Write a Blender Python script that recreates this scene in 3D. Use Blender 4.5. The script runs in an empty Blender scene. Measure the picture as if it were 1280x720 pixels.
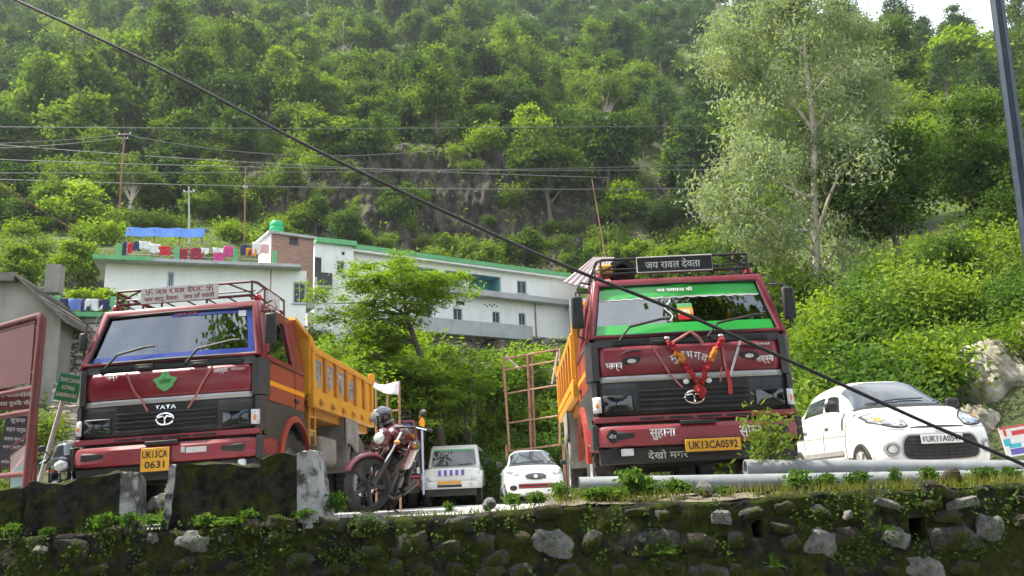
import bpy, math, random
import numpy as np
from mathutils import Vector, Matrix, noise as mnoise
R_ = math.radians
sc = bpy.context.scene
COL = sc.collection
random.seed(7)

# ------------------------------------------------------------------ camera
F_PX, PITCH, ROLL, EYE = 1050.0, 13.7, -2.4, 0.18
cam_d = bpy.data.cameras.new('camera'); cam = bpy.data.objects.new('camera', cam_d); COL.objects.link(cam)
cam_d.sensor_width = 36.0; cam_d.lens = 36.0 * F_PX / 1280.0; cam_d.clip_start = 0.05; cam_d.clip_end = 3000
CR = Matrix.Rotation(R_(90 + PITCH), 3, 'X') @ Matrix.Rotation(R_(ROLL), 3, 'Z')
cam.matrix_world = Matrix.Translation((0, 0, EYE)) @ CR.to_4x4()
sc.camera = cam

# ------------------------------------------------------------------ sky, sun, exposure
SUN_EL = 57
SUN = Vector((-1.0, 0.16, 0.0)).normalized() * math.cos(R_(SUN_EL)) + Vector((0, 0, math.sin(R_(SUN_EL))))
w = bpy.data.worlds.new('World'); sc.world = w; w.use_nodes = True
nt = w.node_tree; nt.nodes.clear()
sky = nt.nodes.new('ShaderNodeTexSky'); sky.sky_type = 'NISHITA'; sky.sun_disc = False
sky.sun_elevation = R_(SUN_EL); sky.sun_rotation = math.atan2(SUN.x, SUN.y); sky.air_density = 1.2; sky.dust_density = 3.0; sky.altitude = 900
tc = nt.nodes.new('ShaderNodeTexCoord'); nz = nt.nodes.new('ShaderNodeTexNoise'); nz.inputs['Scale'].default_value = 2.2
nz.inputs['Detail'].default_value = 6; nz.inputs['Roughness'].default_value = 0.6
rp = nt.nodes.new('ShaderNodeValToRGB'); rp.color_ramp.elements[0].position = 0.36; rp.color_ramp.elements[1].position = 0.62
mx = nt.nodes.new('ShaderNodeMix'); mx.data_type = 'RGBA'
bg = nt.nodes.new('ShaderNodeBackground'); out = nt.nodes.new('ShaderNodeOutputWorld')
L = nt.links.new
L(tc.outputs['Generated'], nz.inputs['Vector']); L(nz.outputs['Fac'], rp.inputs['Fac']); L(rp.outputs['Color'], mx.inputs['Factor'])
L(sky.outputs['Color'], mx.inputs[6]); mx.inputs[7].default_value = (9.0, 9.3, 9.8, 1)
L(mx.outputs[2], bg.inputs['Color']); bg.inputs['Strength'].default_value = 0.112
L(bg.outputs['Background'], out.inputs['Surface'])
sd = bpy.data.lights.new('sun', 'SUN'); sd.energy = 5.0; sd.angle = R_(0.53); sd.color = (1.0, 0.93, 0.80)
so = bpy.data.objects.new('sun', sd); COL.objects.link(so); so.rotation_euler = SUN.to_track_quat('Z', 'Y').to_euler(); so.location = (0, 0, 60)
vs = sc.view_settings; vs.view_transform = 'Standard'; vs.look = 'None'; vs.gamma = 1.0; vs.use_curve_mapping = False; vs.exposure = 1.17
sc.render.engine = 'CYCLES'; cy = sc.cycles
cy.use_denoising = True; cy.use_adaptive_sampling = True; cy.adaptive_threshold = .03; cy.max_bounces = 5; cy.diffuse_bounces = 2; cy.glossy_bounces = 2; cy.transmission_bounces = 3
cy.transparent_max_bounces = 8; cy.volume_bounces = 0; cy.sample_clamp_indirect = 6.0; cy.caustics_reflective = False; cy.caustics_refractive = False

# ------------------------------------------------------------------ helpers
def ray(px, py): return CR @ Vector(((px - 640) / F_PX, (360 - py) / F_PX, -1.0))
def at(px, py, Y):
    d = ray(px, py); p = d * (Y / d.y); return Vector((p.x, p.y, p.z + EYE))

class MB:
    """collects shapes for ONE mesh object"""
    def __init__(s): s.v = []; s.f = []
    def add(s, vs, fs):
        b = len(s.v); s.v += [tuple(v) for v in vs]; s.f += [tuple(b + i for i in f) for f in fs]; return s
    def box(s, x0, x1, y0, y1, z0, z1):
        return s.add([(x0,y0,z0),(x1,y0,z0),(x1,y1,z0),(x0,y1,z0),(x0,y0,z1),(x1,y0,z1),(x1,y1,z1),(x0,y1,z1)],
                     [(0,3,2,1),(4,5,6,7),(0,1,5,4),(1,2,6,5),(2,3,7,6),(3,0,4,7)])
    def obox(s, c, size, rot=None):
        h = Vector(size) / 2; m = rot if rot is not None else Matrix.Identity(3); c = Vector(c)
        P = [c + m @ Vector((a*h.x, b*h.y, d*h.z)) for d in (-1,1) for a, b in ((-1,-1),(1,-1),(1,1),(-1,1))]
        return s.add(P, [(0,3,2,1),(4,5,6,7),(0,1,5,4),(1,2,6,5),(2,3,7,6),(3,0,4,7)])
    def beam(s, p0, p1, wx, wz, up=(0,0,1)):
        p0, p1 = Vector(p0), Vector(p1); d = p1 - p0; l = d.length; d.normalize(); u = Vector(up)
        if abs(d.dot(u)) > .98: u = Vector((0,1,0))
        a = d.cross(u).normalized(); b = a.cross(d)
        m = Matrix((a, d, b)).transposed(); return s.obox((p0+p1)/2, (wx, l, wz), m)
    def cyl(s, p0, p1, r0, r1=None, n=12, cap=True):
        r1 = r0 if r1 is None else r1; p0, p1 = Vector(p0), Vector(p1); d = (p1-p0).normalized()
        u = Vector((0,0,1)) if abs(d.z) < .9 else Vector((1,0,0)); a = d.cross(u).normalized(); b = d.cross(a)
        V = []
        for p, r in ((p0,r0),(p1,r1)):
            for i in range(n):
                t = 2*math.pi*i/n; V.append(p + a*(r*math.cos(t)) + b*(r*math.sin(t)))
        Fc = [(i,(i+1)%n,n+(i+1)%n,n+i) for i in range(n)]
        if cap: Fc += [tuple(range(n-1,-1,-1)), tuple(range(n,2*n))]
        return s.add(V, Fc)
    def tube(s, pts, r, n=8, cap=True):
        pts = [Vector(p) for p in pts]; m = len(pts); rr = r if isinstance(r,(list,tuple)) else [r]*m; V = []; a = None
        for i, p in enumerate(pts):
            d = (pts[min(i+1,m-1)] - pts[max(i-1,0)]).normalized()
            if a is None:
                u = Vector((0,0,1)) if abs(d.z) < .9 else Vector((1,0,0)); a = d.cross(u).normalized()
            else:
                a = (a - d*a.dot(d)).normalized()
            b = d.cross(a)
            for k in range(n):
                t = 2*math.pi*k/n; V.append(p + a*(rr[i]*math.cos(t)) + b*(rr[i]*math.sin(t)))
        Fc = [(i*n+k, i*n+(k+1)%n, (i+1)*n+(k+1)%n, (i+1)*n+k) for i in range(m-1) for k in range(n)]
        if cap: Fc += [tuple(range(n-1,-1,-1)), tuple(range((m-1)*n, m*n))]
        return s.add(V, Fc)
    def lathe(s, prof, o=(0,0,0), ax=(0,0,1), n=24, close=False):
        o, ax = Vector(o), Vector(ax).normalized(); u = Vector((0,0,1)) if abs(ax.z) < .9 else Vector((1,0,0))
        a = ax.cross(u).normalized(); b = ax.cross(a); m = len(prof); V = []
        for r, h in prof:
            for k in range(n):
                t = 2*math.pi*k/n; V.append(o + ax*h + a*(r*math.cos(t)) + b*(r*math.sin(t)))
        e = m if close else m-1
        return s.add(V, [(i*n+k, i*n+(k+1)%n, ((i+1)%m)*n+(k+1)%n, ((i+1)%m)*n+k) for i in range(e) for k in range(n)])
    def ell(s, c, r, n=14, m=9, rot=None):
        c = Vector(c); V = []; q = rot if rot is not None else Matrix.Identity(3)
        for i in range(m+1):
            ph = math.pi*i/m
            for k in range(n):
                t = 2*math.pi*k/n
                V.append(c + q @ Vector((r[0]*math.sin(ph)*math.cos(t), r[1]*math.sin(ph)*math.sin(t), r[2]*math.cos(ph))))
        return s.add(V, [(i*n+k, (i+1)*n+k, (i+1)*n+(k+1)%n, i*n+(k+1)%n) for i in range(m) for k in range(n)])
    def poly(s, pts): return s.add(pts, [tuple(range(len(pts)))])
    def prism(s, pts, vec):
        n = len(pts); vec = Vector(vec); P = [Vector(p) for p in pts]
        return s.add(P + [p+vec for p in P], [tuple(range(n-1,-1,-1)), tuple(range(n,2*n))] + [(i,(i+1)%n,n+(i+1)%n,n+i) for i in range(n)])
    def frame(s, O, I):
        return s.add(list(O)+list(I), [(i,(i+1)%4,4+(i+1)%4,4+i) for i in range(4)])
    def grid(s, fn, nu, nv):
        V = [fn(i/nu, j/nv) for j in range(nv+1) for i in range(nu+1)]
        return s.add(V, [(j*(nu+1)+i, j*(nu+1)+i+1, (j+1)*(nu+1)+i+1, (j+1)*(nu+1)+i) for j in range(nv) for i in range(nu)])
    def loft(s, secs, closed=True, caps=True):
        n = len(secs[0]); V = [p for q in secs for p in q]; e = n if closed else n-1
        Fc = [(i*n+k, i*n+(k+1)%n, (i+1)*n+(k+1)%n, (i+1)*n+k) for i in range(len(secs)-1) for k in range(e)]
        if caps and closed: Fc += [tuple(range(n-1,-1,-1)), tuple(range((len(secs)-1)*n, len(secs)*n))]
        return s.add(V, Fc)
    def build(s, name, mat=None, parent=None, smooth=38, bevel=0, seg=2, sol=0, sub=0, loc=None):
        me = bpy.data.meshes.new(name); me.from_pydata(s.v, [], s.f); me.validate(); 
        if mat is not None: me.materials.append(M[mat] if isinstance(mat,str) else mat)
        if smooth:
            me.shade_smooth()
            me.set_sharp_from_angle(angle=R_(smooth))
        o = bpy.data.objects.new(name, me); COL.objects.link(o)
        if parent is not None: o.parent = parent
        if loc is not None: o.location = loc
        if sub: md = o.modifiers.new('s','SUBSURF'); md.levels = sub; md.render_levels = sub
        if sol: md = o.modifiers.new('t','SOLIDIFY'); md.thickness = sol; md.offset = 0
        if bevel: md = o.modifiers.new('b','BEVEL'); md.width = bevel; md.segments = seg; md.limit_method = 'ANGLE'; md.angle_limit = R_(40); md.harden_normals = False
        return o

def tag(o, label=None, cat=None, group=None, kind=None):
    if label: o['label'] = label
    if cat: o['category'] = cat
    if group: o['group'] = group
    if kind: o['kind'] = kind
    return o
def thing(name, label, cat, loc=(0,0,0), rot=(0,0,0), group=None):
    o = bpy.data.objects.new(name, None); COL.objects.link(o); o.location = loc; o.rotation_euler = rot; o.empty_display_size = .2
    return tag(o, label, cat, group)
def struct(o): o['kind'] = 'structure'; return o
def dup(root, loc=None, rotz=None, scale=None, label=None, group=None):
    r = root.copy(); COL.objects.link(r)
    if loc is not None: r.location = loc
    if rotz is not None: r.rotation_euler.z = rotz
    if scale is not None: r.scale = scale if hasattr(scale,'__len__') else (scale,)*3
    if label: r['label'] = label
    if group: r['group'] = group
    for ch in root.children:
        c = ch.copy(); COL.objects.link(c); c.parent = r
        for g in ch.children:
            d = g.copy(); COL.objects.link(d); d.parent = c
    return r
def qmesh(name, V, nper, mat=None, lv=None):
    """fast mesh from an (n*nper,3) vertex array, faces of nper vertices each"""
    V = np.asarray(V, dtype=np.float32).reshape(-1,3); nf = len(V)//nper
    me = bpy.data.meshes.new(name); me.vertices.add(len(V)); me.vertices.foreach_set('co', V.ravel())
    me.loops.add(len(V)); me.loops.foreach_set('vertex_index', np.arange(len(V), dtype=np.int32))
    me.polygons.add(nf); me.polygons.foreach_set('loop_start', np.arange(0, len(V), nper, dtype=np.int32))
    if lv is not None:
        a = me.attributes.new('lv','FLOAT','POINT'); a.data.foreach_set('value', np.repeat(np.asarray(lv,dtype=np.float32), nper))
    me.update(calc_edges=True)
    if mat: me.materials.append(M[mat])
    return me
def mobj(name, me, parent=None, loc=None):
    o = bpy.data.objects.new(name, me); COL.objects.link(o)
    if parent is not None: o.parent = parent
    if loc is not None: o.location = loc
    return o
def text(body, c, U, V, w_, h_, mat, parent, name='lettering', bold=0.012, ex=.0015, keep=False):
    """lettering laid in the plane U,V round centre c, fitted to w_ x h_ metres"""
    cu = bpy.data.curves.new('t','FONT'); cu.body = body; cu.offset = bold; cu.resolution_u = 2; cu.align_x = 'LEFT'; cu.space_line = .95
    o = bpy.data.objects.new('t', cu); COL.objects.link(o)
    dg = bpy.context.evaluated_depsgraph_get(); dg.update(); me = bpy.data.meshes.new_from_object(o.evaluated_get(dg))
    bpy.data.objects.remove(o); bpy.data.curves.remove(cu)
    n = len(me.vertices); co = np.empty(n*3, dtype=np.float32); me.vertices.foreach_get('co', co); co = co.reshape(-1,3)
    if n == 0: return None
    lo, hi = co.min(0), co.max(0); sx = w_/(hi[0]-lo[0]); sy = h_/(hi[1]-lo[1])
    U, V = Vector(U).normalized(), Vector(V).normalized(); N = U.cross(V)
    a = (co[:,0]-(lo[0]+hi[0])/2)*sx; b = (co[:,1]-(lo[1]+hi[1])/2)*sy
    c = np.array(c); res = c[None,:] + a[:,None]*np.array(U)[None,:] + b[:,None]*np.array(V)[None,:] + np.array(N)[None,:]*ex
    me.vertices.foreach_set('co', res.astype(np.float32).ravel()); me.materials.clear(); me.materials.append(M[mat]); me.name = name; me.update()
    return mobj(name, me, parent)

# ------------------------------------------------------------------ materials
M = {}
def nodes(name):
    m = bpy.data.materials.new(name); m.use_nodes = True; M[name] = m
    t = m.node_tree; return m, t, t.nodes['Principled BSDF'], t.links.new
def pm(name, c1, c2=None, scale=8, rough=.6, metal=0, bump=0, bscale=None, coat=0, detail=5, spec=.5, lo=.35, hi=.65, rvar=0):
    m, t, b, ln = nodes(name)
    b.inputs['Roughness'].default_value = rough; b.inputs['Metallic'].default_value = metal
    b.inputs['Coat Weight'].default_value = coat; b.inputs['Coat Roughness'].default_value = .08; b.inputs['Specular IOR Level'].default_value = spec
    b.inputs['Base Color'].default_value = (*c1, 1)
    if c2 is not None or bump:
        tc = t.nodes.new('ShaderNodeTexCoord'); n = t.nodes.new('ShaderNodeTexNoise'); n.inputs['Scale'].default_value = scale; n.inputs['Detail'].default_value = detail
        n.inputs['Roughness'].default_value = .65
        ln(tc.outputs['Object'], n.inputs['Vector'])
        if c2 is not None:
            r = t.nodes.new('ShaderNodeValToRGB'); r.color_ramp.elements[0].position = lo; r.color_ramp.elements[1].position = hi
            r.color_ramp.elements[0].color = (*c1,1); r.color_ramp.elements[1].color = (*c2,1)
            ln(n.outputs['Fac'], r.inputs['Fac']); ln(r.outputs['Color'], b.inputs['Base Color'])
        if rvar:
            mr = t.nodes.new('ShaderNodeMapRange'); mr.inputs['To Min'].default_value = rough-rvar; mr.inputs['To Max'].default_value = rough+rvar
            ln(n.outputs['Fac'], mr.inputs['Value']); ln(mr.outputs['Result'], b.inputs['Roughness'])
        if bump:
            n2 = t.nodes.new('ShaderNodeTexNoise'); n2.inputs['Scale'].default_value = bscale or scale*3; n2.inputs['Detail'].default_value = 6
            ln(tc.outputs['Object'], n2.inputs['Vector'])
            bp = t.nodes.new('ShaderNodeBump'); bp.inputs['Strength'].default_value = bump; bp.inputs['Distance'].default_value = .02
            ln(n2.outputs['Fac'], bp.inputs['Height']); ln(bp.outputs['Normal'], b.inputs['Normal'])
    return m
def leafmat(name, dark, light, trans=.35, hue=.0, rough=.8, nscale=.35):
    m, t, b, ln = nodes(name); N = t.nodes.new
    oi = N('ShaderNodeObjectInfo'); at_ = N('ShaderNodeAttribute'); at_.attribute_name = 'lv'
    geo = N('ShaderNodeNewGeometry'); n = N('ShaderNodeTexNoise'); n.inputs['Scale'].default_value = nscale; n.inputs['Detail'].default_value = 3
    ln(geo.outputs['Position'], n.inputs['Vector'])
    a1 = N('ShaderNodeMath'); a1.operation = 'MULTIPLY_ADD'; a1.inputs[1].default_value = .45; ln(at_.outputs['Fac'], a1.inputs[0])
    a2 = N('ShaderNodeMath'); a2.operation = 'MULTIPLY_ADD'; a2.inputs[1].default_value = .38; a2.inputs[2].default_value = -.05; ln(oi.outputs['Random'], a2.inputs[0])
    ln(a2.outputs[0], a1.inputs[2])
    a3 = N('ShaderNodeMath'); a3.operation = 'MULTIPLY_ADD'; a3.inputs[1].default_value = .3; ln(n.outputs['Fac'], a3.inputs[0]); ln(a1.outputs[0], a3.inputs[2])
    r = N('ShaderNodeValToRGB'); r.color_ramp.elements[0].position = .08; r.color_ramp.elements[1].position = .92
    r.color_ramp.elements[0].color = (*dark,1); r.color_ramp.elements[1].color = (*light,1); ln(a3.outputs[0], r.inputs['Fac'])
    ln(r.outputs['Color'], b.inputs['Base Color']); b.inputs['Roughness'].default_value = rough; b.inputs['Specular IOR Level'].default_value = .12
    tr = N('ShaderNodeBsdfTranslucent'); mixc = N('ShaderNodeMix'); mixc.data_type = 'RGBA'; mixc.blend_type = 'MULTIPLY'; mixc.inputs['Factor'].default_value = 1
    ln(r.outputs['Color'], mixc.inputs[6]); mixc.inputs[7].default_value = (1.25,1.35,.55,1); ln(mixc.outputs[2], tr.inputs['Color'])
    ms = N('ShaderNodeMixShader'); ms.inputs[0].default_value = trans
    ln(b.outputs[0], ms.inputs[1]); ln(tr.outputs[0], ms.inputs[2]); ln(ms.outputs[0], t.nodes['Material Output'].inputs['Surface'])
    return m
def glassmat(name, tint, refl=1.0, rough=.015):
    m, t, b, ln = nodes(name); N = t.nodes.new; t.nodes.remove(b)
    tr = N('ShaderNodeBsdfTransparent'); tr.inputs[0].default_value = (*tint,1); gl = N('ShaderNodeBsdfGlossy'); gl.inputs['Roughness'].default_value = rough
    gl.inputs['Color'].default_value = (.92,.97,1,1)
    fr = N('ShaderNodeFresnel'); fr.inputs['IOR'].default_value = 1.5; mu = N('ShaderNodeMath'); mu.operation = 'MULTIPLY_ADD'; mu.inputs[1].default_value = refl; mu.inputs[2].default_value = .06*refl; mu.use_clamp = True
    ln(fr.outputs[0], mu.inputs[0]); ms = N('ShaderNodeMixShader'); ln(mu.outputs[0], ms.inputs[0]); ln(tr.outputs[0], ms.inputs[1]); ln(gl.outputs[0], ms.inputs[2])
    ln(ms.outputs[0], t.nodes['Material Output'].inputs['Surface']); return m

pm('truck_red', (.19,.010,.020), (.21,.038,.038), 3.6, .36, coat=.3, rvar=.14, lo=.45, hi=.85, bump=.03, bscale=60)
pm('truck_orange', (.30,.032,.02), (.36,.07,.04), 3.5, .45, coat=.15, lo=.4, hi=.8)
pm('bumper_red', (.24,.013,.026), (.20,.042,.040), 4.5, .42, coat=.2, rvar=.15, lo=.42, hi=.85)
pm('charcoal', (.024,.025,.028), (.07,.066,.062), 4, .52, rvar=.15, lo=.4, hi=.85)
pm('black', (.010,.010,.011), (.04,.037,.034), 5, .6, lo=.4, hi=.9)
pm('rubber', (.018,.018,.018), (.045,.042,.038), 7, .85, bump=.3, bscale=40)
pm('dirty_metal', (.10,.095,.085), (.17,.16,.14), 5, .6, metal=.1)
pm('mud_grey', (.17,.165,.15), (.26,.25,.23), 4, .8)
pm('chassis', (.03,.028,.026), (.06,.052,.045), 6, .75)
pm('silver_paint', (.36,.36,.36), (.45,.45,.45), 4, .35, metal=.25)
pm('chrome', (.75,.76,.78), None, rough=.12, metal=1)
pm('steel_rim', (.22,.21,.2), (.32,.3,.28), 8, .55, metal=.3)
pm('bed_yellow', (.68,.32,.022), (.54,.235,.018), 2.2, .5, lo=.3, hi=.75, bump=.05)
pm('bed_brown', (.36,.15,.02), (.46,.2,.02), 4, .55)
pm('stripe_orange', (.85,.33,.01), None, rough=.45)
pm('plate_yellow', (.72,.36,.02), (.62,.30,.02), 12, .5)
pm('plate_white', (.72,.72,.70), None, rough=.45)
pm('ink', (.012,.012,.014), None, rough=.6)
pm('white_paint', (.76,.76,.75), (.68,.68,.67), 12, .5)
pm('dull_white', (.6,.6,.58), (.5,.5,.48), 10, .6)
pm('letter_blue', (.16,.2,.24), None, rough=.6)
pm('sign_maroon', (.25,.03,.02), None, rough=.6)
pm('film_green', (.03,.42,.06), (.035,.36,.06), 3, .22, coat=.5)
pm('film_blue', (.03,.05,.30), (.04,.07,.36), 3, .2, coat=.5)
pm('seat_cloth', (.03,.03,.035), (.07,.06,.06), 20, .9)
pm('sticker_green', (.08,.32,.10), (.16,.48,.17), 40, .6)
pm('ribbon', (.34,.09,.09), (.42,.18,.15), 9, .7)
pm('ribbon_red', (.5,.03,.04), (.4,.03,.04), 9, .7)
pm('marigold_red', (.30,.012,.02), (.42,.03,.025), 60, .85, bump=.4, bscale=120)
pm('marigold_orange', (.55,.16,.015), (.65,.26,.03), 60, .85, bump=.4, bscale=120)
pm('amber', (.7,.22,.03), None, rough=.2, coat=.6)
pm('lamp_red', (.45,.02,.02), None, rough=.2, coat=.6)
pm('car_white', (.74,.75,.75), (.78,.79,.79), 2, .32, coat=.6)
pm('car_cream', (.66,.66,.62), (.72,.72,.69), 3, .36, coat=.5)
pm('car_glass', (.02,.028,.032), None, rough=.04, coat=.6, spec=.9)
pm('lamp_glass', (.42,.44,.46), (.62,.64,.66), 18, .1, coat=1)
pm('bike_red', (.10,.007,.016), (.07,.005,.012), 5, .25, coat=.8)
pm('bike_fender', (.22,.06,.075), (.17,.04,.05), 6, .4, coat=.3)
pm('helmet_black', (.015,.016,.018), None, rough=.12, coat=1)
pm('helmet_silver', (.42,.43,.45), None, rough=.25, metal=.5, coat=.6)
pm('sign_red', (.115,.016,.013), (.075,.012,.010), 3, .55, lo=.3, hi=.7)
pm('frame_red', (.14,.018,.015), (.09,.015,.012), 12, .55)
pm('sign_dark', (.05,.03,.04), (.035,.04,.055), 6, .5)
pm('sign_green', (.01,.20,.075), None, rough=.45)
pm('rust', (.28,.12,.07), (.42,.24,.16), 9, .8)
pm('pole_brown', (.20,.085,.05), (.27,.13,.08), 5, .75)
pm('pole_grey', (.36,.36,.36), (.45,.45,.44), 5, .6)
pm('lamp_post', (.014,.024,.042), (.028,.042,.062), 4, .4, metal=.3)
pm('cable', (.012,.012,.013), None, rough=.6)
pm('car_lamp', (.10,.11,.12), (.3,.32,.34), 14, .08, coat=1)
pm('thin_wire', (.10,.10,.10), None, rough=.6)
pm('wall_white', (.86,.86,.85), (.76,.76,.74), .9, .85, lo=.3, hi=.8)
pm('wall_grey', (.40,.39,.37), (.50,.49,.46), .5, .9, lo=.3, hi=.8)
pm('old_plaster', (.20,.19,.165), (.36,.345,.31), .6, .95, lo=.3, hi=.75)
pm('cement', (.36,.37,.38), (.48,.49,.50), .7, .85)
pm('trim_green', (.10,.36,.15), (.16,.44,.2), 2, .7)
pm('tank_green', (.02,.42,.16), None, rough=.4)
pm('teal_wall', (.13,.37,.42), (.17,.42,.47), 1, .8)
pm('window_dark', (.022,.022,.028), None, rough=.35)
pm('window_frame', (.38,.5,.56), None, rough=.6)
pm('tarp_blue', (.06,.17,.52), (.10,.25,.62), 3, .5)
pm('pink_roof', (.44,.34,.34), (.52,.44,.43), 2, .6)
pm('roof_stone', (.12,.11,.1), (.2,.18,.16), 3, .9, bump=.4)
pm('concrete_pipe', (.16,.175,.185), (.26,.275,.285), 5, .7, lo=.3, hi=.7, bump=.1)
pm('bark', (.10,.08,.06), (.17,.14,.11), 6, .95, bump=.5)
pm('bark_pale', (.46,.37,.31), (.62,.56,.50), 3, .85, bump=.2)
pm('bark_dark', (.05,.04,.03), (.09,.075,.06), 6, .95)
pm('rock_pale', (.15,.13,.085), (.42,.39,.33), 2.8, .95, bump=.8, bscale=4)
pm('lot_ground', (.34,.33,.31), (.46,.45,.43), .8, .95, bump=.25, bscale=18)
pm('soil', (.10,.085,.06), (.17,.14,.10), 4, .95, bump=.6)
pm('asphalt', (.05,.05,.05), (.07,.068,.065), 3, .9, bump=.3, bscale=60)
pm('ground', (.07,.085,.035), (.12,.11,.06), .2, .95)
pm('cloth_white', (.75,.75,.75), None, rough=.9); pm('cloth_red', (.55,.03,.04), None, rough=.9); pm('cloth_pink', (.6,.07,.25), None, rough=.9)
pm('cloth_maroon', (.3,.03,.06), None, rough=.9); pm('cloth_navy', (.04,.05,.11), None, rough=.9); pm('cloth_orange', (.75,.25,.03), None, rough=.9)
pm('cloth_rose', (.75,.45,.45), None, rough=.9); pm('cloth_blue', (.15,.22,.55), None, rough=.9); pm('cloth_lilac', (.5,.45,.6), None, rough=.9)
pm('flex_teal', (.06,.45,.55), None, rough=.5); pm('flex_red', (.6,.05,.06), None, rough=.5); pm('flex_violet', (.12,.10,.4), None, rough=.5)
pm('sheet_teal', (.16,.28,.28), (.24,.36,.36), 4, .4); pm('sheet_pink', (.42,.30,.29), (.33,.22,.22), 10, .5)
def streaks(name, dark):
    m = M[name]; t = m.node_tree; N = t.nodes.new; ln = t.links.new; b = t.nodes['Principled BSDF']; src = b.inputs['Base Color'].links[0].from_socket
    g = N('ShaderNodeNewGeometry'); mp = N('ShaderNodeMapping'); mp.inputs['Scale'].default_value = (1.6,1.6,.16); ln(g.outputs['Position'], mp.inputs['Vector'])
    n = N('ShaderNodeTexNoise'); n.inputs['Scale'].default_value = 1.4; n.inputs['Detail'].default_value = 8; n.inputs['Roughness'].default_value = .7; ln(mp.outputs[0], n.inputs['Vector'])
    r = N('ShaderNodeMapRange'); r.inputs['From Min'].default_value = .52; r.inputs['From Max'].default_value = .74; r.inputs['To Max'].default_value = .6; ln(n.outputs['Fac'], r.inputs['Value'])
    x = N('ShaderNodeMix'); x.data_type = 'RGBA'; ln(r.outputs[0], x.inputs['Factor']); ln(src, x.inputs[6]); x.inputs[7].default_value = (*dark,1); ln(x.outputs[2], b.inputs['Base Color'])
streaks('wall_white', (.60,.58,.53)); streaks('cement', (.20,.20,.19)); streaks('old_plaster', (.13,.12,.10)); streaks('wall_grey', (.22,.21,.19))
glassmat('windshield', (.22,.27,.29), 1.9)
glassmat('side_glass', (.3,.34,.36), 1.1)
leafmat('leaf_broad', (.022,.050,.008), (.185,.27,.034), .42)
leafmat('leaf_deep', (.014,.038,.009), (.10,.17,.030), .38)
leafmat('leaf_bright', (.06,.115,.010), (.27,.37,.035), .45)
leafmat('leaf_pine', (.022,.052,.020), (.09,.155,.05), .3)
leafmat('leaf_euc', (.10,.135,.075), (.33,.385,.235), .38)
leafmat('leaf_feather', (.045,.09,.010), (.20,.30,.03), .45)
leafmat('leaf_shrub', (.05,.095,.014), (.23,.31,.05), .42)
leafmat('leaf_near', (.028,.07,.012), (.12,.21,.035), .4, nscale=3)
leafmat('grass_dry', (.06,.085,.015), (.22,.22,.05), .35, nscale=3)

def hill_mat():
    m, t, b, ln = nodes('hillside'); N = t.nodes.new
    geo = N('ShaderNodeNewGeometry'); sp = N('ShaderNodeSeparateXYZ'); ln(geo.outputs['True Normal'], sp.inputs[0])
    n = N('ShaderNodeTexNoise'); n.inputs['Scale'].default_value = .12; n.inputs['Detail'].default_value = 9; n.inputs['Roughness'].default_value = .65; ln(geo.outputs['Position'], n.inputs['Vector'])
    g = N('ShaderNodeValToRGB'); g.color_ramp.elements[0].position = .3; g.color_ramp.elements[1].position = .7
    g.color_ramp.elements[0].color = (.03,.055,.014,1); g.color_ramp.elements[1].color = (.13,.16,.045,1); ln(n.outputs['Fac'], g.inputs['Fac'])
    mp = N('ShaderNodeMapping'); mp.inputs['Scale'].default_value = (1,1,.25); ln(geo.outputs['Position'], mp.inputs['Vector'])
    n2 = N('ShaderNodeTexNoise'); n2.inputs['Scale'].default_value = .8; n2.inputs['Detail'].default_value = 12; n2.inputs['Roughness'].default_value = .7; ln(mp.outputs[0], n2.inputs['Vector'])
    r = N('ShaderNodeValToRGB'); e = r.color_ramp.elements; e[0].position = .36; e[0].color = (.012,.010,.008,1); e[1].position = .68; e[1].color = (.19,.15,.11,1)
    x = e.new(.5); x.color = (.055,.045,.034,1); ln(n2.outputs['Fac'], r.inputs['Fac'])
    a = N('ShaderNodeMath'); a.operation = 'MULTIPLY_ADD'; a.inputs[1].default_value = .35; ln(n.outputs['Fac'], a.inputs[0]); ln(sp.outputs['Z'], a.inputs[2])
    mr = N('ShaderNodeMapRange'); mr.inputs['From Min'].default_value = .74; mr.inputs['From Max'].default_value = .86; ln(a.outputs[0], mr.inputs['Value'])
    mx = N('ShaderNodeMix'); mx.data_type = 'RGBA'; ln(mr.outputs[0], mx.inputs['Factor']); ln(r.outputs['Color'], mx.inputs[6]); ln(g.outputs['Color'], mx.inputs[7])
    ln(mx.outputs[2], b.inputs['Base Color']); b.inputs['Roughness'].default_value = .95
    bp = N('ShaderNodeBump'); bp.inputs['Strength'].default_value = .9; bp.inputs['Distance'].default_value = 1.4; ln(n2.outputs['Fac'], bp.inputs['Height']); ln(bp.outputs['Normal'], b.inputs['Normal'])
hill_mat()
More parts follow.
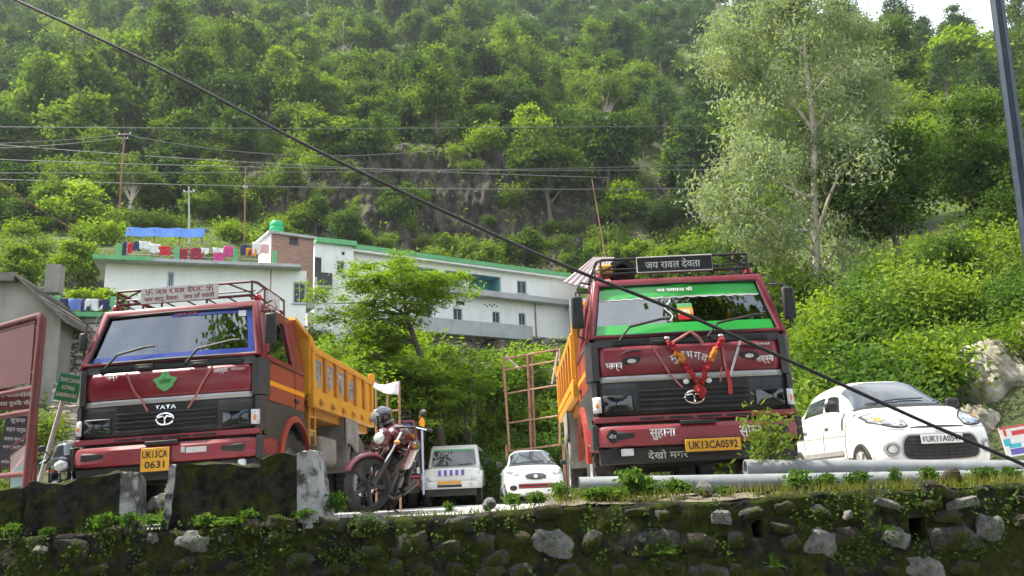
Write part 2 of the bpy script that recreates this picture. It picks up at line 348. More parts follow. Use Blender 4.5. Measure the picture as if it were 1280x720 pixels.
def moss_mat(name, base0, base1, moss_amt, white=None):
    """old masonry: mortar with black mould and moss in patches of their own shape"""
    m, t, b, ln = nodes(name); N = t.nodes.new; tc = N('ShaderNodeTexCoord')
    def nz(s, d=7, rr=.65):
        n = N('ShaderNodeTexNoise'); n.inputs['Scale'].default_value = s; n.inputs['Detail'].default_value = d; n.inputs['Roughness'].default_value = rr; ln(tc.outputs['Object'], n.inputs['Vector']); return n
    def ramp(n, p0, p1, c0, c1):
        r = N('ShaderNodeValToRGB'); r.color_ramp.elements[0].position = p0; r.color_ramp.elements[1].position = p1
        r.color_ramp.elements[0].color = (*c0,1); r.color_ramp.elements[1].color = (*c1,1); ln(n.outputs['Fac'], r.inputs['Fac']); return r
    def mix(f, a, c):
        x = N('ShaderNodeMix'); x.data_type = 'RGBA'; ln(f, x.inputs['Factor']); ln(a, x.inputs[6]); ln(c, x.inputs[7]); return x.outputs[2]
    k = nz(9); base = ramp(k, .35, .68, base0, base1).outputs['Color']
    if white is not None:
        base = mix(ramp(nz(3.2), .42, .5, (0,)*3, (1,)*3).outputs['Color'], base, ramp(k, .3, .7, white, tuple(c*.8 for c in white)).outputs['Color'])
    mo = ramp(nz(16), .3, .7, (.008,.014,.004), (.06,.07,.011)).outputs['Color']
    f = ramp(nz(3.7), .62-moss_amt*.3, .72-moss_amt*.3, (0,)*3, (1,)*3).outputs['Color']
    col = mix(f, base, mo); ln(col, b.inputs['Base Color']); b.inputs['Roughness'].default_value = .95; b.inputs['Specular IOR Level'].default_value = .15
    bp = N('ShaderNodeBump'); bp.inputs['Strength'].default_value = .9; bp.inputs['Distance'].default_value = .03; ln(nz(28).outputs['Fac'], bp.inputs['Height']); ln(bp.outputs['Normal'], b.inputs['Normal'])
moss_mat('mossy_mortar', (.008,.008,.007), (.04,.037,.032), .66)
moss_mat('mossy_block', (.004,.004,.0035), (.048,.043,.036), .56)
moss_mat('block_white', (.05,.05,.045), (.16,.16,.15), .12, white=(.46,.46,.45))
moss_mat('stone_a', (.03,.03,.029), (.14,.137,.13), .5); moss_mat('stone_b', (.025,.022,.018), (.11,.095,.078), .52); moss_mat('stone_c', (.08,.08,.077), (.31,.305,.295), .25)
def brick_mat():
    m, t, b, ln = nodes('brick_wall'); N = t.nodes.new; tc = N('ShaderNodeTexCoord'); br = N('ShaderNodeTexBrick')
    mp = N('ShaderNodeMapping'); mp.inputs['Rotation'].default_value = (R_(90),0,0); ln(tc.outputs['Object'], mp.inputs['Vector']); ln(mp.outputs[0], br.inputs['Vector'])
    br.inputs['Scale'].default_value = 2.0; br.inputs['Brick Width'].default_value = .5; br.inputs['Row Height'].default_value = .17; br.inputs['Mortar Size'].default_value = .02
    br.inputs['Color1'].default_value = (.27,.12,.085,1); br.inputs['Color2'].default_value = (.38,.2,.14,1); br.inputs['Mortar'].default_value = (.36,.3,.27,1)
    ln(br.outputs['Color'], b.inputs['Base Color']); b.inputs['Roughness'].default_value = .9
brick_mat()
def dry_stone_mat():
    m, t, b, ln = nodes('dry_stone'); N = t.nodes.new; tc = N('ShaderNodeTexCoord'); mp = N('ShaderNodeMapping'); mp.inputs['Scale'].default_value = (1,1,1.9); ln(tc.outputs['Object'], mp.inputs['Vector'])
    v = N('ShaderNodeTexVoronoi'); v.inputs['Scale'].default_value = 2.4; ln(mp.outputs[0], v.inputs['Vector'])
    r = N('ShaderNodeValToRGB'); r.color_ramp.elements[0].color = (.16,.13,.1,1); r.color_ramp.elements[1].color = (.5,.45,.38,1)
    ln(v.outputs['Color'], r.inputs['Fac']); ln(r.outputs['Color'], b.inputs['Base Color']); b.inputs['Roughness'].default_value = .95
    v2 = N('ShaderNodeTexVoronoi'); v2.feature = 'DISTANCE_TO_EDGE'; v2.inputs['Scale'].default_value = 2.4; ln(mp.outputs[0], v2.inputs['Vector'])
    mr = N('ShaderNodeMapRange'); mr.inputs['From Max'].default_value = .12; ln(v2.outputs['Distance'], mr.inputs['Value'])
    bp = N('ShaderNodeBump'); bp.inputs['Strength'].default_value = 1; bp.inputs['Distance'].default_value = .15; ln(mr.outputs[0], bp.inputs['Height']); ln(bp.outputs['Normal'], b.inputs['Normal'])
dry_stone_mat()
# ------------------------------------------------------------------ terrain
def _h(ix, iy, s):
    v = np.sin(ix*127.1 + iy*311.7 + s*74.7)*43758.5453; return v - np.floor(v)
def vnoise(x, y, s=0):
    ix, iy = np.floor(x), np.floor(y); fx, fy = x-ix, y-iy; fx = fx*fx*(3-2*fx); fy = fy*fy*(3-2*fy)
    a, b, c, d = _h(ix,iy,s), _h(ix+1,iy,s), _h(ix,iy+1,s), _h(ix+1,iy+1,s)
    return (a*(1-fx)+b*fx)*(1-fy) + (c*(1-fx)+d*fx)*fy
def fbm(x, y, s=0, o=4):
    t = 0; a = .5
    for k in range(o): t = t + a*(vnoise(x*2**k, y*2**k, s+k)-.5); a *= .5
    return t
PROF = [(-1.3, [(8,0),(12,.6),(20,4),(35,9),(60,24),(90,42),(130,70),(250,168),(420,290)]),
 (-.60, [(12,-.1),(17,.5),(24,2.5),(35,6),(44,9.5),(56,16),(62,20),(75,26),(98,42),(130,68),(250,168),(420,285)]),
 (-.375,[(16,-.2),(22,-.1),(28,1.2),(46,8.6),(50,10),(56.5,10.5),(58.5,15.5),(62,19.5),(75,25),(86,31),(96,42),(130,68),(250,166),(420,280)]),
 (-.21, [(16,-.2),(27,-.2),(32,1.5),(50,8.6),(58,11),(63,12.5),(65,17),(75,21),(86,27),(93,40),(130,66),(250,165),(420,295)]),
 (-.04, [(16,-.3),(27,-.3),(32,1.5),(50,7),(63.2,9.8),(64.2,12.5),(73,12.9),(75.5,18),(85,23),(91,26),(98,41.5),(130,63),(250,161),(420,292)]),
 (.10,  [(16,-.3),(27,-.3),(32,1.5),(50,7),(68.5,10.6),(69.5,12.6),(77,13.2),(79.5,18),(88,23),(94,28),(101,38),(130,58),(250,153),(420,285)]),
 (.25,  [(16,-.3),(26,-.2),(30,.6),(50,6.5),(66,12),(80,19),(100,33),(130,55),(250,153),(330,212),(420,275)]),
 (.36,  [(14,-.2),(21,0),(25,1.8),(32,4.5),(50,12),(80,29),(100,42),(130,62),(250,152),(300,176),(420,190)]),
 (.46,  [(13,-.2),(17,0),(20,1.3),(25,3.6),(32,6.5),(50,15),(80,35),(130,66),(230,124),(252,132),(266,131),(420,80)]),
 (.62,  [(12,-.1),(16.5,.3),(19,2.4),(25,4.8),(40,11.5),(60,22),(80,34),(130,64),(225,105),(250,113),(265,112),(420,60)]),
 (1.3,  [(8,0),(12,.5),(20,4),(40,13),(80,34),(130,64),(220,100),(260,105),(420,60)])]
_U = np.array([p[0] for p in PROF])
def H(x, y):
    x = np.asarray(x, float); y = np.asarray(y, float); u = np.clip(x/np.maximum(y, 1), _U[0], _U[-1])
    zs = np.stack([np.interp(y, [a for a, b in p[1]], [b for a, b in p[1]]) for p in PROF])
    k = np.clip(np.searchsorted(_U, u)-1, 0, len(_U)-2); f = (u-_U[k])/(_U[k+1]-_U[k]); f = f*f*(3-2*f)
    z0 = np.take_along_axis(zs, k[None], 0)[0]; z1 = np.take_along_axis(zs, (k+1)[None], 0)[0]; z = z0*(1-f)+z1*f
    amp = np.clip((y-82)/30, 0, 1)
    z = z + amp*(fbm(x/26, y/26, 3)*9 + fbm(x/7, y/7, 9)*3.0)
    am2 = np.clip((z-1.2)/2, 0, 1)*(1-amp)
    return z + am2*fbm(x/5, y/5, 5)*.9
def h1(x, y): return float(H(np.array([x]), np.array([y]))[0])
us = np.concatenate([np.linspace(-1.3,-.42,90,endpoint=False), np.linspace(-.42,.24,290,endpoint=False), np.linspace(.24,1.3,120)])
ys = np.concatenate([np.arange(8, 30, 1.0), np.arange(30, 82, 1.0), np.arange(82, 106, .28), np.arange(106, 180, 1.6), np.arange(180, 421, 4)])
UU, YY = np.meshgrid(us, ys); XX = UU*YY; ZZ = H(XX.ravel(), YY.ravel()).reshape(XX.shape)
# rock face: push the cliff in and out so that it has ledges and cracks
st = np.clip((YY-84)/4, 0, 1)*np.clip((104-YY)/4, 0, 1)*np.clip((.22-UU)/.1, 0, 1)
YD = YY + st*(fbm(XX/2.6, ZZ/7.0, 21, 5)*6.0 + np.abs(fbm(XX/1.3, ZZ/4.5, 55, 4))*5.0 - np.abs(fbm(XX/5.0, ZZ/1.6, 77, 3))*3.0)
me = bpy.data.meshes.new('hill'); nu, ny = len(us), len(ys)
V = np.stack([XX, YD, ZZ], -1).reshape(-1,3); idx = np.arange(nu*ny).reshape(ny, nu)
Q = np.stack([idx[:-1,:-1], idx[:-1,1:], idx[1:,1:], idx[1:,:-1]], -1).reshape(-1,4)
me.from_pydata(V.tolist(), [], Q.tolist()); me.shade_smooth(); me.materials.append(M['hillside']); struct(mobj('hill', me))
# lower road, lot
struct(MB().box(-400,400,-400,6.55,-1.62,-1.5).build('ground','ground',smooth=0))
struct(MB().box(-300,300,-5.2,5.6,-1.496,-1.476).build('road','asphalt',smooth=0))
def lotz(x, y): return -.06 + .13*max(0, min(1, (x+6)/12)) + .0 - .12*max(0, min(1, (y-11.5)/10)) 
b = MB(); b.grid(lambda u, v: (-34+68*u, 7.3+21.2*v, lotz(-34+68*u, 7.3+21.2*v) + .02*math.sin(u*57)*math.sin(v*31)), 80, 40)
struct(b.build('parking_lot','lot_ground'))
b = MB(); b.grid(lambda u, v: (.2+9.8*u, 7.02+1.93*v, -.06+.205*math.sin(math.pi*(.2+.6*v))*(1-.62*min(1,u*2.2))*(1+.12*math.sin(u*47)) + .012*math.sin(u*211+v*9)), 90, 10)
struct(b.build('soil_bank','soil'))

# ------------------------------------------------------------------ mossy retaining wall with stones
def walltop(x): return -.01 + .105*max(0, min(1, (x+4)/8)) + .012*math.sin(x*3.1) + .016*mnoise.noise(Vector((x*4.3,1,5))) + .010*mnoise.noise(Vector((x*13,7,2)))
wall = thing('retaining_wall', 'dark mossy rubble retaining wall along the bottom of the picture', 'wall', (0,7,-1.5))
HX, HZ = (at(1139,660,6.93)), None
holes = [(at(1148,662,6.93), .055, .085), (at(947,662,6.93), .03, .05)]
def wallfn(u, v):
    x = -9 + 18*u; zt = walltop(x)+1.5; z = zt*v; wz = z-1.5
    y = -.10*(1-v) + .05*mnoise.noise(Vector((x*1.6, z*1.6, 3))) + .022*mnoise.noise(Vector((x*6, z*6, 8))) + .008*mnoise.noise(Vector((x*19, z*19, 1)))
    if v > .985: y += .03
    for h, a, c in holes:
        if abs(x-h.x) < a and abs(wz-h.z) < c: y += .28
    return (x, y-.03, z)
b = MB(); b.grid(wallfn, 640, 66); face = b.build('wall_face','mossy_mortar',wall,smooth=60)
b = MB(); b.grid(lambda u, v: (-9+18*u, .0+.0*v if v == 0 else .55*v, walltop(-9+18*u)+1.5 - .003 + .02*mnoise.noise(Vector((u*60, v*5, 2)))*(v > 0)*(v < 1)), 240, 8); b.build('wall_top','mossy_mortar',wall,smooth=60)
STPX = [(88,688,36,22,'b'),(240,677,34,18,'c'),(281,674,14,12,'a'),(343,673,22,16,'a'),(190,673,12,10,'c'),(175,710,16,10,'a'),(293,708,18,10,'b'),(375,702,26,16,'a'),(228,706,24,12,'b'),(50,687,14,8,'c'),(120,712,24,12,'b'),
 (512,682,38,22,'b'),(560,685,26,12,'a'),(607,680,22,20,'a'),(604,648,18,12,'b'),(691,678,42,26,'c'),(740,677,18,24,'a'),(820,680,48,30,'a'),(530,713,26,16,'b'),(573,714,26,14,'b'),(612,716,34,14,'a'),(652,715,26,16,'a'),(495,712,14,24,'a'),(712,714,24,14,'a'),(745,716,18,14,'b'),(797,640,24,8,'b'),(775,714,20,14,'a'),
 (902,647,20,14,'c'),(940,641,26,10,'a'),(982,635,20,14,'b'),(1027,640,22,12,'a'),(870,678,40,18,'b'),(920,676,18,16,'a'),(990,679,24,14,'a'),(1026,679,32,28,'c'),(1065,673,32,24,'b'),(1120,674,30,22,'c'),(1195,673,50,26,'a'),(1238,661,28,26,'c'),(1157,709,40,20,'c'),(1206,711,28,18,'b'),(886,716,42,18,'a'),(1065,713,20,12,'a'),(1113,715,16,12,'a'),(921,713,14,14,'a'),(1270,712,24,18,'b'),(1204,629,34,10,'c'),(1229,686,14,10,'b'),(1112,630,30,8,'c'),(1060,644,10,8,'c'),(965,712,24,12,'a'),(1010,713,20,14,'b'),(845,712,22,12,'a'),(460,690,20,12,'a'),(445,668,12,8,'b'),(420,712,28,12,'b'),(1165,632,22,12,'b')]
rs = random.Random(5); rq = random.Random(44)
for _ in range(70):
    px, py = rq.uniform(-10,1290), 0; py = 672-px*.055+rq.uniform(2,62)
    if all(abs(px-q[0]) > (q[2]+20)*.55 or abs(py-q[1]) > (q[3]+12)*.6 for q in STPX) and abs(px-1148) > 22 and abs(px-947) > 14: STPX.append((px,py,rq.uniform(14,34),rq.uniform(9,18),rq.choice('aabb')))
for px, py, w_, h_, k in STPX:
    p = at(px, py, 6.93); sx, sz = w_*.0068/2, h_*.0068/2
    b = MB(); b.ell((0,0,0), (1,1,1), 14, 9); q = rs.random()*50
    V = []
    for x, y, z in b.v:
        v = Vector((x,y,z)); n_ = mnoise.noise(v*1.3+Vector((q,0,0)))*.5 + mnoise.noise(v*3.1+Vector((0,q,0)))*.26
        mxx = max(abs(v.x),abs(v.z)); v = v*(1+n_)*(.55+.45/max(mxx,.55)); v.x = max(-1.05,min(1.05,v.x+.25*v.z*math.sin(q)))
        V.append((v.x*sx*1.12, v.y*.03, v.z*sz*1.12))
    b.v = V; o = b.build('stone','stone_'+k,wall,smooth=55); o.location = (p.x, p.y-7.0+.018, p.z+1.5); o.rotation_euler = (0, rs.uniform(-.3,.3), 0)

# ------------------------------------------------------------------ parapet blocks
def block(label, x0, x1, z0, zl, zr, y0, dy, ends, tl, tr, mossamt='mossy_block'):
    t = thing('parapet_block', label, 'concrete block', ((x0+x1)/2, y0+dy/2, z0), (0,0,0), 'painted parapet blocks on the wall')
    hw = (x1-x0)/2; q = rs.random()*30
    def fn(a, c, s):  # tapered rough block surface on a cube grid
        pass
    def shape(vx, vy, vz):
        h = zl+(zr-zl)*(vx*.5+.5); z = (vz*.5+.5)*h; k = z/h
        xx = vx*hw + (tl*k if vx < 0 else -tr*k)*abs(vx); yy = vy*(dy/2)*(1-.14*k)
        n_ = Vector((xx*2.5+q, yy*2.5, z*2.5)); e = mnoise.noise(n_)*.05 + mnoise.noise(n_*3.3)*.03 + mnoise.noise(n_*9)*.012
        L_ = Vector((vx, vy, vz)); rd = .9+.1*min(1, 1.7/ L_.length)
        return Vector((xx*(1+e*.6)*rd, yy*(1+e*2)*rd, max(0, z*(rd if vz > 0 else 1)+e*1.3*k)))
    def side(m, xr):
        N_ = 16
        for ax in range(3):
            for sg in (-1, 1):
                if ax == 2 and sg < 0: continue
                def g(u, v):
                    a, c = u*2-1, v*2-1
                    p = [0,0,0]; p[ax] = sg; p[(ax+1)%3] = a*sg; p[(ax+2)%3] = c
                    return p
                vs = []
                for j in range(N_+1):
                    for i in range(N_+1):
                        p = g(i/N_, j/N_); p[0] = xr[0] + (p[0]*.5+.5)*(xr[1]-xr[0])
                        vs.append(shape(*p))
                if ax == 0 and ((sg < 0 and xr[0] > -1) or (sg > 0 and xr[1] < 1)): continue
                m.add(vs, [(j*(N_+1)+i, j*(N_+1)+i+1, (j+1)*(N_+1)+i+1, (j+1)*(N_+1)+i) for j in range(N_) for i in range(N_)])
    a, c = ends; e0 = -1+2*a; e1 = 1-2*c
    mb = MB(); side(mb, (e0, e1)); mb.build('core',mossamt,t,smooth=50)
    if a > 0: mb = MB(); side(mb, (-1, e0)); mb.build('painted_end','block_white',t,smooth=50)
    if c > 0: mb = MB(); side(mb, (e1, 1)); mb.build('painted_end','block_white',t,smooth=50)
    return t
block('long low mossy parapet block with a whitewashed right end under the left truck', -4.06, -3.2, -.03, .44, .49, 7.05, .38, (0,.08), .02, .03)
block('middle mossy parapet block with crumbling top beside the number plate gap', -2.93, -2.12, -.03, .53, .53, 7.05, .40, (.08,0), .03, .0)
block('tall parapet block with a bright whitewashed end nearest the motorcycle', -2.11, -1.58, -.03, .55, .60, 6.98, .46, (0,.42), -.01, .13)
block('small leftmost parapet block stub at the edge of the picture', -5.4, -4.13, -.03, .38, .42, 7.15, .38, (0,0), .02, .03)

# ------------------------------------------------------------------ pipes and loose stones
def pipe(label, p0, p1, r):
    t = MB(); p0, p1 = Vector(p0), Vector(p1); d = (p1-p0).normalized()
    l = (p1-p0).length; t.lathe([(r,0),(r,l),(r*.84,l),(r*.84,0)], (0,0,0), d, 28, close=True)
    return tag(t.build('concrete_pipe','concrete_pipe',None,smooth=40,loc=p0), label, 'pipe', 'grey pipes lying along the wall')
pipe('long grey pipe lying nearest along the wall top before the right truck', (.52,7.6,.215), (6.4,7.72,.075), .078)
pipe('grey pipe lying in second row with its open end under the leafy shrub', (2.05,7.83,.312), (6.6,7.92,.115), .078)
pipe('rearmost grey pipe lying on the bank before the white hatchback', (2.75,8.12,.235), (6.8,8.2,.095), .078)
pipe('short grey pipe stub beneath the left end of the long pipe', (.60,7.36,.075), (.66,7.62,.075), .06)
for i, (px, py, Y, s, m, lb) in enumerate([(881,611,7.35,.075,'stone_c','pale upright stone on the wall top below the number plate'),(1190,598,7.3,.09,'stone_b','brown rounded stone beside the pipes below the white hatchback'),(204,632,7.4,.12,'stone_c','pale stone wedged in the gap between two parapet blocks'),(612,630,7.3,.06,'stone_c','small pale stone on the open wall top')]):
    b = MB(); b.ell((0,0,0), (s,s*.8,s*.9), 10, 7); b.v = [tuple(Vector(v)*(1+.35*mnoise.noise(Vector(v)*14+Vector((i*5,0,0))))) for v in b.v]
    p = at(px,py,Y); o = b.build('loose_stone',m,None,smooth=30,loc=p); tag(o, lb, 'stone')

# ------------------------------------------------------------------ buildings
def wall_holes(o, U, N, l, z0, z1, holes, depth=.25):
    """vertical wall from o along U (length l), outward normal N, with real openings (u0,u1,a,b)"""
    m = MB(); o = Vector(o); cu = sorted({0,l,*[h[0] for h in holes],*[h[1] for h in holes]}); cz = sorted({z0,z1,*[h[2] for h in holes],*[h[3] for h in holes]})
    P = lambda u, z, d=0: o + U*u + Vector((0,0,z)) - N*d
    for i in range(len(cu)-1):
        for j in range(len(cz)-1):
            a, b_ = (cu[i]+cu[i+1])/2, (cz[j]+cz[j+1])/2
            if any(h[0] < a < h[1] and h[2] < b_ < h[3] for h in holes): continue
            m.add([P(cu[i],cz[j]),P(cu[i+1],cz[j]),P(cu[i+1],cz[j+1]),P(cu[i],cz[j+1])], [(0,1,2,3)])
    for u0, u1, a, b_ in holes:
        for (x, y) in (((u0,a),(u1,a)),((u1,a),(u1,b_)),((u1,b_),(u0,b_)),((u0,b_),(u0,a))):
            m.add([P(*x),P(*y),P(*y,depth),P(*x,depth)], [(0,1,2,3)])
    return m, P
def window(P, h, t, name='window', fr='window_frame', bars=1, depth=.16, sill=True, fw=.06):
    u0, u1, a, b_ = h
    def bx(m, x0, x1, y0, y1, d0, d1):
        V = [P(x,y,d) for d in (d1,d0) for x, y in ((x0,y0),(x1,y0),(x1,y1),(x0,y1))]
        m.add(V, [(0,3,2,1),(4,5,6,7),(0,1,5,4),(1,2,6,5),(2,3,7,6),(3,0,4,7)])
    m = MB(); bx(m, u0+.004, u1-.004, a+.004, b_-.004, depth, depth+.04); o = m.build(name,'window_dark',t,smooth=0)
    m = MB()
    for q in ((u0+.004,u0+fw,a+.004,b_-.004),(u1-fw,u1-.004,a+.004,b_-.004),(u0+fw,u1-fw,a+.004,a+fw),(u0+fw,u1-fw,b_-fw,b_-.004)): bx(m, *q, depth-.07, depth-.002)
    for k in range(bars):
        x = u0+(u1-u0)*(k+1)/(bars+1); bx(m, x-.02, x+.02, a+fw, b_-fw, depth-.06, depth-.004)
    m.build('frame',fr,o,smooth=0)
    if sill: m = MB(); bx(m, u0-.08, u1+.08, a-.07, a-.002, -.09, .05); m.build('sill','cement',o,smooth=0)
    return o
ZV = Vector((0,0,1))
class Facade:
    def __init__(s, A, B):
        s.o = Vector((A[0],A[1],0)); d = Vector((B[0]-A[0],B[1]-A[1],0)); s.l = d.length; s.U = d.normalized(); s.N = Vector((s.U.y,-s.U.x,0))
    def uz(s, px, py):
        r = ray(px,py); e = Vector((0,0,EYE)); t = (s.o-e).dot(s.N)/r.dot(s.N); p = e+r*t; return (p-s.o).dot(s.U), p.z
    def rect(s, x0, y0, x1, y1):
        a = s.uz(x0,y1); b_ = s.uz(x1,y0); return (a[0], b_[0], a[1], b_[1])
    def P(s, u, z, d=0): return s.o+s.U*u+ZV*z-s.N*d
def fbox(f, u0, u1, z0, z1, d0, d1, m=None):
    m = m or MB(); V = [f.P(u,z,d) for d in (d1,d0) for u, z in ((u0,z0),(u1,z0),(u1,z1),(u0,z1))]
    return m.add(V, [(0,3,2,1),(4,5,6,7),(0,1,5,4),(1,2,6,5),(2,3,7,6),(3,0,4,7)])

# long white building
f = Facade((-11.4,58.0),(5.6,69.6)); t = thing('long_building', 'long two-storey white building with green roof edge and teal loggias', 'building')
ztop, zmid, zb = 17.45, 15.25, 12.35
def hr(x0,y0,x1,y1): return f.rect(x0,y0,x1,y1)
log = [hr(557,345,579,363), hr(586,346,626,364), hr(505,342,548,362)]
log = [(a,b_,15.42,17.0) for a,b_,c,d in log]
win = [hr(647,352,658,366), hr(567,386,578,402), hr(616,390,625,403), hr(649,392,657,406), hr(524,380,540,398), hr(470,340,490,352)]
vent = [hr(570,377,581,381)]
m, P = wall_holes((f.o.x,f.o.y,0), f.U, f.N, f.l, 11.8, ztop, log+win+vent, .22); m.build('wall','wall_white',t,smooth=0)
for h in win: window(P, h, t, bars=1, fr='window_frame')
for h in vent: window(P, h, t, 'vent', bars=0, sill=False, fr='window_dark')
for h in log:
    u0,u1,a,b_ = h; m = MB()
    m.add([P(u0,a,.22),P(u1,a,.22),P(u1,a,1.6),P(u0,a,1.6),P(u0,b_,.22),P(u1,b_,.22),P(u1,b_,1.6),P(u0,b_,1.6)], [(3,2,6,7),(0,3,7,4),(2,1,5,6),(0,1,2,3),(4,7,6,5)]); lo_ = m.build('loggia','teal_wall',t,smooth=0)
    fbox(f, u0+.08, u0+.08+min(1.1,(u1-u0)*.45), a+.1, b_-.5, 1.5, 1.59).build('inner_window','window_dark',lo_,smooth=0)
m = MB(); fbox(f, 0, f.l, 11.8, ztop, 6.0, 6.2, m); fbox(f, 0, .2, 11.8, ztop, .23, 5.99, m); fbox(f, f.l-.2, f.l, 11.8, ztop, .23, 5.99, m); m.build('rear_walls','wall_white',t,smooth=0)
fbox(f, -.15, f.l+.15, ztop, ztop+.16, -.45, 6.3).build('roof','wall_white',t,smooth=0)
fbox(f, -.2, f.l+.2, ztop+.163, ztop+.50, -.5, -.34).build('roof_edge','trim_green',t,smooth=0)
u0,_ = f.uz(440,380)
fbox(f, 4.0, f.l-.05, zmid-.12, zmid+.17, -.75, -.003).build('balcony_slab','cement',t,smooth=0)
fbox(f, 4.0, f.l-.05, zmid+.173, zmid+.32, -.75, -.62).build('balcony_parapet','cement',t,smooth=0)
ua = f.uz(536,420)[0]; ub = f.uz(657,420)[0]
fbox(f, ua-5, ub, zb-.5, zb+.62, -1.0, -.85).build('terrace_parapet','cement',t,smooth=0)
fbox(f, ua-5, ub, zb-.55, zb-.003, -.845, -.003).build('terrace_floor','cement',t,smooth=0)
ud = f.uz(669,400)[0]; m = MB(); m.cyl(f.P(ud,11.9,-.07), f.P(ud,15.1,-.07), .05); m.build('drain_pipe','pole_brown',t)
for px, py in ((609,383),(612,381),(615,383),(618,381),(621,383),(606,381)):
    u,z = f.uz(px,py); m = MB(); m.cyl(f.P(u,z,.05), f.P(u,z,-.02), .07); m.build('vent_hole','window_dark',t)
# stone terrace wall under it
g = Facade((-6.0,61.2),(6.4,70.0)); t = thing('terrace_wall', 'rough dry stone terrace wall below the long white building', 'wall')
def stonewall(g, t, z0, z1, cell, seed, name='masonry'):
    q = random.Random(seed); m = MB(); z = z0
    while z < z1:
        hh = cell*q.uniform(.5,.85); u = 0
        while u < g.l:
            ww = cell*q.uniform(.7,1.7); d = q.uniform(-.12,.06); fbox(g, u, min(u+ww,g.l)-.03, z, z+hh-.03, d, d+.5, m); u += ww
        z += hh
    o = m.build(name,'dry_stone',t,smooth=0,bevel=.04,seg=1); o['kind'] = 'stuff'; return o
stonewall(g, t, 9.6, 12.15, .42, 3)
g2 = Facade((-5.3,40),(-1.2,44)); t = thing('terrace_wall', 'tumbled pale stone wall among bushes behind the parked jeep', 'wall'); stonewall(g2, t, 4.2, 6.9, .36, 8)
g3 = Facade((-.4,36),(2.4,37.5)); t = thing('terrace_wall', 'small pale stone wall behind the rusty hoarding frame', 'wall'); stonewall(g3, t, 3.0, 5.4, .34, 9)
g4 = Facade((-18.5,29),(-11.5,31.5)); t = thing('terrace_wall', 'bright stone terrace wall behind the green sign', 'wall'); stonewall(g4, t, 1.0, 6.4, .36, 10)

# white block with green edge beside the brick tower
f = Facade((-13.55,56.3),(-11.2,57.6)); t = thing('white_annex', 'narrow white two-storey annex right of the brick tower', 'building')
hs = [f.rect(421,327,431,341), f.rect(427,315,431,318.5), f.rect(393,322,402,346)]
m, P = wall_holes((f.o.x,f.o.y,0), f.U, f.N, f.l, 10.5, 17.75, hs, .2); m.build('wall','wall_white',t,smooth=0)
window(P, hs[0], t); window(P, hs[1], t, 'vent', bars=0, sill=False, fr='window_dark'); window(P, hs[2], t, 'door', bars=0, sill=False, fr='window_dark')
m = MB(); fbox(f, 0, f.l, 10.5, 17.75, 3.4, 3.6, m); fbox(f, 0, .15, 10.5, 17.75, .22, 3.39, m); fbox(f, f.l-.15, f.l, 10.5, 17.75, .22, 3.39, m); m.build('rear_walls','wall_white',t,smooth=0)
fbox(f, -.1, f.l+.15, 17.753, 18.1, -.3, 3.7).build('roof','trim_green',t,smooth=0)
fbox(f, -.05, 1.0, 14.6, 15.5, -.55, -.48).build('balcony_rail','window_dark',t,smooth=0); fbox(f, -.05, 1.0, 14.45, 14.597, -.55, -.003).build('balcony_slab','cement',t,smooth=0)
# terrace house with laundry
f = Facade((-24.6,49.0),(-13.7,52.6)); t = thing('terrace_house', 'white house with flat laundry terrace and green corner posts', 'house')
zt = 14.75; hs = [f.rect(366,353,383,379), f.rect(209,340,218,358)]
m, P = wall_holes((f.o.x,f.o.y,0), f.U, f.N, f.l, 8.0, zt, hs, .2); m.build('wall','wall_white',t,smooth=0)
for h in hs: window(P, h, t, bars=1, fw=.09)
m = MB(); fbox(f, 0, f.l, 8, zt, 5.6, 5.8, m); fbox(f, 0, .2, 8, zt, .21, 5.59, m); fbox(f, f.l-.2, f.l, 8, zt, .21, 5.59, m); m.build('rear_walls','wall_white',t,smooth=0)
fbox(f, -.6, f.l+.0, zt, zt+.2, -.9, 6.2).build('terrace_slab','cement',t,smooth=0)
fbox(f, -.6, 2.7, zt+.0, zt+.26, -.96, -.903).build('green_fascia','trim_green',t,smooth=0)
POST = []
for px in (150,222,294,343):
    u,_ = f.uz(px,322); POST.append(u); fbox(f, u-.13, u+.13, zt+.203, zt+1.05, -.8, -.55).build('corner_post','trim_green',t,smooth=0)
for zz in (.45,.75):
    m = MB(); m.cyl(f.P(POST[0],zt+zz,-.68), f.P(POST[-1],zt+zz,-.68), .015, n=6); m.build('rail','pole_grey',t)
terr = f; TZ = zt
# brick water-tank tower
f = Facade((-15.45,52.0),(-13.1,53.6)); t = thing('brick_tower', 'small unplastered brick stair tower carrying the green water tank', 'tower')
h = f.rect(361,297,374,306); m, P = wall_holes((f.o.x,f.o.y,0), f.U, f.N, f.l, 13.0, 17.15, [h], .2); o = m.build('brick_face','brick_wall',t,smooth=0)
window(P, h, t, 'vent', bars=0, sill=False, fr='brick_wall')
m = MB(); fbox(f, -.02, .15, 13.0, 17.15, .003, 2.6, m); fbox(f, 0.16, f.l, 13, 17.15, 2.45, 2.6, m); fbox(f, f.l-.15, f.l+.02, 13, 17.15, .003, 2.44, m); m.build('side_walls','wall_white',t,smooth=0)
fbox(f, -.25, f.l+.1, 17.153, 17.32, -.2, 2.8).build('roof_slab','cement',t,smooth=0)
fbox(f, -.1, f.l+.1, 12.4, 12.99, -.1, 2.5).build('lintel','cement',t,smooth=0)
m = MB(); p = f.P(.55,17.32,.7); m.lathe([(0,0),(.44,0),(.46,.03),(.46,.22),(.44,.25),(.46,.28),(.46,.5),(.44,.53),(.46,.56),(.46,.78),(.38,.9),(.2,.96),(.2,1.02),(0,1.03)], (0,0,0), (0,0,1), 28)
tag(m.build('water_tank','tank_green',None,smooth=35,loc=p), 'round green plastic water tank on the brick tower', 'water tank')
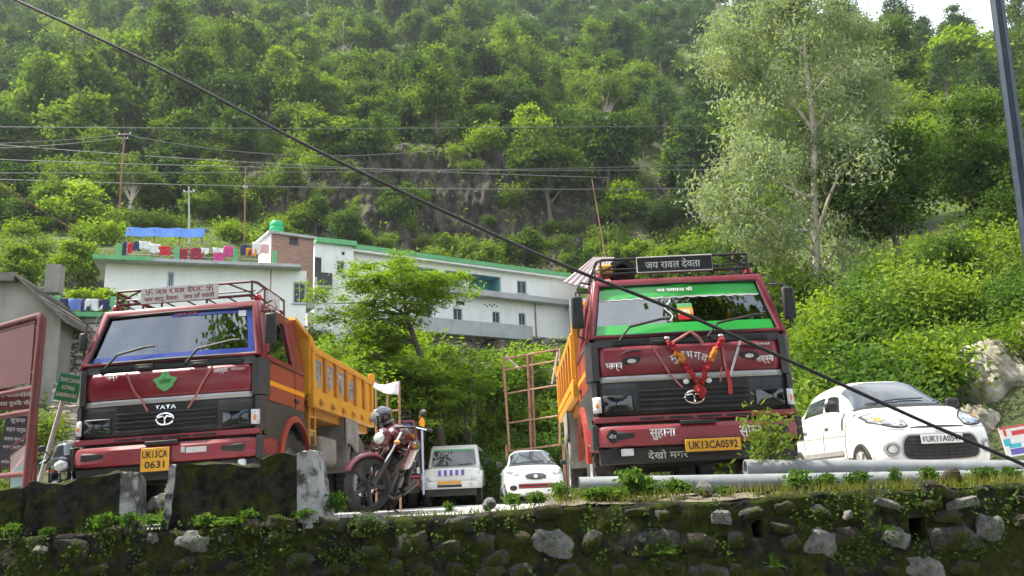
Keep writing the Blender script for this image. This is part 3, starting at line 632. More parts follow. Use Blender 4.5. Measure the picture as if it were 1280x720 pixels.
# low house at the left with laundry balcony
f = Facade((-17.5,33.0),(-13.0,34.2)); t = thing('white_outhouse', 'low white house with green-edged laundry balcony at left', 'house')
zl = at(110,402,33.6).z
m, P = wall_holes((f.o.x,f.o.y,0), f.U, f.N, f.l, 1.5, zl, [], .2); m.build('wall','wall_white',t,smooth=0)
m = MB(); fbox(f, 0, f.l, 1.5, zl, 4.0, 4.2, m); fbox(f, 0, .2, 1.5, zl, .01, 3.99, m); fbox(f, f.l-.2, f.l, 1.5, zl, .01, 3.99, m); m.build('rear_walls','wall_white',t,smooth=0)
fbox(f, -.2, f.l+.2, zl, zl+.18, -.5, 4.3).build('balcony_slab','trim_green',t,smooth=0)
u0,_ = f.uz(73,395); u1,_ = f.uz(143,390)
for u in (u0,u1): fbox(f, u-.11, u+.11, zl+.183, zl+.85, -.45, -.25).build('corner_post','trim_green',t,smooth=0)
m = MB(); m.cyl(f.P(u0,zl+.72,-.35), f.P(u1,zl+.72,-.35), .015, n=6); m.build('rail','pole_grey',t)
outh = (f, zl, u0, u1)
# grey gabled house at the far left
f = Facade((-19.6,28.0),(-14.2,28.9)); t = thing('old_grey_house', 'old grey plastered house with sagging stone-slab roof at far left', 'house')
fr = [f.uz(px,py) for px,py in ((-60,365),(15,352),(75,402),(75,470),(-60,470))]
ul = f.l; z_e = at(75,402,29).z; z_r = at(28,352,29).z
um = f.uz(22,352)[0]; ur = f.uz(76,402)[0]
m = MB(); m.prism([f.P(-1,1.0),f.P(ur,1.0),f.P(ur,z_e),f.P(um,z_r),f.P(-1,z_r-.2)], -f.N*4.5); m.build('wall','old_plaster',t,smooth=0)
rsb = random.Random(3)
for k in range(14):
    s0 = k/14; a = f.P(um+(ur+.35-um)*s0, z_r+(z_e-.25-z_r)*s0+.02); b_ = f.P(um+(ur+.35-um)*(s0+.1), z_r+(z_e-.25-z_r)*(s0+.1)+.05+rsb.uniform(0,.04))
    m = MB(); m.beam(a-f.N*2.1, b_-f.N*2.1, 5.0, .07, up=ZV); m.build('roof_slab','roof_stone',t,smooth=0)
m = MB(); fbox(f, -1.3, um, z_r-.2, z_r+.1, -.3, 4.8, m); m.build('roof_ridge','roof_stone',t,smooth=0)
fbox(f, um+.5, um+1.0, z_r-.3, z_r+.75, 1.0, 1.5).build('chimney','old_plaster',t,smooth=0)
# stairs up the left bank
t = thing('stone_steps', 'pale stone steps climbing the left bank behind the red frame', 'steps')
for k in range(16):
    z = .3+k*.26; m = MB(); p = at(108,560-k*8.2,19+k*.62)
    m.obox((p.x,19+k*.62,z), (1.7,.7,.28), Matrix.Rotation(R_(10+rsb.uniform(-3,3)),3,'Z')); m.build('step','dry_stone',t,smooth=0,bevel=.03)
# small shed with pale pink roof behind the right truck
t = thing('tin_roof_shed', 'pale pink tin roof shed showing left of the right roof rack', 'shed')
a,b_ = at(704,352,66), at(765,368,66); c_, d_ = at(768,322,69.5), at(741,322,69.5)
m = MB(); m.prism([a,b_,c_,d_],(0,.05,-.1)); m.build('roof','pink_roof',t,smooth=0)
for k in range(9):
    m = MB(); m.tube([a.lerp(b_,(k+.5)/9)+Vector((0,-.02,.03)),d_.lerp(c_,(k+.5)/9)+Vector((0,-.02,.03))],.05,6); m.build('roof_ridge','pink_roof',t)
MB().box(a.x+.5,b_.x-.2,66.6,69.4,10.5,b_.z-.1).build('wall','wall_white',t,smooth=0)
# far houses on the slope
def hut(label, px, py, Y, wd, ht, wall, roof, win=2, name='hillside_house'):
    p = at(px,py,Y); t = thing(name, label, 'house', (p.x,p.y,p.z)); 
    MB().box(-wd/2,wd/2,0,3.5,-2.5,ht).build('wall',wall,t,smooth=0)
    MB().box(-wd/2-.25,wd/2+.25,-.35,3.8,ht,ht+.22).build('roof',roof,t,smooth=0)
    for k in range(win):
        x = -wd/2+wd*(k+.5)/win; o = MB().box(x-.35,x+.35,-.05,-.003,ht*.25,ht*.75).build('window','window_dark',t,smooth=0)
        MB().box(x-.03,x+.03,-.08,-.052,ht*.25,ht*.75).build('frame','window_frame',o,smooth=0)
hut('tiny white shrine hut on the slope above the right truck', 889,271,96,1.9,1.4,'wall_white','flex_red',1,'shrine_hut')
hut('long low roof with brown wall behind the eucalyptus stem', 968,303,62,4.8,.7,'pink_roof','silver_paint',3)
hut('cream hut roof among trees right of the eucalyptus', 1098,276,75,2.4,1.0,'wall_white','pink_roof',1)
hut('cream hut higher among trees right of the eucalyptus', 1140,240,110,4.2,.9,'wall_white','pink_roof',1)
hut('white hut with grey roof high on the upper left slope', 184,52,232,8,2.2,'wall_white','silver_paint',2)
hut('pale roof peeping from trees right of the upper white hut', 305,48,236,7,1.2,'wall_white','silver_paint',2)
# blue tarp shelter
t = thing('tarp_shelter', 'blue tarpaulin shelter on the terrace behind the laundry', 'shelter')
a,b_ = at(157,283,58.8), at(255,285,60.5)
m = MB(); m.grid(lambda u, v: (a.x+(b_.x-a.x)*u, a.y+(b_.y-a.y)*u+ (1.6*v), a.z+(b_.z-a.z)*u + .035*math.sin(u*22) - .75*(1-v)*(v < .1) + .12*v), 40, 6); m.build('tarp','tarp_blue',t)
for u in (.03,.35,.68,.97):
    x = a.x+(b_.x-a.x)*u; y = a.y+(b_.y-a.y)*u+.2; z = a.z; m = MB(); m.cyl((x,y,h1(x,y)-.2),(x,y,z-.1),.05); m.build('post','pole_brown',t)
# laundry
def cloth(name, label, f, u, z, w_, h_, mat, d=-.70, group='clothes drying on the terrace line'):
    ph = u*3.7; m = MB()
    def fn(a, v):
        return f.P(u+(a-.5)*w_*(1-.08*v), z-h_*v - .03*math.sin(a*9+ph)*v, d-.02-.05*math.sin(a*11+ph)*v-.03*math.sin(a*5+v*3))
    m.grid(fn, 12, 8); return tag(m.build(name,mat,None,sol=.012), label, 'clothing', group)
LA = [(158,306,5,24,'navy','dark cloth hanging at the left end of the terrace line','towel'),(165,308,6,12,'red','small red cloth low beside the left green post','towel'),(173,306,9,11,'navy','navy shirt left of the white shirts on the line','shirt'),(183,306,13,9,'white','first white shirt from the left on the terrace line','shirt'),(195,309,13,11,'white','second white shirt beside the red one on the line','shirt'),(207,312,14,11,'red','bright red shirt between white shirt and green post','shirt'),(231,315,9,16,'maroon','maroon cloth just right of the second green post','towel'),(247,314,16,14,'maroon','wide maroon shawl in the middle of the line','shawl'),(257,314,9,7,'white','small white cloth beside the maroon shawl','towel'),(273,314,13,6,'white','white towel above the pink cloth on the line','towel'),(274,320,13,12,'pink','low hanging pink skirt under the white towel','skirt'),(286,312,12,13,'pink','pink shirt left of the third green post','shirt'),(307,310,13,13,'navy','navy trousers right of the third green post','trousers'),(314,314,14,10,'orange','orange cloth hanging below the navy trousers','shirt'),(321,307,11,15,'white','white pink towel right of the orange cloth','towel'),(331,309,11,12,'rose','pale rose cloth nearest the brick tower','towel')]
for px,py,w_,h_,c,lb,nm in LA:
    u,z = terr.uz(px,py); s = 50.0/1050; cloth(nm, lb, terr, u, z, w_*s*1.05, h_*s*1.1, 'cloth_'+c)
fo, zl, u0, u1 = outh
for k,(fr_,w_,h_,c,lb,nm) in enumerate([(.13,.55,.55,'navy','dark checked cloth first from left on the low balcony','towel'),(.35,.6,.6,'blue','blue patterned sheet on the low balcony','sheet'),(.52,.35,.62,'cloth_navy','navy cloth between the two sheets on the low balcony','towel'),(.66,.7,.58,'white','white sheet second from right on the low balcony','sheet'),(.86,.5,.55,'navy','dark cloth at the right end of the low balcony','towel')]):
    cloth(nm, lb, fo, u0+(u1-u0)*fr_, zl+.73, w_, h_*.8, c if c.startswith('cloth') else 'cloth_'+c, d=-.38, group='clothes on the low balcony')
# ------------------------------------------------------------------ tipper trucks
X, Y_, Z_ = Vector((1,0,0)), Vector((0,1,0)), Vector((0,0,1))
def wheel(parent, x, y, z, r, w_, side, rim='steel_rim', name='wheel', ax=None):
    """side = +1/-1: which way the hub faces"""
    t = MB(); a = Vector((side,0,0)); h = w_/2
    t.lathe([(r*.58,-h*.8),(r*.8,-h),(r*.93,-h),(r*.985,-h*.75),(r,-h*.3),(r,h*.3),(r*.985,h*.75),(r*.93,h),(r*.8,h),(r*.58,h*.8)], (x,y,z), a, 36, close=True)
    n = 30
    for i in range(n):
        th = 2*math.pi*i/n
        for s in (-1,1):
            c = Vector((x+s*h*.55, y+math.cos(th+s*.05)*r, z+math.sin(th+s*.05)*r)); m = Matrix.Rotation(th-math.pi/2,3,'X')
            t.obox(c, (h*.72,r*.12,.024), m)
    ty = t.build(name,'rubber',parent,smooth=30)
    m = MB(); m.lathe([(r*.59,-h*.6),(r*.62,h*.75),(r*.57,h*.8),(r*.52,h*.45),(r*.36,h*.3),(r*.3,h*.75),(r*.12,h*.9),(0,h*.92)], (x,y,z), a, 24)
    for i in range(8):
        th = 2*math.pi*i/8; p = Vector((x,y+math.cos(th)*r*.4,z+math.sin(th)*r*.4)); m.cyl(p+a*h*.3,p+a*h*.42,.018,n=6)
    m.build('rim',rim,ty,smooth=30); return ty

def truck(name, label, loc, rot, style, plate_lines, detail=True):
    t = thing(name, label, 'truck', loc, rot)
    B = lambda n, m, mat, p=t, **k: m.build(n, mat, p, **k)
    HW = 1.13                                            # half width of the cab
    def hw(z): return HW if z < 1.8 else HW - (z-1.8)*.20
    def fy(z): return 0.0 if z < 1.8 else (z-1.8)*.36    # front plane
    # --- front panels
    m = MB(); m.prism([(-HW+.1,.03,.86),(HW-.1,.03,.86),(HW-.1,.03,1.84),(-HW+.1,.03,1.84)], (0,.10,0)); B('front_bulkhead', m, 'charcoal', smooth=0)
    m = MB(); m.grid(lambda u, v: ((u*2-1)*1.02, -.035-.02*math.sin(math.pi*v)+.05*abs(u*2-1)**6, 1.405+.325*v), 24, 8)
    bon = B('bonnet_panel', m, 'truck_red', sol=.03)
    m = MB(); m.grid(lambda u, v: ((u*2-1)*1.02, -.05+.05*abs(u*2-1)**6, 1.335+.064*v), 24, 2); B('silver_strip', m, 'silver_paint', sol=.02)
    m = MB(); m.grid(lambda u, v: ((u*2-1)*1.06, -.04+.06*abs(u*2-1)**6, .965+.366*v), 24, 4); gr = B('grille_panel', m, 'charcoal', sol=.03)
    for k in range(5):
        m = MB(); z = 1.005+k*.052; m.box(-.60,.60,-.085,-.058,z,z+.02); B('grille_bar', m, 'black' if k % 2 else 'charcoal', gr, bevel=.006)
    m = MB(); m.box(-.62,.62,-.058,-.056,1.0,1.32); B('grille_mesh', m, 'black', gr, smooth=0)
    # oval badge with T
    m = MB(); m.tube([(.105*math.cos(i*math.pi/12), -.098, 1.13+.068*math.sin(i*math.pi/12)) for i in range(25)], .011, 6); m.tube([(-.085,-.1,1.15),(-.02,-.1,1.165),(0,-.1,1.13),(0,-.1,1.075)],.011,6); m.tube([(.085,-.1,1.15),(.02,-.1,1.165),(0,-.1,1.13)],.011,6); B('badge', m, 'chrome')
    # cowl with vents
    m = MB(); m.prism([(-1.05,-.02,1.735),(1.05,-.02,1.735),(1.05,.02,1.86),(-1.05,.02,1.86)], (0,.1,0)); cw = B('cowl', m, 'charcoal', bevel=.01)
    for x0,x1 in ((-.86,-.46),(-.16,.2),(.48,.9)):
        m = MB(); m.box(x0,x1,-.035,.01,1.755,1.80); B('vent', m, 'black', cw, smooth=0)
    for x0 in (-.42,.26):
        m = MB(); m.box(x0,x0+.22,-.04,.0,1.75,1.82); m.box(x0+.03,x0+.19,-.05,-.04,1.765,1.79); B('grab_recess', m, 'charcoal', cw, bevel=.008)
    # dark corner deflectors
    for s in (-1,1):
        m = MB(); m.loft([[(s*1.025,-.03,z),(s*1.10,-.015,z),(s*1.155,.06,z),(s*1.16,.22,z),(s*1.10,.22,z),(s*1.02,.05,z)] for z in (1.36,1.5,1.74,1.80)]); B('corner_deflector', m, 'charcoal', smooth=40)
        m = MB(); m.loft([[(s*1.065,-.035,z),(s*1.12,-.02,z),(s*1.15,.05,z),(s*1.15,.16,z),(s*1.06,.1,z)] for z in (.93,1.345)]); B('corner_panel', m, 'charcoal', smooth=40)
        # headlamps
        m = MB(); m.box(s*.84-.17,s*.84+.17,-.075,-.03,1.0,1.19); hl = B('headlight', m, 'black', bevel=.02)
        m = MB(); m.grid(lambda u, v: (s*.84-.15+.30*u, -.08-.012*math.sin(math.pi*u)*math.sin(math.pi*v), 1.015+.16*v), 8, 6); B('lens', m, 'lamp_lens', hl)
        m = MB()
        for q in (-.07,.07): m.lathe([(.062,0),(.045,.02),(.02,.03),(0,.03)], (s*.84+q,-.078,1.095), (0,1,0), 16)
        B('reflector', m, 'chrome', hl)
        m = MB(); m.grid(lambda u, v: (s*(1.03+.085*u), -.07+.05*u*u, 1.0+.175*v), 4, 4); B('indicator_lamp', m, 'lamp_glass', sol=.02)
        m = MB(); m.ell((s*1.07,-.066,1.08),(.025,.012,.035)); B('indicator_bulb', m, 'amber')
    # red lower strip with slots, bumper, valance
    m = MB(); m.box(-1.12,1.12,-.07,.06,.885,.955); B('lower_strip', m, 'bumper_red', bevel=.012)
    for k in range(4):
        m = MB(); x0 = -.62+k*.32; m.box(x0,x0+.27,-.074,-.06,.905,.93); B('slot', m, 'black', smooth=0)
    m = MB(); sec = []
    for x, y0, dz in ((-1.19,.16,.05),(-1.14,-.02,.02),(-1.0,-.11,0),(-.5,-.14,0),(0,-.145,0),(.5,-.14,0),(1.0,-.11,0),(1.14,-.02,.02),(1.19,.16,.05)):
        sec.append([(x,y0,.625+dz),(x,y0-.03,.66+dz),(x,y0-.03,.80-dz*.5),(x,y0,.845-dz*.5),(x,y0+.12,.85-dz*.5),(x,y0+.12,.62+dz)])
    m.loft(sec); bp = B('bumper', m, 'bumper_red', smooth=30)
    for s in (-1,1):
        m = MB(); m.box(s*.83-.16,s*.83+.16,-.158,-.10,.685,.79); B('bumper_recess', m, 'black', bp, bevel=.03)
        m = MB(); m.box(s*1.125-.03,s*1.125+.03,-.09,.2,.60,.87); B('bumper_joint', m, 'charcoal', bp, bevel=.01)
    m = MB(); m.box(-1.08,1.08,-.06,.10,.44,.61); B('valance', m, 'black', bevel=.01)
    m = MB(); m.box(-.2,.2,-.19,-.10,.83,.875); B('plate_lamp_bar', m, 'black', bp, bevel=.01)
    # --- windscreen and cab shell
    zb, zt = 1.85, 2.50
    def FP(x, z, d=0): return Vector((x, fy(z)+d, z))
    O = [FP(-hw(1.84),1.84),FP(hw(1.84),1.84),FP(hw(2.58)+.01,2.58),FP(-hw(2.58)-.01,2.58)]
    I = [FP(-hw(zb)+.075,zb+.02),FP(hw(zb)-.075,zb+.02),FP(hw(zt)-.065,zt),FP(-hw(zt)+.065,zt)]
    m = MB(); m.frame(O, I); B('windscreen_frame', m, 'truck_red', sol=.05, bevel=.012)
    def WS(u, v, d=.0):
        a = I[0].lerp(I[1],u); b_ = I[3].lerp(I[2],u); p = a.lerp(b_,v); return p+Vector((0,d-.05*math.sin(math.pi*u)+.0,0))
    m = MB(); m.grid(lambda u, v: WS(u,v,.03), 20, 8); ws = B('windscreen', m, 'windshield')
    m = MB(); q = [WS(u,0,.0) for u in (0,.25,.5,.75,1)]; m.tube([WS(0,0),WS(.5,0),WS(1,0),WS(1,.5),WS(1,1),WS(.5,1),WS(0,1),WS(0,.5),WS(0,0)], .016, 6); B('rubber_seal', m, 'black', ws)
    fm = 'film_green' if style == 'green' else 'film_blue'
    def film(n, v0, v1, u0=0.01, u1=.99, mat=fm, sc_=0):
        m = MB(); m.grid(lambda u, v: WS(u0+(u1-u0)*u, v0+(v1-v0)*v - (sc_*abs(math.sin(u*math.pi*13)) if v == 0 else 0), .024), 78 if sc_ else 20, 3); return B(n, m, mat, ws)
    if style == 'green':
        film('sun_film', .75, .99, sc_=.02); film('sun_film', .01, .21)
        film('film_edge', .725, .75, mat='dull_white', sc_=.02)
        text('जय नागराजा की', WS(.47,.88,.005), X, (WS(.5,1)-WS(.5,.9)), .42, .06, 'white_paint', ws, 'film_lettering')
        m = MB(); m.grid(lambda u, v: WS(.47+.09*u,.26+.1*v,.02),4,2); B('sticker', m, 'lamp_red', ws)
        m = MB(); m.grid(lambda u, v: WS(.47+.09*u,.362+.14*v,.02),4,2); B('sticker', m, 'plate_yellow', ws)
        m = MB(); m.grid(lambda u, v: WS(.47+.09*u,.505+.08*v,.02),4,2); B('sticker', m, 'sticker_green', ws)
        text('जय', WS(.515,.41,.012), X, (WS(.5,1)-WS(.5,.9)), .1, .06, 'white_paint', ws, 'sticker_lettering')
        m = MB(); m.tube([WS(.42+.02*math.sin(k*.9), .25+.05*k, .04) for k in range(10)], .012, 6); m.tube([WS(.545+.012*math.sin(k*1.4), .56+.02*k, .04) for k in range(7)], .01, 6); B('hanging_beads', m, 'white_paint', ws)
    elif style == 'blue':
        film('sun_film', .01, .13); film('sun_film', .90, .99, .45, .99); film('sun_film', .13, .9, .955, .99)
        m = MB(); m.grid(lambda u, v: WS(.90+.05*u,.82+.13*v,.02),2,2); B('sticker', m, 'white_paint', ws)
        for u0,u1 in ((.60,.73),(.865,.93)):
            m = MB(); m.grid(lambda u, v: WS(u0+(u1-u0)*u+ (.015*(1-v)),.28+.2*v,.2),2,2); B('dash_card', m, 'dull_white', ws)
            m = MB(); m.grid(lambda u, v: WS(u0+(u1-u0)*u+.015,.2+.07*v,.2),2,2); B('dash_fringe', m, 'plate_yellow', ws)
        text('जय', WS(.55,.95,.01), X, (WS(.5,1)-WS(.5,.9)), .3, .035, 'lamp_red', ws, 'film_lettering')
    else:
        film('sun_film', .82, .99)
    # sides
    for s in (-1,1):
        w0, w1 = s*hw(1.8), s*hw(2.56)
        def SP(y, z): return Vector((s*hw(z), y, z))
        O2 = [SP(.02,1.80),SP(1.75,1.80),SP(1.75,2.58),SP(fy(2.58)-.02,2.58)]
        I2 = [SP(.30,1.86),SP(1.22,1.86),SP(1.20,2.44),SP(.42,2.44)]
        m = MB(); m.frame(O2, I2); up = B('upper_side', m, 'truck_red' , sol=.05, bevel=.01)
        m = MB(); m.poly([p+Vector((-s*.012,0,0)) for p in I2]); B('side_window', m, 'side_glass', up, smooth=0)
        m = MB(); m.prism([(s*HW,.18,1.30),(s*HW,1.74,1.30),(s*HW,1.74,1.80),(s*HW,.06,1.80)], (-s*.05,0,0)); dr = B('door', m, 'truck_orange', bevel=.008)
        m = MB(); m.prism([(s*(HW+.004),.18,1.50),(s*(HW+.004),1.74,1.50),(s*(HW+.004),1.74,1.56),(s*(HW+.004),.16,1.56)], (-s*.003,0,0)); B('door_stripe', m, 'stripe_orange', dr, smooth=0)
        m = MB(); m.tube([(s*(HW+.002),.24,1.31),(s*(HW+.002),.22,1.79),(s*(HW+.002),1.30,1.79),(s*(HW+.002),1.34,1.31),(s*(HW+.002),.24,1.31)],.006,5); B('door_seam', m, 'ink', dr)
        m = MB(); m.box(s*(HW+.012)-.012,s*(HW+.012)+.012,1.28,1.44,1.38,1.43); B('handle', m, 'black', dr, bevel=.008)
        arc = [(s*HW, 1.28+.60*math.cos(a), .52+.60*math.sin(a)) for a in np.linspace(math.pi*.98, math.pi*.12, 14)]
        m = MB(); m.prism([(s*HW,.10,.90),(s*HW,.10,1.296),(s*HW,1.74,1.296)]+[(s*HW,1.74,.62)]*0+[(s*HW,1.74,1.0)]+[p for p in reversed(arc)][1:]+[(s*HW,.66,.80)], (-s*.05,0,0)); B('lower_side', m, 'charcoal', smooth=30)
        m = MB(); pts = [(1.28+.60*math.cos(a), .52+.60*math.sin(a)) for a in np.linspace(math.pi*1.02, math.pi*.02, 18)]; po = [(1.28+.68*math.cos(a), .52+.68*math.sin(a)) for a in np.linspace(math.pi*1.02, math.pi*.02, 18)]
        for i in range(17):
            V = [(s*(HW+.05),*pts[i]),(s*(HW+.05),*pts[i+1]),(s*(HW+.03),*po[i+1]),(s*(HW+.03),*po[i]),(s*(HW-.02),*pts[i]),(s*(HW-.02),*pts[i+1]),(s*(HW-.02),*po[i+1]),(s*(HW-.02),*po[i])]
            m.add(V, [(0,1,2,3),(7,6,5,4),(0,4,5,1),(3,2,6,7)])
        B('wheel_arch', m, 'truck_orange', smooth=40)
        m = MB(); m.box(s*1.04-.09,s*1.04+.09,.12,.62,.60,.88); B('step', m, 'bumper_red', bevel=.015)
        # mirror
        mx_ = s*(hw(2.2)+.17); k_ = .6 if (style == 'blue' and s < 0) else 1; mx_ -= s*.1*(1-k_)*2; mi = MB(); mi.box(mx_-.07*k_,mx_+.07*k_,.02,.09,2.17-.19*k_,2.17+.19*k_); mr = B('mirror', mi, 'black', bevel=.025)
        mi = MB(); mi.tube([(s*hw(2.5),.32,2.46),(mx_,.12,2.42),(mx_,.08,2.0),(mx_,.1,1.9),(s*hw(1.85),.2,1.86)], .012, 6); B('mirror_arm', mi, 'black', mr)
        mi = MB(); mi.tube([(s*1.0,.5,2.6),(s*1.12,.45,2.62),(s*1.18,.4,2.52),(s*1.15,.36,2.44)], .012, 6); B('arm_loop', mi, 'black', mr)
        wheel(t, s*.96, 1.28, .50, .50, .26, s)
        for q in (.72,1.02): wheel(t, s*q, 4.75, .50, .50, .25, s)
        # mud flap and rear fender
        m = MB(); ry = 4.75; pp = [(ry+.64*math.cos(a), .52+.64*math.sin(a)) for a in np.linspace(math.pi*1.0, math.pi*.15, 12)]
        m.grid(lambda u, v: (s*(.60+.56*u), *pp[int(round(v*11))]), 3, 11); B('rear_fender', m, 'mud_grey', sol=.02)
        m = MB(); m.grid(lambda u, v: (s*(.62+.54*u)+.02*math.sin(v*5), 3.98+.06*math.sin(v*3+u*2), .62+.85*v), 5, 8); B('mud_flap', m, 'mud_grey', sol=.015)
        m = MB(); m.grid(lambda u, v: (s*1.17, 3.9+.9*u, .98+.5*v-(.0 if u < .4 else .12*math.sin((u-.4)*3))), 6, 4); B('side_guard', m, 'mud_grey', sol=.012)
        if s > 0:
            m = MB(); m.box(.62,1.08,2.75,3.7,.62,1.05); B('fuel_tank', m, 'mud_grey', bevel=.07, seg=3)
        else:
            m = MB(); m.box(-1.05,-.62,2.7,3.3,.65,1.0); B('battery_box', m, 'chassis', bevel=.03)
            m = MB(); m.cyl((-.8,3.4,.8),(-.8,3.85,.8),.16,n=18); B('air_tank', m, 'chassis')
        m = MB(); m.tube([(s*.98,2.12,1.5),(s*1.08,2.12,1.2),(s*1.08,2.12,.95)],.014,6); m.tube([(s*1.08,2.12,1.5),(s*1.08,2.12,.88),(s*1.08,2.42,.88),(s*1.08,2.42,1.5)],.02,6)
        for zz in (1.08,1.28): m.tube([(s*1.08,2.12,zz),(s*1.08,2.42,zz)],.016,6)
        if s > 0: B('ladder', m, 'bed_yellow')
    m = MB(); sec = []
    for y, zc, k in ((.26,2.565,.985),(.36,2.61,.975),(.9,2.635,.97),(1.6,2.63,.97),(1.76,2.58,.98)):
        w_ = hw(2.58)+.015; sec.append([(w_*k*c, y, zc-.0-.045*abs(c)**4) for c in (-1,-.8,-.4,0,.4,.8,1)]+[(w_*k, y, 2.53),(-w_*k,y,2.53)])
    m.loft(sec); B('roof', m, 'truck_red', smooth=40)
    m = MB(); m.box(-HW+.03,HW-.03,1.72,1.78,.9,1.80); m.box(-hw(2.5)+.05,hw(2.5)-.05,1.72,1.78,1.80,1.98); m.box(-hw(2.5)+.05,-.55,1.72,1.78,1.98,2.52); m.box(.55,hw(2.5)-.05,1.72,1.78,1.98,2.52); m.box(-.55,.55,1.72,1.78,2.36,2.52); B('cab_back', m, 'charcoal', smooth=0)
    m = MB(); m.box(-1.05,1.05,.05,.42,1.60,1.84); B('dashboard', m, 'black', bevel=.05)
    for s in (-1,1): 
        m = MB(); m.box(s*.5-.26,s*.5+.26,1.2,1.4,1.5,2.3); m.box(s*.5-.26,s*.5+.26,.85,1.25,1.4,1.55); B('seat', m, 'seat_cloth', bevel=.05)
    m = MB(); m.tube([(-.5+.22*math.cos(a), .52-.1*math.sin(a), 1.9+.18*math.sin(a)) for a in np.linspace(0,2*math.pi,20)], .016, 6); B('steering_wheel', m, 'black')
    # wipers
    for x0,x1 in ((-.78,-.18),(.22,.88)):
        m = MB(); z0 = 1.87; m.tube([(x0,-.06,1.80),(x0+.13,-.055,1.95),(x0+.25,-.05,1.985)],.014,6); m.tube([(x0+.13,-.06,1.955),(x1-.1,-.06,2.03),(x1,-.055,2.03)],.016,6); B('wiper', m, 'black')
    # roof rack
    m = MB(); rz, rt, ry0, ry1, rw = 2.68, 2.86, .34, 1.5, .92
    for z in (rz,rt):
        m.tube([(-rw,ry1,z),(-rw,ry0+.08,z),(-rw+.05,ry0,z),(rw-.05,ry0,z),(rw,ry0+.08,z),(rw,ry1,z)],.018,6)
    for x in np.linspace(-rw+.04,rw-.04,4): m.tube([(x,ry0,rz-.06),(x,ry0,rt)],.014,6)
    for y in (.7,1.1,1.5):
        for s in (-1,1): m.tube([(s*rw,y,rz-.06),(s*rw,y,rt)],.014,6)
    for s in (-1,1): m.tube([(s*rw,ry0+.05,rz+.02),(s*rw*1.0,.7,rt)],.012,6); m.tube([(s*(rw-.02),ry0,rz+.02),(s*.55,ry0,rt)],.012,6)
    rk = B('roof_rack', m, 'rack_metal_'+('red' if style == 'blue' else 'black'))
    for k in range(7):
        m = MB(); x = -rw+.1+k*(2*rw-.2)/6; m.tube([(x,ry0,rz+.01),(x,ry1,rz+.01)],.011,5); B('rack_slat', m, 'rack_metal_black', rk)
    m = MB(); m.tube([(-rw,.95,rz),(rw,.95,rz)],.012,5); m.tube([(-rw,ry1,rz),(rw,ry1,rz)],.014,5); m.tube([(-rw,ry0+.02,rz+.06),(rw,ry0+.02,rz+.06)],.011,5); B('rack_crossbar', m, 'rack_metal_black', rk)
    # --- chassis and tipper bed
    m = MB()
    for s in (-1,1): m.box(s*.4-.05,s*.4+.05,.4,6.0,.82,1.05)
    for y in (.5,1.6,2.6,3.6,4.75,5.8): m.box(-.35,.35,y-.05,y+.05,.85,1.0)
    m.cyl((-.95,1.28,.5),(.95,1.28,.5),.07); m.cyl((-1,4.75,.5),(1,4.75,.5),.09); m.ell((0,4.75,.5),(.22,.2,.22)); m.box(-.3,.3,.55,1.7,.6,1.4); B('chassis', m, 'chassis', smooth=30)
    BW, y0, y1, z0, z1 = 1.17, 2.02, 6.05, 1.50, 2.20
    bed = MB(); bed.box(-BW+.02,BW-.02,y0,y1,z0,z0+.08); bed.box(-BW+.1,BW-.1,y0+.1,y1-.1,1.28,1.5); bd = B('bed_floor', bed, 'bed_brown', smooth=0)
    for s in (-1,1):
        m = MB(); m.box(s*(BW-.05)-.02,s*(BW-.05)+.02,y0,y1,z0+.083,z1); sw = B('bed_side', m, 'bed_yellow', smooth=0)
        m = MB(); m.box(s*(BW-.03)-.05,s*(BW-.03)+.05,y0,y1,z1,z1+.09); B('top_rail', m, 'bed_yellow', sw, bevel=.015)
        m = MB(); m.box(s*(BW-.03)-.05,s*(BW-.03)+.05,y0-.01,y1+.01,z0-.10,z0+.16); B('bottom_rail', m, 'bed_yellow', sw, bevel=.015)
        for k in range(7 if detail else 5):
            y = y0+.05+k*(y1-y0-.1)/6; m = MB(); m.box(s*(BW-.01)-.03,s*(BW-.01)+.03,y-.055,y+.055,z0+.163,z1-.002); B('rib', m, 'bed_brown' if k not in (0,6) else 'bed_yellow', sw, bevel=.012)
        for k in range(6):
            y = y0+.35+k*.66; m = MB(); m.prism([(s*(BW+.02),y-.06,z0+.05),(s*(BW+.02),y+.06,z0+.05),(s*(BW+.07),y+.05,z0-.03),(s*(BW+.07),y-.05,z0-.03)],(0,0,-.04)); B('latch', m, 'bed_brown', sw)
        if style == 'blue' and s > 0:
            for k, ch in enumerate(['पा','हा','जा','की']):
                y = y0+.05+.336+(k)*.672*1.0
                text(ch, (BW-.026, y, 1.93), Y_, Z_, .32, .40, 'dull_white', sw, 'painted_letter', bold=.045)
                text(ch, (BW-.022, y+.015, 1.93), Y_, Z_, .32, .40, 'letter_blue', sw, 'painted_letter', bold=.015)
    m = MB(); m.box(-BW+.03,BW-.03,y0-.06,y0-.003,z0+.083,z1+.2); m.add([(-BW+.03,y0-.06,z1+.2),(BW-.03,y0-.06,z1+.2),(BW-.15,y0-.32,z1+.42),(-BW+.15,y0-.32,z1+.42),(-BW+.03,y0-.0,z1+.24),(BW-.03,y0-.0,z1+.24),(BW-.15,y0-.3,z1+.47),(-BW+.15,y0-.3,z1+.47)],[(0,1,2,3),(7,6,5,4),(0,4,5,1),(1,5,6,2),(2,6,7,3),(3,7,4,0)])
    hb = B('headboard', m, 'bed_yellow', smooth=0)
    for s in (-1,1):
        m = MB(); m.prism([(s*(BW-.02),y0-.05,z1+.09),(s*(BW-.02),y0+.35,z1+.09),(s*(BW-.02),y0+.1,z1+.22),(s*(BW-.02),y0-.05,z1+.26)],(-s*.05,0,0)); B('gusset', m, 'bed_yellow', hb, smooth=0)
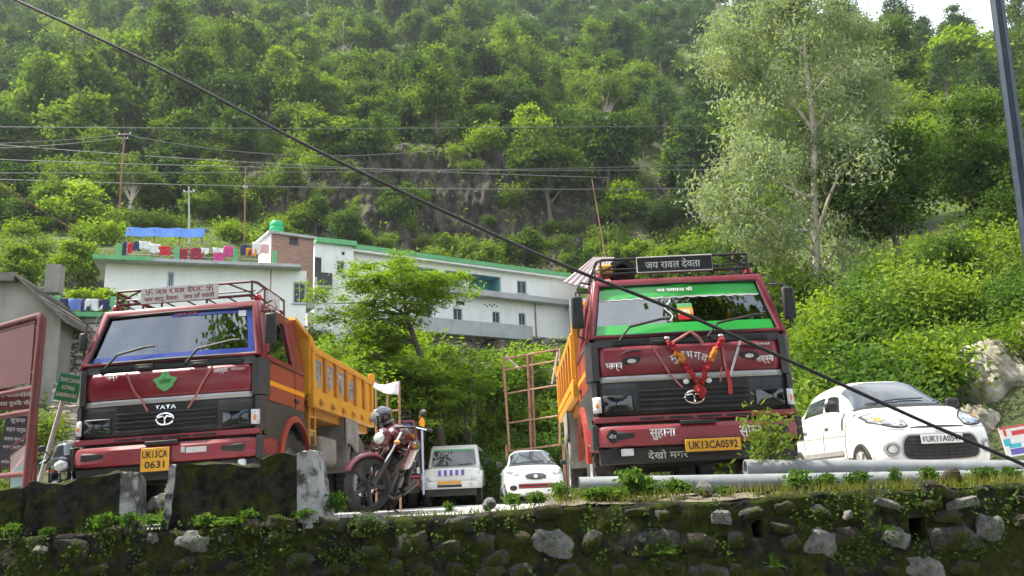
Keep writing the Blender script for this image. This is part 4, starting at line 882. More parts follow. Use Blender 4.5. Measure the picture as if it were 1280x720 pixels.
    m = MB(); m.box(-BW+.05,BW-.05,y1,y1+.06,z0+.05,z1+.05); tg = B('tailgate', m, 'bed_yellow', bevel=.01)
    for s in (-1,1): m = MB(); m.box(s*(BW-.02)-.05,s*(BW-.02)+.05,y1-.02,y1+.1,z1+.05,z1+.22); B('hinge', m, 'bed_yellow', tg, bevel=.01)
    # --- plate
    if plate_lines:
        pc = Vector((plate_lines[1][0], -.19, plate_lines[1][1])); pw, ph = plate_lines[1][2:]
        m = MB(); m.box(pc.x-pw/2,pc.x+pw/2,-.20,-.188,pc.z-ph/2,pc.z+ph/2); pl = B('number_plate', m, 'plate_yellow', bevel=.006)
        n = len(plate_lines[0])
        for i, s_ in enumerate(plate_lines[0]):
            zc = pc.z + (n-1)*ph*.22 - i*ph*.44; text(s_, (pc.x,-.2015,zc), X, Z_, pw*(.88 if i == 0 else .7), ph*(.62 if n == 1 else .31), 'ink', pl, 'plate_number', bold=.018)
        m = MB(); m.box(pc.x-pw/2-.012,pc.x+pw/2+.012,-.187,-.18,pc.z-ph/2-.012,pc.z+ph/2+.012); B('plate_holder', m, 'black', smooth=0)
    return t, bon, rk, bp, gr
m_ = pm('rack_metal_black', (.014,.014,.015), (.03,.028,.027), 9, .5); pm('rack_metal_red', (.10,.015,.02), (.06,.015,.018), 9, .5)
glassmat('lamp_lens', (.55,.57,.6), .8)
def strip(n, pts, w_, mat, p):
    m = MB(); V = []
    for q in pts: V += [(q[0]-w_/2,q[1],q[2]),(q[0]+w_/2,q[1],q[2])]
    m.add(V, [(2*i,2*i+1,2*i+3,2*i+2) for i in range(len(pts)-1)]); return m.build(n,mat,p,smooth=0,sol=.003)
# left truck (blue film)
tL, bon, rk, bp, gr = truck('tipper_truck', 'maroon tipper truck at left with blue-tinted windscreen and lettered yellow bed', (-4.15,10.12,.07), (0,R_(-1.5),R_(-2.6)), 'blue', (['UK13CA','0631'],(-.06,.66,.34,.27)))
text('भाग्य', (-.68,-.088,1.665), X, Z_, .15, .07, 'dull_white', bon); text('लक्ष्मी', (.66,-.088,1.665), X, Z_, .17, .085, 'white_paint', bon); text('कोटेश्वर', (.87,-.084,1.67), X, Z_, .17, .04, 'dull_white', bon)
m = MB(); m.poly([(-.02+.13*math.cos(a)*(1+.18*math.sin(a*5)), -.086, 1.585+.10*math.sin(a)*(1+.22*math.cos(a*4))) for a in np.linspace(0,2*math.pi,28)[:-1]]); m.build('sticker','sticker_green',bon,smooth=0,sol=.003)
text('ओम', (-.02,-.09,1.59), X, Z_, .15, .07, 'ink', bon, bold=.0)
text('TATA', (0,-.093,1.275), X, Z_, .26, .05, 'chrome', gr, 'badge_lettering', bold=.01)
strip('ribbon', [(-.50,-.085,1.72),(-.40,-.09,1.5),(-.30,-.085,1.38),(-.22,-.09,1.24)], .028, 'ribbon', gr); strip('ribbon', [(.56,-.085,1.73),(.42,-.09,1.5),(.36,-.085,1.38),(.27,-.09,1.24)], .028, 'ribbon', gr)
m = MB(); m.box(.30,.54,-.185,-.172,.71,.775); m.build('reflector_strip','dull_white',bp,smooth=0); m = MB(); m.box(.24,.285,-.185,-.172,.72,.785); m.build('reflector_strip','dull_white',bp,smooth=0)
m = MB(); m.box(.90,.99,-.16,-.08,.50,.60); m.build('fog_lamp','lamp_glass',bp,bevel=.02)
m = MB(); m.box(-.55,.45,.30,.325,2.665,2.865); sg = m.build('rack_sign','dull_white',rk,smooth=0)
text('卐 जय रावल देवता 卐', (-.05,.298,2.815), X, Z_, .88, .085, 'sign_maroon', sg, 'sign_lettering'); text('जय लाटू देवता   जय माँ काली', (-.05,.298,2.715), X, Z_, .92, .085, 'sign_maroon', sg, 'sign_lettering')
m = MB(); m.box(.925,.945,.75,1.25,2.66,2.84); m.build('rack_sign','dull_white',rk,smooth=0)
for s in (-1,1):
    m = MB(); m.ell((s*.93,.42,2.66),(.05,.05,.05)); m.build('marker_lamp','lamp_red',tL)
# right truck (green film)
tR, bon, rk, bp, gr = truck('tipper_truck', 'maroon tipper truck at right with green windscreen film and marigold garland', (1.97,9.42,.0), (0,R_(-.3),R_(.2)), 'green', (['UK13CA0592'],(.13,.60,.60,.135)))
text('भाग्य', (-.86,-.086,1.50), X, Z_, .19, .10, 'white_paint', bon); text('लक्ष्मी', (.83,-.086,1.52), X, Z_, .19, .12, 'white_paint', bon); text('जय माँ काली', (.82,-.084,1.69), X, Z_, .17, .03, 'white_paint', bon)
for i, (ch, dx, dz, r) in enumerate([('मु',-.145,-.03,.35),('माँ',-.07,.005,.15),('भ',.02,.015,0),('ग',.10,.0,-.15),('व',.175,-.03,-.35)]):
    U = Vector((math.cos(r),0,math.sin(r))); V_ = Vector((-math.sin(r),0,math.cos(r))); text(ch, (-.03+dx*1.05,-.09,1.585+dz), U, V_, .075 if ch != 'माँ' else .1, .085 if ch in ('भ','ग','व') else .11, 'white_paint', bon)
text('सुहाना', (-.40,-.182,.735), X, Z_, .28, .12, 'white_paint', bp); text('सफर', (.56,-.178,.725), X, Z_, .25, .12, 'white_paint', bp); text('देखो मगर', (-.34,-.062,.525), X, Z_, .44, .10, 'dull_white', bp)
m = MB(); m.poly([(-.94+.065*math.cos(a)*(1+.16*math.cos(a*6)), -.166, .735+.07*math.sin(a)*(1+.1*math.cos(a*4))) for a in np.linspace(0,2*math.pi,30)[:-1]]); ob = m.build('crest_sticker','ink',bp,smooth=0,sol=.003); text('शेर', (-.94,-.1695,.735), X, Z_, .08, .05, 'dull_white', ob)
def eye(s):
    m = MB(); cx = s*.665+.0; z = 1.60
    m.poly([(cx+.11*math.cos(a), -.087, z-.03+.045*math.sin(a)+.03*s*-math.cos(a)*.5) for a in np.linspace(0,2*math.pi,20)[:-1]]); o = m.build('painted_eye','ink',bon,smooth=0,sol=.002)
    m = MB(); m.poly([(cx+s*-.005+.05*math.cos(a), -.090, z-.04+.024*math.sin(a)) for a in np.linspace(0,2*math.pi,16)[:-1]]); m.build('eye_white','dull_white',o,smooth=0,sol=.002)
    m = MB(); m.tube([(cx+.13*k*1.0, -.086, z+.045+.03*(1-k*k)-s*.02*k) for k in np.linspace(-1,1,9)], [.004,.009,.012,.013,.013,.012,.01,.008,.004], 6); m.build('eyebrow','ink',o)
eye(-1); eye(1)
strip('ribbon', [(-.42,-.085,1.72),(-.30,-.09,1.5),(-.24,-.085,1.38),(-.12,-.09,1.24)], .025, 'ribbon', gr); strip('ribbon', [(.58,-.085,1.74),(.48,-.09,1.5),(.42,-.09,1.34)], .03, 'dull_white', gr)
strip('ribbon', [(.36,-.10,1.80),(.37,-.11,1.5),(.40,-.12,1.15)], .022, 'ribbon', gr); strip('ribbon', [(.38,-.125,1.42),(.40,-.125,1.26),(.395,-.125,1.14)], .045, 'ribbon_red', gr); strip('ribbon', [(.33,-.11,1.44),(.30,-.11,1.28)], .018, 'ribbon', gr)
m = MB(); m.tube([(-.2,-.1,1.74),(-.05,-.1,1.82),(.02,-.1,1.86),(.1,-.1,1.80),(.15,-.1,1.72)], .018, 6); m.build('cloth_knot','ribbon',gr)
for x in (-.245,.36): m = MB(); m.ell((x,-.09,1.80),(.035,.03,.022)); m.build('chrome_knob','chrome',gr)
for x in (-.06,.19): m = MB(); m.ell((x-.02,-.12,1.30),(.035,.012,.028)); m.build('tassel','white_paint',gr)
m = MB(); m.box(-.46,.46,.30,.325,2.665,2.865); sg = m.build('rack_sign','ink',rk,smooth=0)
text('जय रावल देवता', (-.02,.298,2.77), X, Z_, .66, .12, 'dull_white', sg, 'sign_lettering')
m = MB(); m.tube([(-.45,.296,2.672),(.45,.296,2.672),(.45,.296,2.858),(-.45,.296,2.858),(-.45,.296,2.672)], .008, 6); m.build('sign_border','dull_white',sg)
m = MB(); m.box(-.90,-.72,.45,.7,2.70,2.84); m.build('rack_box','plate_yellow',rk,bevel=.03); m = MB(); m.lathe([(.0,0),(.17,.01),(.17,.07),(.09,.08)],(-.6,.6,2.76),(0,-1,0),20); m.build('spare_hose','rubber',rk)
for s in (-1,1):
    m = MB(); m.lathe([(.045,0),(.045,.03),(.035,.06),(0,.075)],(s*.90,.40,2.63),(0,0,1),14); m.build('marker_lamp','lamp_red',tR)
m = MB(); m.box(-.86,-.72,-.15,-.1,.52,.60); m.build('fog_lamp','lamp_glass',bp,bevel=.015)
# garland on its front (hangs from the truck: a thing of its own)
G = thing('flower_garland', 'red and orange marigold garland hung on the right truck front', 'garland', (1.97,9.42,-.02))
rg = random.Random(2)
def beads(pts, mat, r=.026):
    m = MB()
    for p in pts:
        for k in range(4): m.ell((p[0]+rg.uniform(-.02,.02), -.125+rg.uniform(-.02,.02), p[2]+rg.uniform(-.02,.02)), (r*rg.uniform(.6,1),)*3, 7, 5)
    return m
path = lambda s: [(.055+s*(.30-.27*k), 0, 1.76-.46*k+.05*math.sin(k*3)) for k in np.linspace(0,1,19)]
for s in (-1,1):
    q = path(s)
    beads(q[:6],'x').build('red_strand','marigold_red',G); beads(q[6:11],'x',.03).build('orange_strand','marigold_orange',G); beads(q[11:],'x').build('red_strand','marigold_red',G)
beads([(.055+rg.uniform(-.05,.05),0,1.22+rg.uniform(-.06,.05)) for _ in range(8)],'x',.036).build('pendant','marigold_red',G)
# third truck far back behind the motorcycle
tB, *_ = truck('tipper_truck', 'red truck parked far back, half hidden behind the motorcycle', (-4.02,24.9,-.16), (0,0,R_(10)), 'plain', None, False)
m = MB(); m.cyl((1.22,-.05,.4),(1.2,-.05,2.35),.035,n=10); fp = m.build('flag_pole','cloth_lilac',tB); m = MB(); m.ell((1.2,-.05,2.45),(.09,.05,.16)); m.ell((1.17,-.05,2.62),(.06,.04,.1)); m.build('pole_tassel','stripe_orange',fp)
# white cloth banner on sticks behind the left truck
t = thing('white_banner', 'white cloth stretched on thin poles behind the left truck bed', 'banner')
a = at(468,476,17.4); b_ = at(499,474,17.4); c = at(499,491,17.4)
m = MB(); m.grid(lambda u, v: (a.x+(b_.x-a.x)*u, 17.4+.12*math.sin(u*6)-.1*v, b_.z-.05-(b_.z-c.z)*v*(.4+.6*u)-.05*math.sin(u*3.1)), 12, 6); m.build('cloth','cloth_white',t,sol=.01)
for px in (470,484,499):
    p = at(px,476,17.45); m = MB(); m.cyl((p.x,17.5,-.25),(p.x,17.46,p.z),.022,n=8); m.build('pole','rust',t)
m = MB(); m.cyl((a.x,17.52,1.9),(b_.x,17.52,1.95),.018,n=8); m.build('cross_bar','rust',t)
# ------------------------------------------------------------------ cars
def patchfn(p00, p10, p11, p01, bul):
    p00, p10, p11, p01, bul = map(Vector, (p00,p10,p11,p01,bul))
    def fn(u, v):
        p = p00.lerp(p10,u).lerp(p01.lerp(p11,u), v); return p + bul*(4*u*(1-u))*(.5+.5*4*v*(1-v))
    return fn
def sub(fn, u0, u1, v0, v1, off):
    off = Vector(off); return lambda u, v: fn(u0+(u1-u0)*u, v0+(v1-v0)*v) + off
def hatch(label, loc, rotz, W, st, gh, paint, front, scale=1):
    t = thing('hatchback_car', label, 'car', loc, (0,0,rotz)); t.scale = (scale,)*3
    B = lambda n, m, mat, p=t, **k: m.build(n, mat, p, **k)
    secs = []
    for y, w_, zb, zt, cr in st:
        h = [(.82*w_,zb),(w_*.97,zb+.05),(w_,zb+.16),(w_*1.0,zb+.55*(zt-zb)),(w_*.985,zt-.12),(w_*.93,zt-.03),(w_*.75,zt+cr*.45),(w_*.4,zt+cr*.85)]
        secs.append([(0,y,zb)]+[(a,y,z) for a, z in h]+[(0,y,zt+cr)]+[(-a,y,z) for a, z in reversed(h)])
    m = MB(); m.loft(secs); bd = B('body', m, paint, sub=2)
    md = None
    wy = gh['wy']
    for y in wy:
        for s in (-1,1):
            wheel_car(t, s*(W-.075), y, .285, .285, .165, s)
            c = MB(); c.cyl((s*(W-.24),y,.30),(s*(W+.1),y,.30),.345,n=32); co = c.build('cutter',None,None); co.hide_render = True; co.hide_viewport = False
            mo = bd.modifiers.new('a','BOOLEAN'); mo.operation = 'DIFFERENCE'; mo.object = co; mo.solver = 'EXACT'; CUT.append((bd,co))
            m = MB(); m.lathe([(.34,-.16),(.34,.02)], (s*(W-.05),y,.30), (s,0,0), 28); m.lathe([(0,-.165),(.34,-.165)], (s*(W-.05),y,.30), (s,0,0), 28); B('wheel_well', m, 'black')
    wb, wt, yw, zw, yt, zt, yr, yb, zr = gh['wb'], gh['wt'], gh['yw'], gh['zw'], gh['yt'], gh['zt'], gh['yr'], gh['yb'], gh['zr']
    TY = np.array([yw, yw+.22, yw+.46, yw+.70, yw+.95, yw+1.45, yr-.05, yr+.22, yb]); TH = np.array([0.,.15,.30,.425,.47,.49,.46,.31,.0])*(zt-zw+.04)/.49
    ss = np.linspace(0,1,80); ys_ = np.interp(ss, np.linspace(0,1,9), TY); hs_ = np.interp(ss, np.linspace(0,1,9), TH)
    kk = np.ones(7)/7; hs_ = np.convolve(np.pad(hs_,3,mode='edge'),kk,'valid'); hs_[0] = -.02; hs_[-1] = -.02
    def S(s, th):
        y = float(np.interp(s,ss,ys_)); h = float(np.interp(s,ss,hs_)); c, q = math.cos(th), math.sin(th); k = abs(q)**.55
        wz = wb*(1-.05*s)*(1-.17*k*min(1,h/.3)); x = math.copysign(abs(c)**.42, c)*wz
        return Vector((x, y+.16*abs(x/wb)**2.2*(1-min(1,max(0,(s-.30)/.25)))*(.5 if h < .05 else 1), zw-.07+(zr-zw)*s+(h+.07)*k))
    m = MB(); m.grid(lambda u, v: S(u, math.pi*v), 60, 48); B('cabin', m, paint, smooth=60)
    def glass(name, s0, s1, t0, t1, off, nu=10, nv=12, skew=(0,0), mat='car_glass', p=t):
        def fn(u, v):
            th = t0+(t1-t0)*v; s = s0+(s1-s0)*u+(skew[0]*(1-u)+skew[1]*u)*v
            a = S(s,th); e = .004; dn = (S(min(s+e,1),th)-a).cross(S(s,th+e)-a); dn.normalize(); ctr = Vector((0,a.y,zw)); 
            if dn.dot(a-ctr+Vector((0,-.3 if s < .4 else 0,0))) < 0: dn.negate()
            return a+dn*off
        m = MB(); m.grid(fn, nu, nv); return B(name, m, mat, p), fn
    D = math.pi/180
    ws, wf = glass('windscreen', .06, .385, 35*D, 145*D, .006, 12, 20)
    _c, _f = glass('cowl_vent', .02, .06, 25*D, 155*D, .007, 2, 16, mat='black')
    for a, c in ((118,80),(72,42)):
        m = MB(); p0, p1 = wf(.03,(a-35)/110)+Vector((0,-.025,.012)), wf(.16,(c-35)/110)+Vector((0,-.025,.012)); m.tube([p0,(p0+p1)/2+Vector((0,-.02,.02)),p1],.009,6); B('wiper', m, 'black')
    glass('sticker', .32, .365, 48*D, 56*D, .010, 2, 2, mat='sticker_teal', p=ws)
    for s in (-1,1):
        T0 = (5*D, 27*D) if s > 0 else (175*D, 153*D)
        for (a, c, k0, k1) in ((.26,.555,.12,.0),(.585,.83,.0,-.07)): glass('side_window', a, c, T0[0], T0[1], .006, 8, 8, skew=(k0,k1))
        m = MB(); m.box(s*(W+.09)-.09,s*(W+.09)+.09,yw+.42,yw+.51,zw+.03,zw+.16); B('mirror', m, 'black', bevel=.035, seg=3)
        for y in (yw+.95, yw+1.85):
            m = MB(); m.box(s*(W+.005)-.012,s*(W+.005)+.012,y,y+.15,zw-.16,zw-.125); B('door_handle', m, paint, bevel=.008)
        m = MB(); m.box(s*(W+.0)-.012,s*(W+.0)+.012,yw+.45,yw+2.0,.42,.50); B('side_moulding', m, 'silver_paint', bevel=.01)
    bpy.context.view_layer.update(); dg_ = bpy.context.evaluated_depsgraph_get()
    for mo in bd.modifiers:
        if mo.type == 'BOOLEAN': mo.show_viewport = False
    bpy.context.view_layer.update(); dg_ = bpy.context.evaluated_depsgraph_get(); bvh = BVHTree.FromObject(bd, dg_)
    for mo in bd.modifiers:
        if mo.type == 'BOOLEAN': mo.show_viewport = True
    def prj(x, z, off=.004):
        h = bvh.ray_cast(Vector((x,-1.5,z)), Vector((0,1,0)))
        return (h[0]+h[1]*(off if h[1].y < 0 else -off)) if h[0] is not None else Vector((x,.3,z))
    def prs(s, y, z, off=.002):
        h = bvh.ray_cast(Vector((s*2,y,z)), Vector((-s,0,0))); return (h[0]+h[1]*(off if h[1].x*s > 0 else -off)) if h[0] is not None else Vector((s*W,y,z))
    for s in (-1,1):
        for ln_ in ([(yw+.36,.32),(yw+.36,.6),(yw+.30,zw-.08)],[(yw+1.14,.30),(yw+1.16,.6),(yw+1.14,zw-.06)],[(yw+1.98,.55),(yw+2.02,.75),(yw+1.98,zw-.06)],[(yw+.36,.30),(yw+1.14,.29),(yw+1.9,.31)]):
            q = []
            for a, c in zip(ln_[:-1],ln_[1:]): q += [prs(s, a[0]+(c[0]-a[0])*k/6, a[1]+(c[1]-a[1])*k/6) for k in range(6)]
            m = MB(); m.tube(q, .0045, 5); B('door_seam', m, 'ink')
        m = MB(); m.tube([prs(s, yw+.30+1.9*k/14, zw-.30+.03*k/14, -.002) for k in range(15)], .006, 5); B('body_crease', m, 'silver_paint')
    front(B, t, W, prj)
    return t
CUT = []
pm('sticker_teal', (.25,.62,.55), None, rough=.5)
def wheel_car(parent, x, y, z, r, w_, side):
    t = MB(); a = Vector((side,0,0)); h = w_/2
    t.lathe([(r*.66,-h),(r*.9,-h),(r,-h*.6),(r,h*.6),(r*.9,h),(r*.66,h*.95)], (x,y,z), a, 30, close=True); ty = t.build('wheel','rubber',parent,smooth=35)
    m = MB(); m.lathe([(r*.67,h*.5),(r*.66,h*.9),(r*.55,h*.8),(r*.5,h*.3),(r*.2,h*.5),(0,h*.55)], (x,y,z), a, 24)
    for i in range(6):
        th = i*math.pi/3; m.beam((x+side*h*.55,y+math.cos(th)*r*.15,z+math.sin(th)*r*.15),(x+side*h*.75,y+math.cos(th)*r*.6,z+math.sin(th)*r*.6),.05,.03)
    m.build('rim','silver_paint',ty,smooth=30)
from mathutils.bvhtree import BVHTree
def decal(B, n, mat, prj, fn, nu, nv, off, p=None, sol=0):
    m = MB(); m.grid(lambda u, v: prj(*fn(u,v), off), nu, nv); return B(n, m, mat, *( [p] if p is not None else [] ), sol=sol)
def disc(c, r0, r1, k=1): return lambda u, v: (c[0]+(r0+(r1-r0)*v)*math.cos(2*math.pi*u)*k, c[1]+(r0+(r1-r0)*v)*math.sin(2*math.pi*u))
def alto_front(B, t, W, prj):
    for s in (-1,1):
        def lamp(g): return lambda u, v: (s*(.355-g+(.325+2*g)*u), .765+.08*u**1.2+(v*2-1)*(.088+g)*(max(0,math.sin(math.pi*(.06+.86*u)))**.55)+.012*math.sin(math.pi*u))
        hl = decal(B, 'headlight', 'ink', prj, lamp(.016), 20, 10, .006)
        decal(B, 'lens', 'car_lamp', prj, lamp(0), 20, 10, .011, hl)
        decal(B, 'reflector', 'chrome', prj, disc((s*.475,.782),0,.062), 20, 4, .016, hl); decal(B, 'bulb', 'lamp_lens', prj, disc((s*.475,.782),0,.03), 16, 2, .022, hl)
        decal(B, 'indicator', 'amber', prj, disc((s*.605,.825),0,.034), 16, 3, .016, hl)
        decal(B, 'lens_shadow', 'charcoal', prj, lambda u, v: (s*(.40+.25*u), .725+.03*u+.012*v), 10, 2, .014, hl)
        fg = decal(B, 'fog_lamp_bezel', 'silver_paint', prj, disc((s*.575,.45),.052,.085), 24, 3, .008); decal(B, 'fog_lamp', 'lamp_glass', prj, disc((s*.575,.45),0,.05), 20, 3, .006, fg); decal(B, 'fog_rim', 'ink', prj, disc((s*.575,.45),.048,.056), 24, 1, .010, fg)
        decal(B, 'bumper_seam', 'ink', prj, lambda u, v: (s*(.40+.28*u), .675+.02*u+.006*v), 12, 1, .004)
        decal(B, 'bonnet_seam', 'ink', prj, lambda u, v: (s*(.34+.10*u+.006*v), .70+.20*u), 14, 1, .004)
    gs = lambda g: (lambda u, v: ((u*2-1)*(.415+.045*math.sin(math.pi*min(1,.25+.75*v))+g)*(1-.10*abs(v*2-1)**6), .325-g+(.275+2*g)*v-.02*(1-abs(u*2-1)**3)*(1-v)))
    gr = decal(B, 'lower_grille', 'black', prj, gs(0), 26, 12, .008); decal(B, 'grille_surround', 'silver_paint', prj, gs(.018), 26, 12, .004, gr)
    for k in range(6): m = MB(); f_ = gs(-.01); m.tube([prj(*f_(u,.08+.15*k),.018) for u in np.linspace(.04,.96,13)], .006, 5); B('grille_bar', m, 'charcoal', gr)
    for k in range(9): m = MB(); f_ = gs(-.01); m.tube([prj(*f_(.1+.1*k,v),.014) for v in np.linspace(.06,.94,6)], .004, 5); B('grille_rib', m, 'charcoal', gr)
    decal(B, 'bonnet_slot', 'ink', prj, lambda u, v: (-.33+.66*u, .695+.022*v*math.sin(math.pi*(.05+.9*u))**.4), 20, 2, .006)
    y0 = min(prj(x,.55,.03).y for x in (-.25,0,.25))
    m = MB(); m.box(-.255,.255,y0-.02,y0-.008,.495,.605); pl = B('number_plate', m, 'plate_white', bevel=.004); m = MB(); m.box(-.25,.25,y0-.007,y0+.06,.52,.58); B('plate_bracket', m, 'black', pl)
    text('UK11A0547', (.02,y0-.0215,.55), X, Z_, .43, .07, 'ink', pl, 'plate_number', bold=.015)
    m = MB(); m.box(-.235,-.215,y0-.022,y0-.0205,.52,.58); B('plate_emblem', m, 'letter_blue', pl, smooth=0)
    p_ = prj(0,.655,.006); m = MB(); m.ell(p_,(.04,.01,.024),16,8); B('badge', m, 'chrome')
stA = [(-.02,.50,.30,.62,.02),(.03,.60,.24,.69,.03),(.12,.68,.21,.765,.03),(.30,.722,.20,.85,.05),(.60,.74,.19,.945,.06),(.95,.745,.19,1.0,.04),(1.6,.745,.19,1.0,.02),(2.6,.745,.20,1.01,.02),(3.15,.725,.22,1.01,.02),(3.33,.68,.26,.98,.02),(3.40,.58,.32,.88,.02)]
ghA = dict(wy=(.62,2.98), wb=.705, wt=.55, yw=.70, zw=.985, yt=1.50, zt=1.445, yr=2.72, yb=3.26, zr=.99)
hatch('white hatchback parked at right with number plate UK11A0547', (5.27,10.72,.06), R_(.5), .745, stA, ghA, 'car_white', alto_front, 1.02)
def astar_front(B, t, W, prj):
    for s in (-1,1):
        hl = decal(B, 'headlight', 'car_lamp', prj, lambda u, v: (s*(.44+.30*u), .76+.07*u+(v*2-1)*.06*math.sin(math.pi*(.1+.8*u))**.5), 14, 6, .008); decal(B, 'reflector', 'chrome', prj, disc((s*.57,.79),0,.045), 14, 2, .012, hl)
        decal(B, 'fog_lamp', 'black', prj, disc((s*.60,.42),0,.07,1.4), 18, 3, .008)
    g = decal(B, 'grille', 'charcoal', prj, disc((0,.70),0,.085,3.6), 28, 4, .008); decal(B, 'grille_rim', 'chrome', prj, disc((0,.70),.08,.095,3.6), 28, 1, .012, g); decal(B, 'badge', 'chrome', prj, disc((0,.70),0,.04,1.4), 16, 2, .018, g)
    g = decal(B, 'lower_grille', 'black', prj, lambda u, v: ((u*2-1)*.46, .40+.12*v), 16, 4, .008)
    for z in (.42,.49): decal(B, 'grille_bar', 'ribbon_red', prj, lambda u, v: ((u*2-1)*.45, z+.022*v), 16, 1, .014, g)
    y0 = min(prj(x,.35,.03).y for x in (-.25,0,.25)); m = MB(); m.box(-.25,.25,y0-.02,y0-.008,.30,.39); B('number_plate', m, 'plate_white', bevel=.004)
stB = [(a,b_*1.085,c,d+.01,e) for a,b_,c,d,e in stA]
ghB = dict(ghA, wb=.73, wt=.575, zt=1.45, yt=1.45)
hatch('small white hatchback far back under the rusty frame', (.42,22.8,-.12), R_(4), .81, stB, ghB, 'car_white', astar_front)
# apply wheel-arch cuts
bpy.context.view_layer.update(); dg = bpy.context.evaluated_depsgraph_get()
for bd in {a for a, b_ in CUT}:
    me = bpy.data.meshes.new_from_object(bd.evaluated_get(dg)); bd.modifiers.clear(); bd.data = me
for a, co in CUT: bpy.data.objects.remove(co)
# jeep
def jeep():
    t = thing('jeep', 'cream white boxy jeep parked far back beside the red truck', 'jeep', (-2.02,25.2,-.13), (0,0,R_(-1)))
    B = lambda n, m, mat, p=t, **k: m.build(n, mat, p, **k)
    m = MB(); m.loft([[(-.86*k,y,.52),(.86*k,y,.52),(.87*k,y,.80),(.84*k,y,zt),(.6*k,y,zt+.05),(-.6*k,y,zt+.05),(-.84*k,y,zt),(-.87*k,y,.80)] for y,k,zt in ((.12,.93,.98),(.2,1,1.05),(1.2,1,1.14),(4.0,1,1.14))]); B('body', m, 'car_cream', smooth=30)
    m = MB(); m.loft([[(-.80,1.0,1.14),(.80,1.0,1.14),(.80,4.0,1.14),(-.80,4.0,1.14)],[(-.72,1.30,1.74),(.72,1.30,1.74),(.74,3.95,1.74),(-.74,3.95,1.74)],[(-.68,1.40,1.82),(.68,1.40,1.82),(.70,3.9,1.82),(-.70,3.9,1.82)]]); B('cabin', m, 'car_cream', smooth=20, bevel=.03)
    wf = patchfn((-.80,1.0,1.14),(.80,1.0,1.14),(.72,1.30,1.74),(-.72,1.30,1.74),(0,-.03,0))
    m = MB(); m.grid(sub(wf,.07,.93,.1,.9,(0,-.03,.012)),10,5); B('windscreen', m, 'car_glass')
    m = MB(); m.grid(sub(wf,.07,.93,.82,.9,(0,-.036,.014)),8,1); B('sun_strip', m, 'sticker_green')
    for s in (-1,1):
        sf = patchfn((s*.80,1.0,1.14),(s*.80,4.0,1.14),(s*.74,3.95,1.74),(s*.72,1.30,1.74),(0,0,0))
        for a, c in ((.08,.36),(.40,.66),(.70,.95)): m = MB(); m.grid(sub(sf,a,c,.1,.88,(s*.012,0,0)),3,3); B('side_window', m, 'car_glass')
        m = MB(); m.box(s*.98-.09,s*.98+.09,1.15,1.24,1.18,1.38); B('mirror', m, 'black', bevel=.03)
        m = MB(); m.lathe([(.095,0),(.095,.03),(.07,.05),(0,.055)], (s*.66,.14,.80), (0,-1,0), 20); B('headlight', m, 'lamp_glass')
        m = MB(); m.loft([[(s*.60,y,.55),(s*.92,y,.55),(s*.92,y,zz),(s*.62,y,zz+.04)] for y,zz in ((.1,.86),(.3,1.0),(1.1,1.02),(1.25,.8))]); B('fender', m, 'car_cream', smooth=30, bevel=.03)
        for y in (.75,3.3): wheel_car(t, s*.76, y, .35, .35, .2, s)
        m = MB(); m.tube([wf(.5+s*.1,.12)+Vector((0,-.06,0)), wf(.5+s*.35,.16)+Vector((0,-.06,0))],.012,5); B('wiper', m, 'black')
    m = MB(); m.box(-.46,.46,.09,.16,.86,1.06); g = B('grille', m, 'car_cream', bevel=.02)
    for k in range(5): m = MB(); x = -.34+k*.17; m.box(x-.045,x+.045,.07,.089,.88,1.04); o = B('grille_slot', m, 'flex_violet', g, bevel=.01)
    m = MB(); m.loft([[(x,y,.50),(x,y-.03,.56),(x,y-.02,.70),(x,y+.1,.72),(x,y+.1,.50)] for x,y in ((-.90,.12),(-.7,-.02),(0,-.06),(.7,-.02),(.90,.12))]); bp = B('bumper', m, 'car_cream', smooth=35)
    m = MB(); m.box(-.40,.32,-.1,-.06,.545,.615); B('bumper_slot', m, 'black', bp, bevel=.02); m = MB(); m.box(-.40,.30,-.105,-.07,.64,.72); B('number_plate', m, 'plate_yellow', bp, bevel=.004)
    for s in (-1,1): m = MB(); m.lathe([(.06,0),(.05,.02),(0,.025)],(s*.60,-.06,.60),(0,-1,0),16); B('fog_lamp', m, 'lamp_glass', bp)
    m = MB(); m.box(-.75,.75,.1,3.9,.30,.52); B('underbody', m, 'chassis', smooth=0)
jeep()

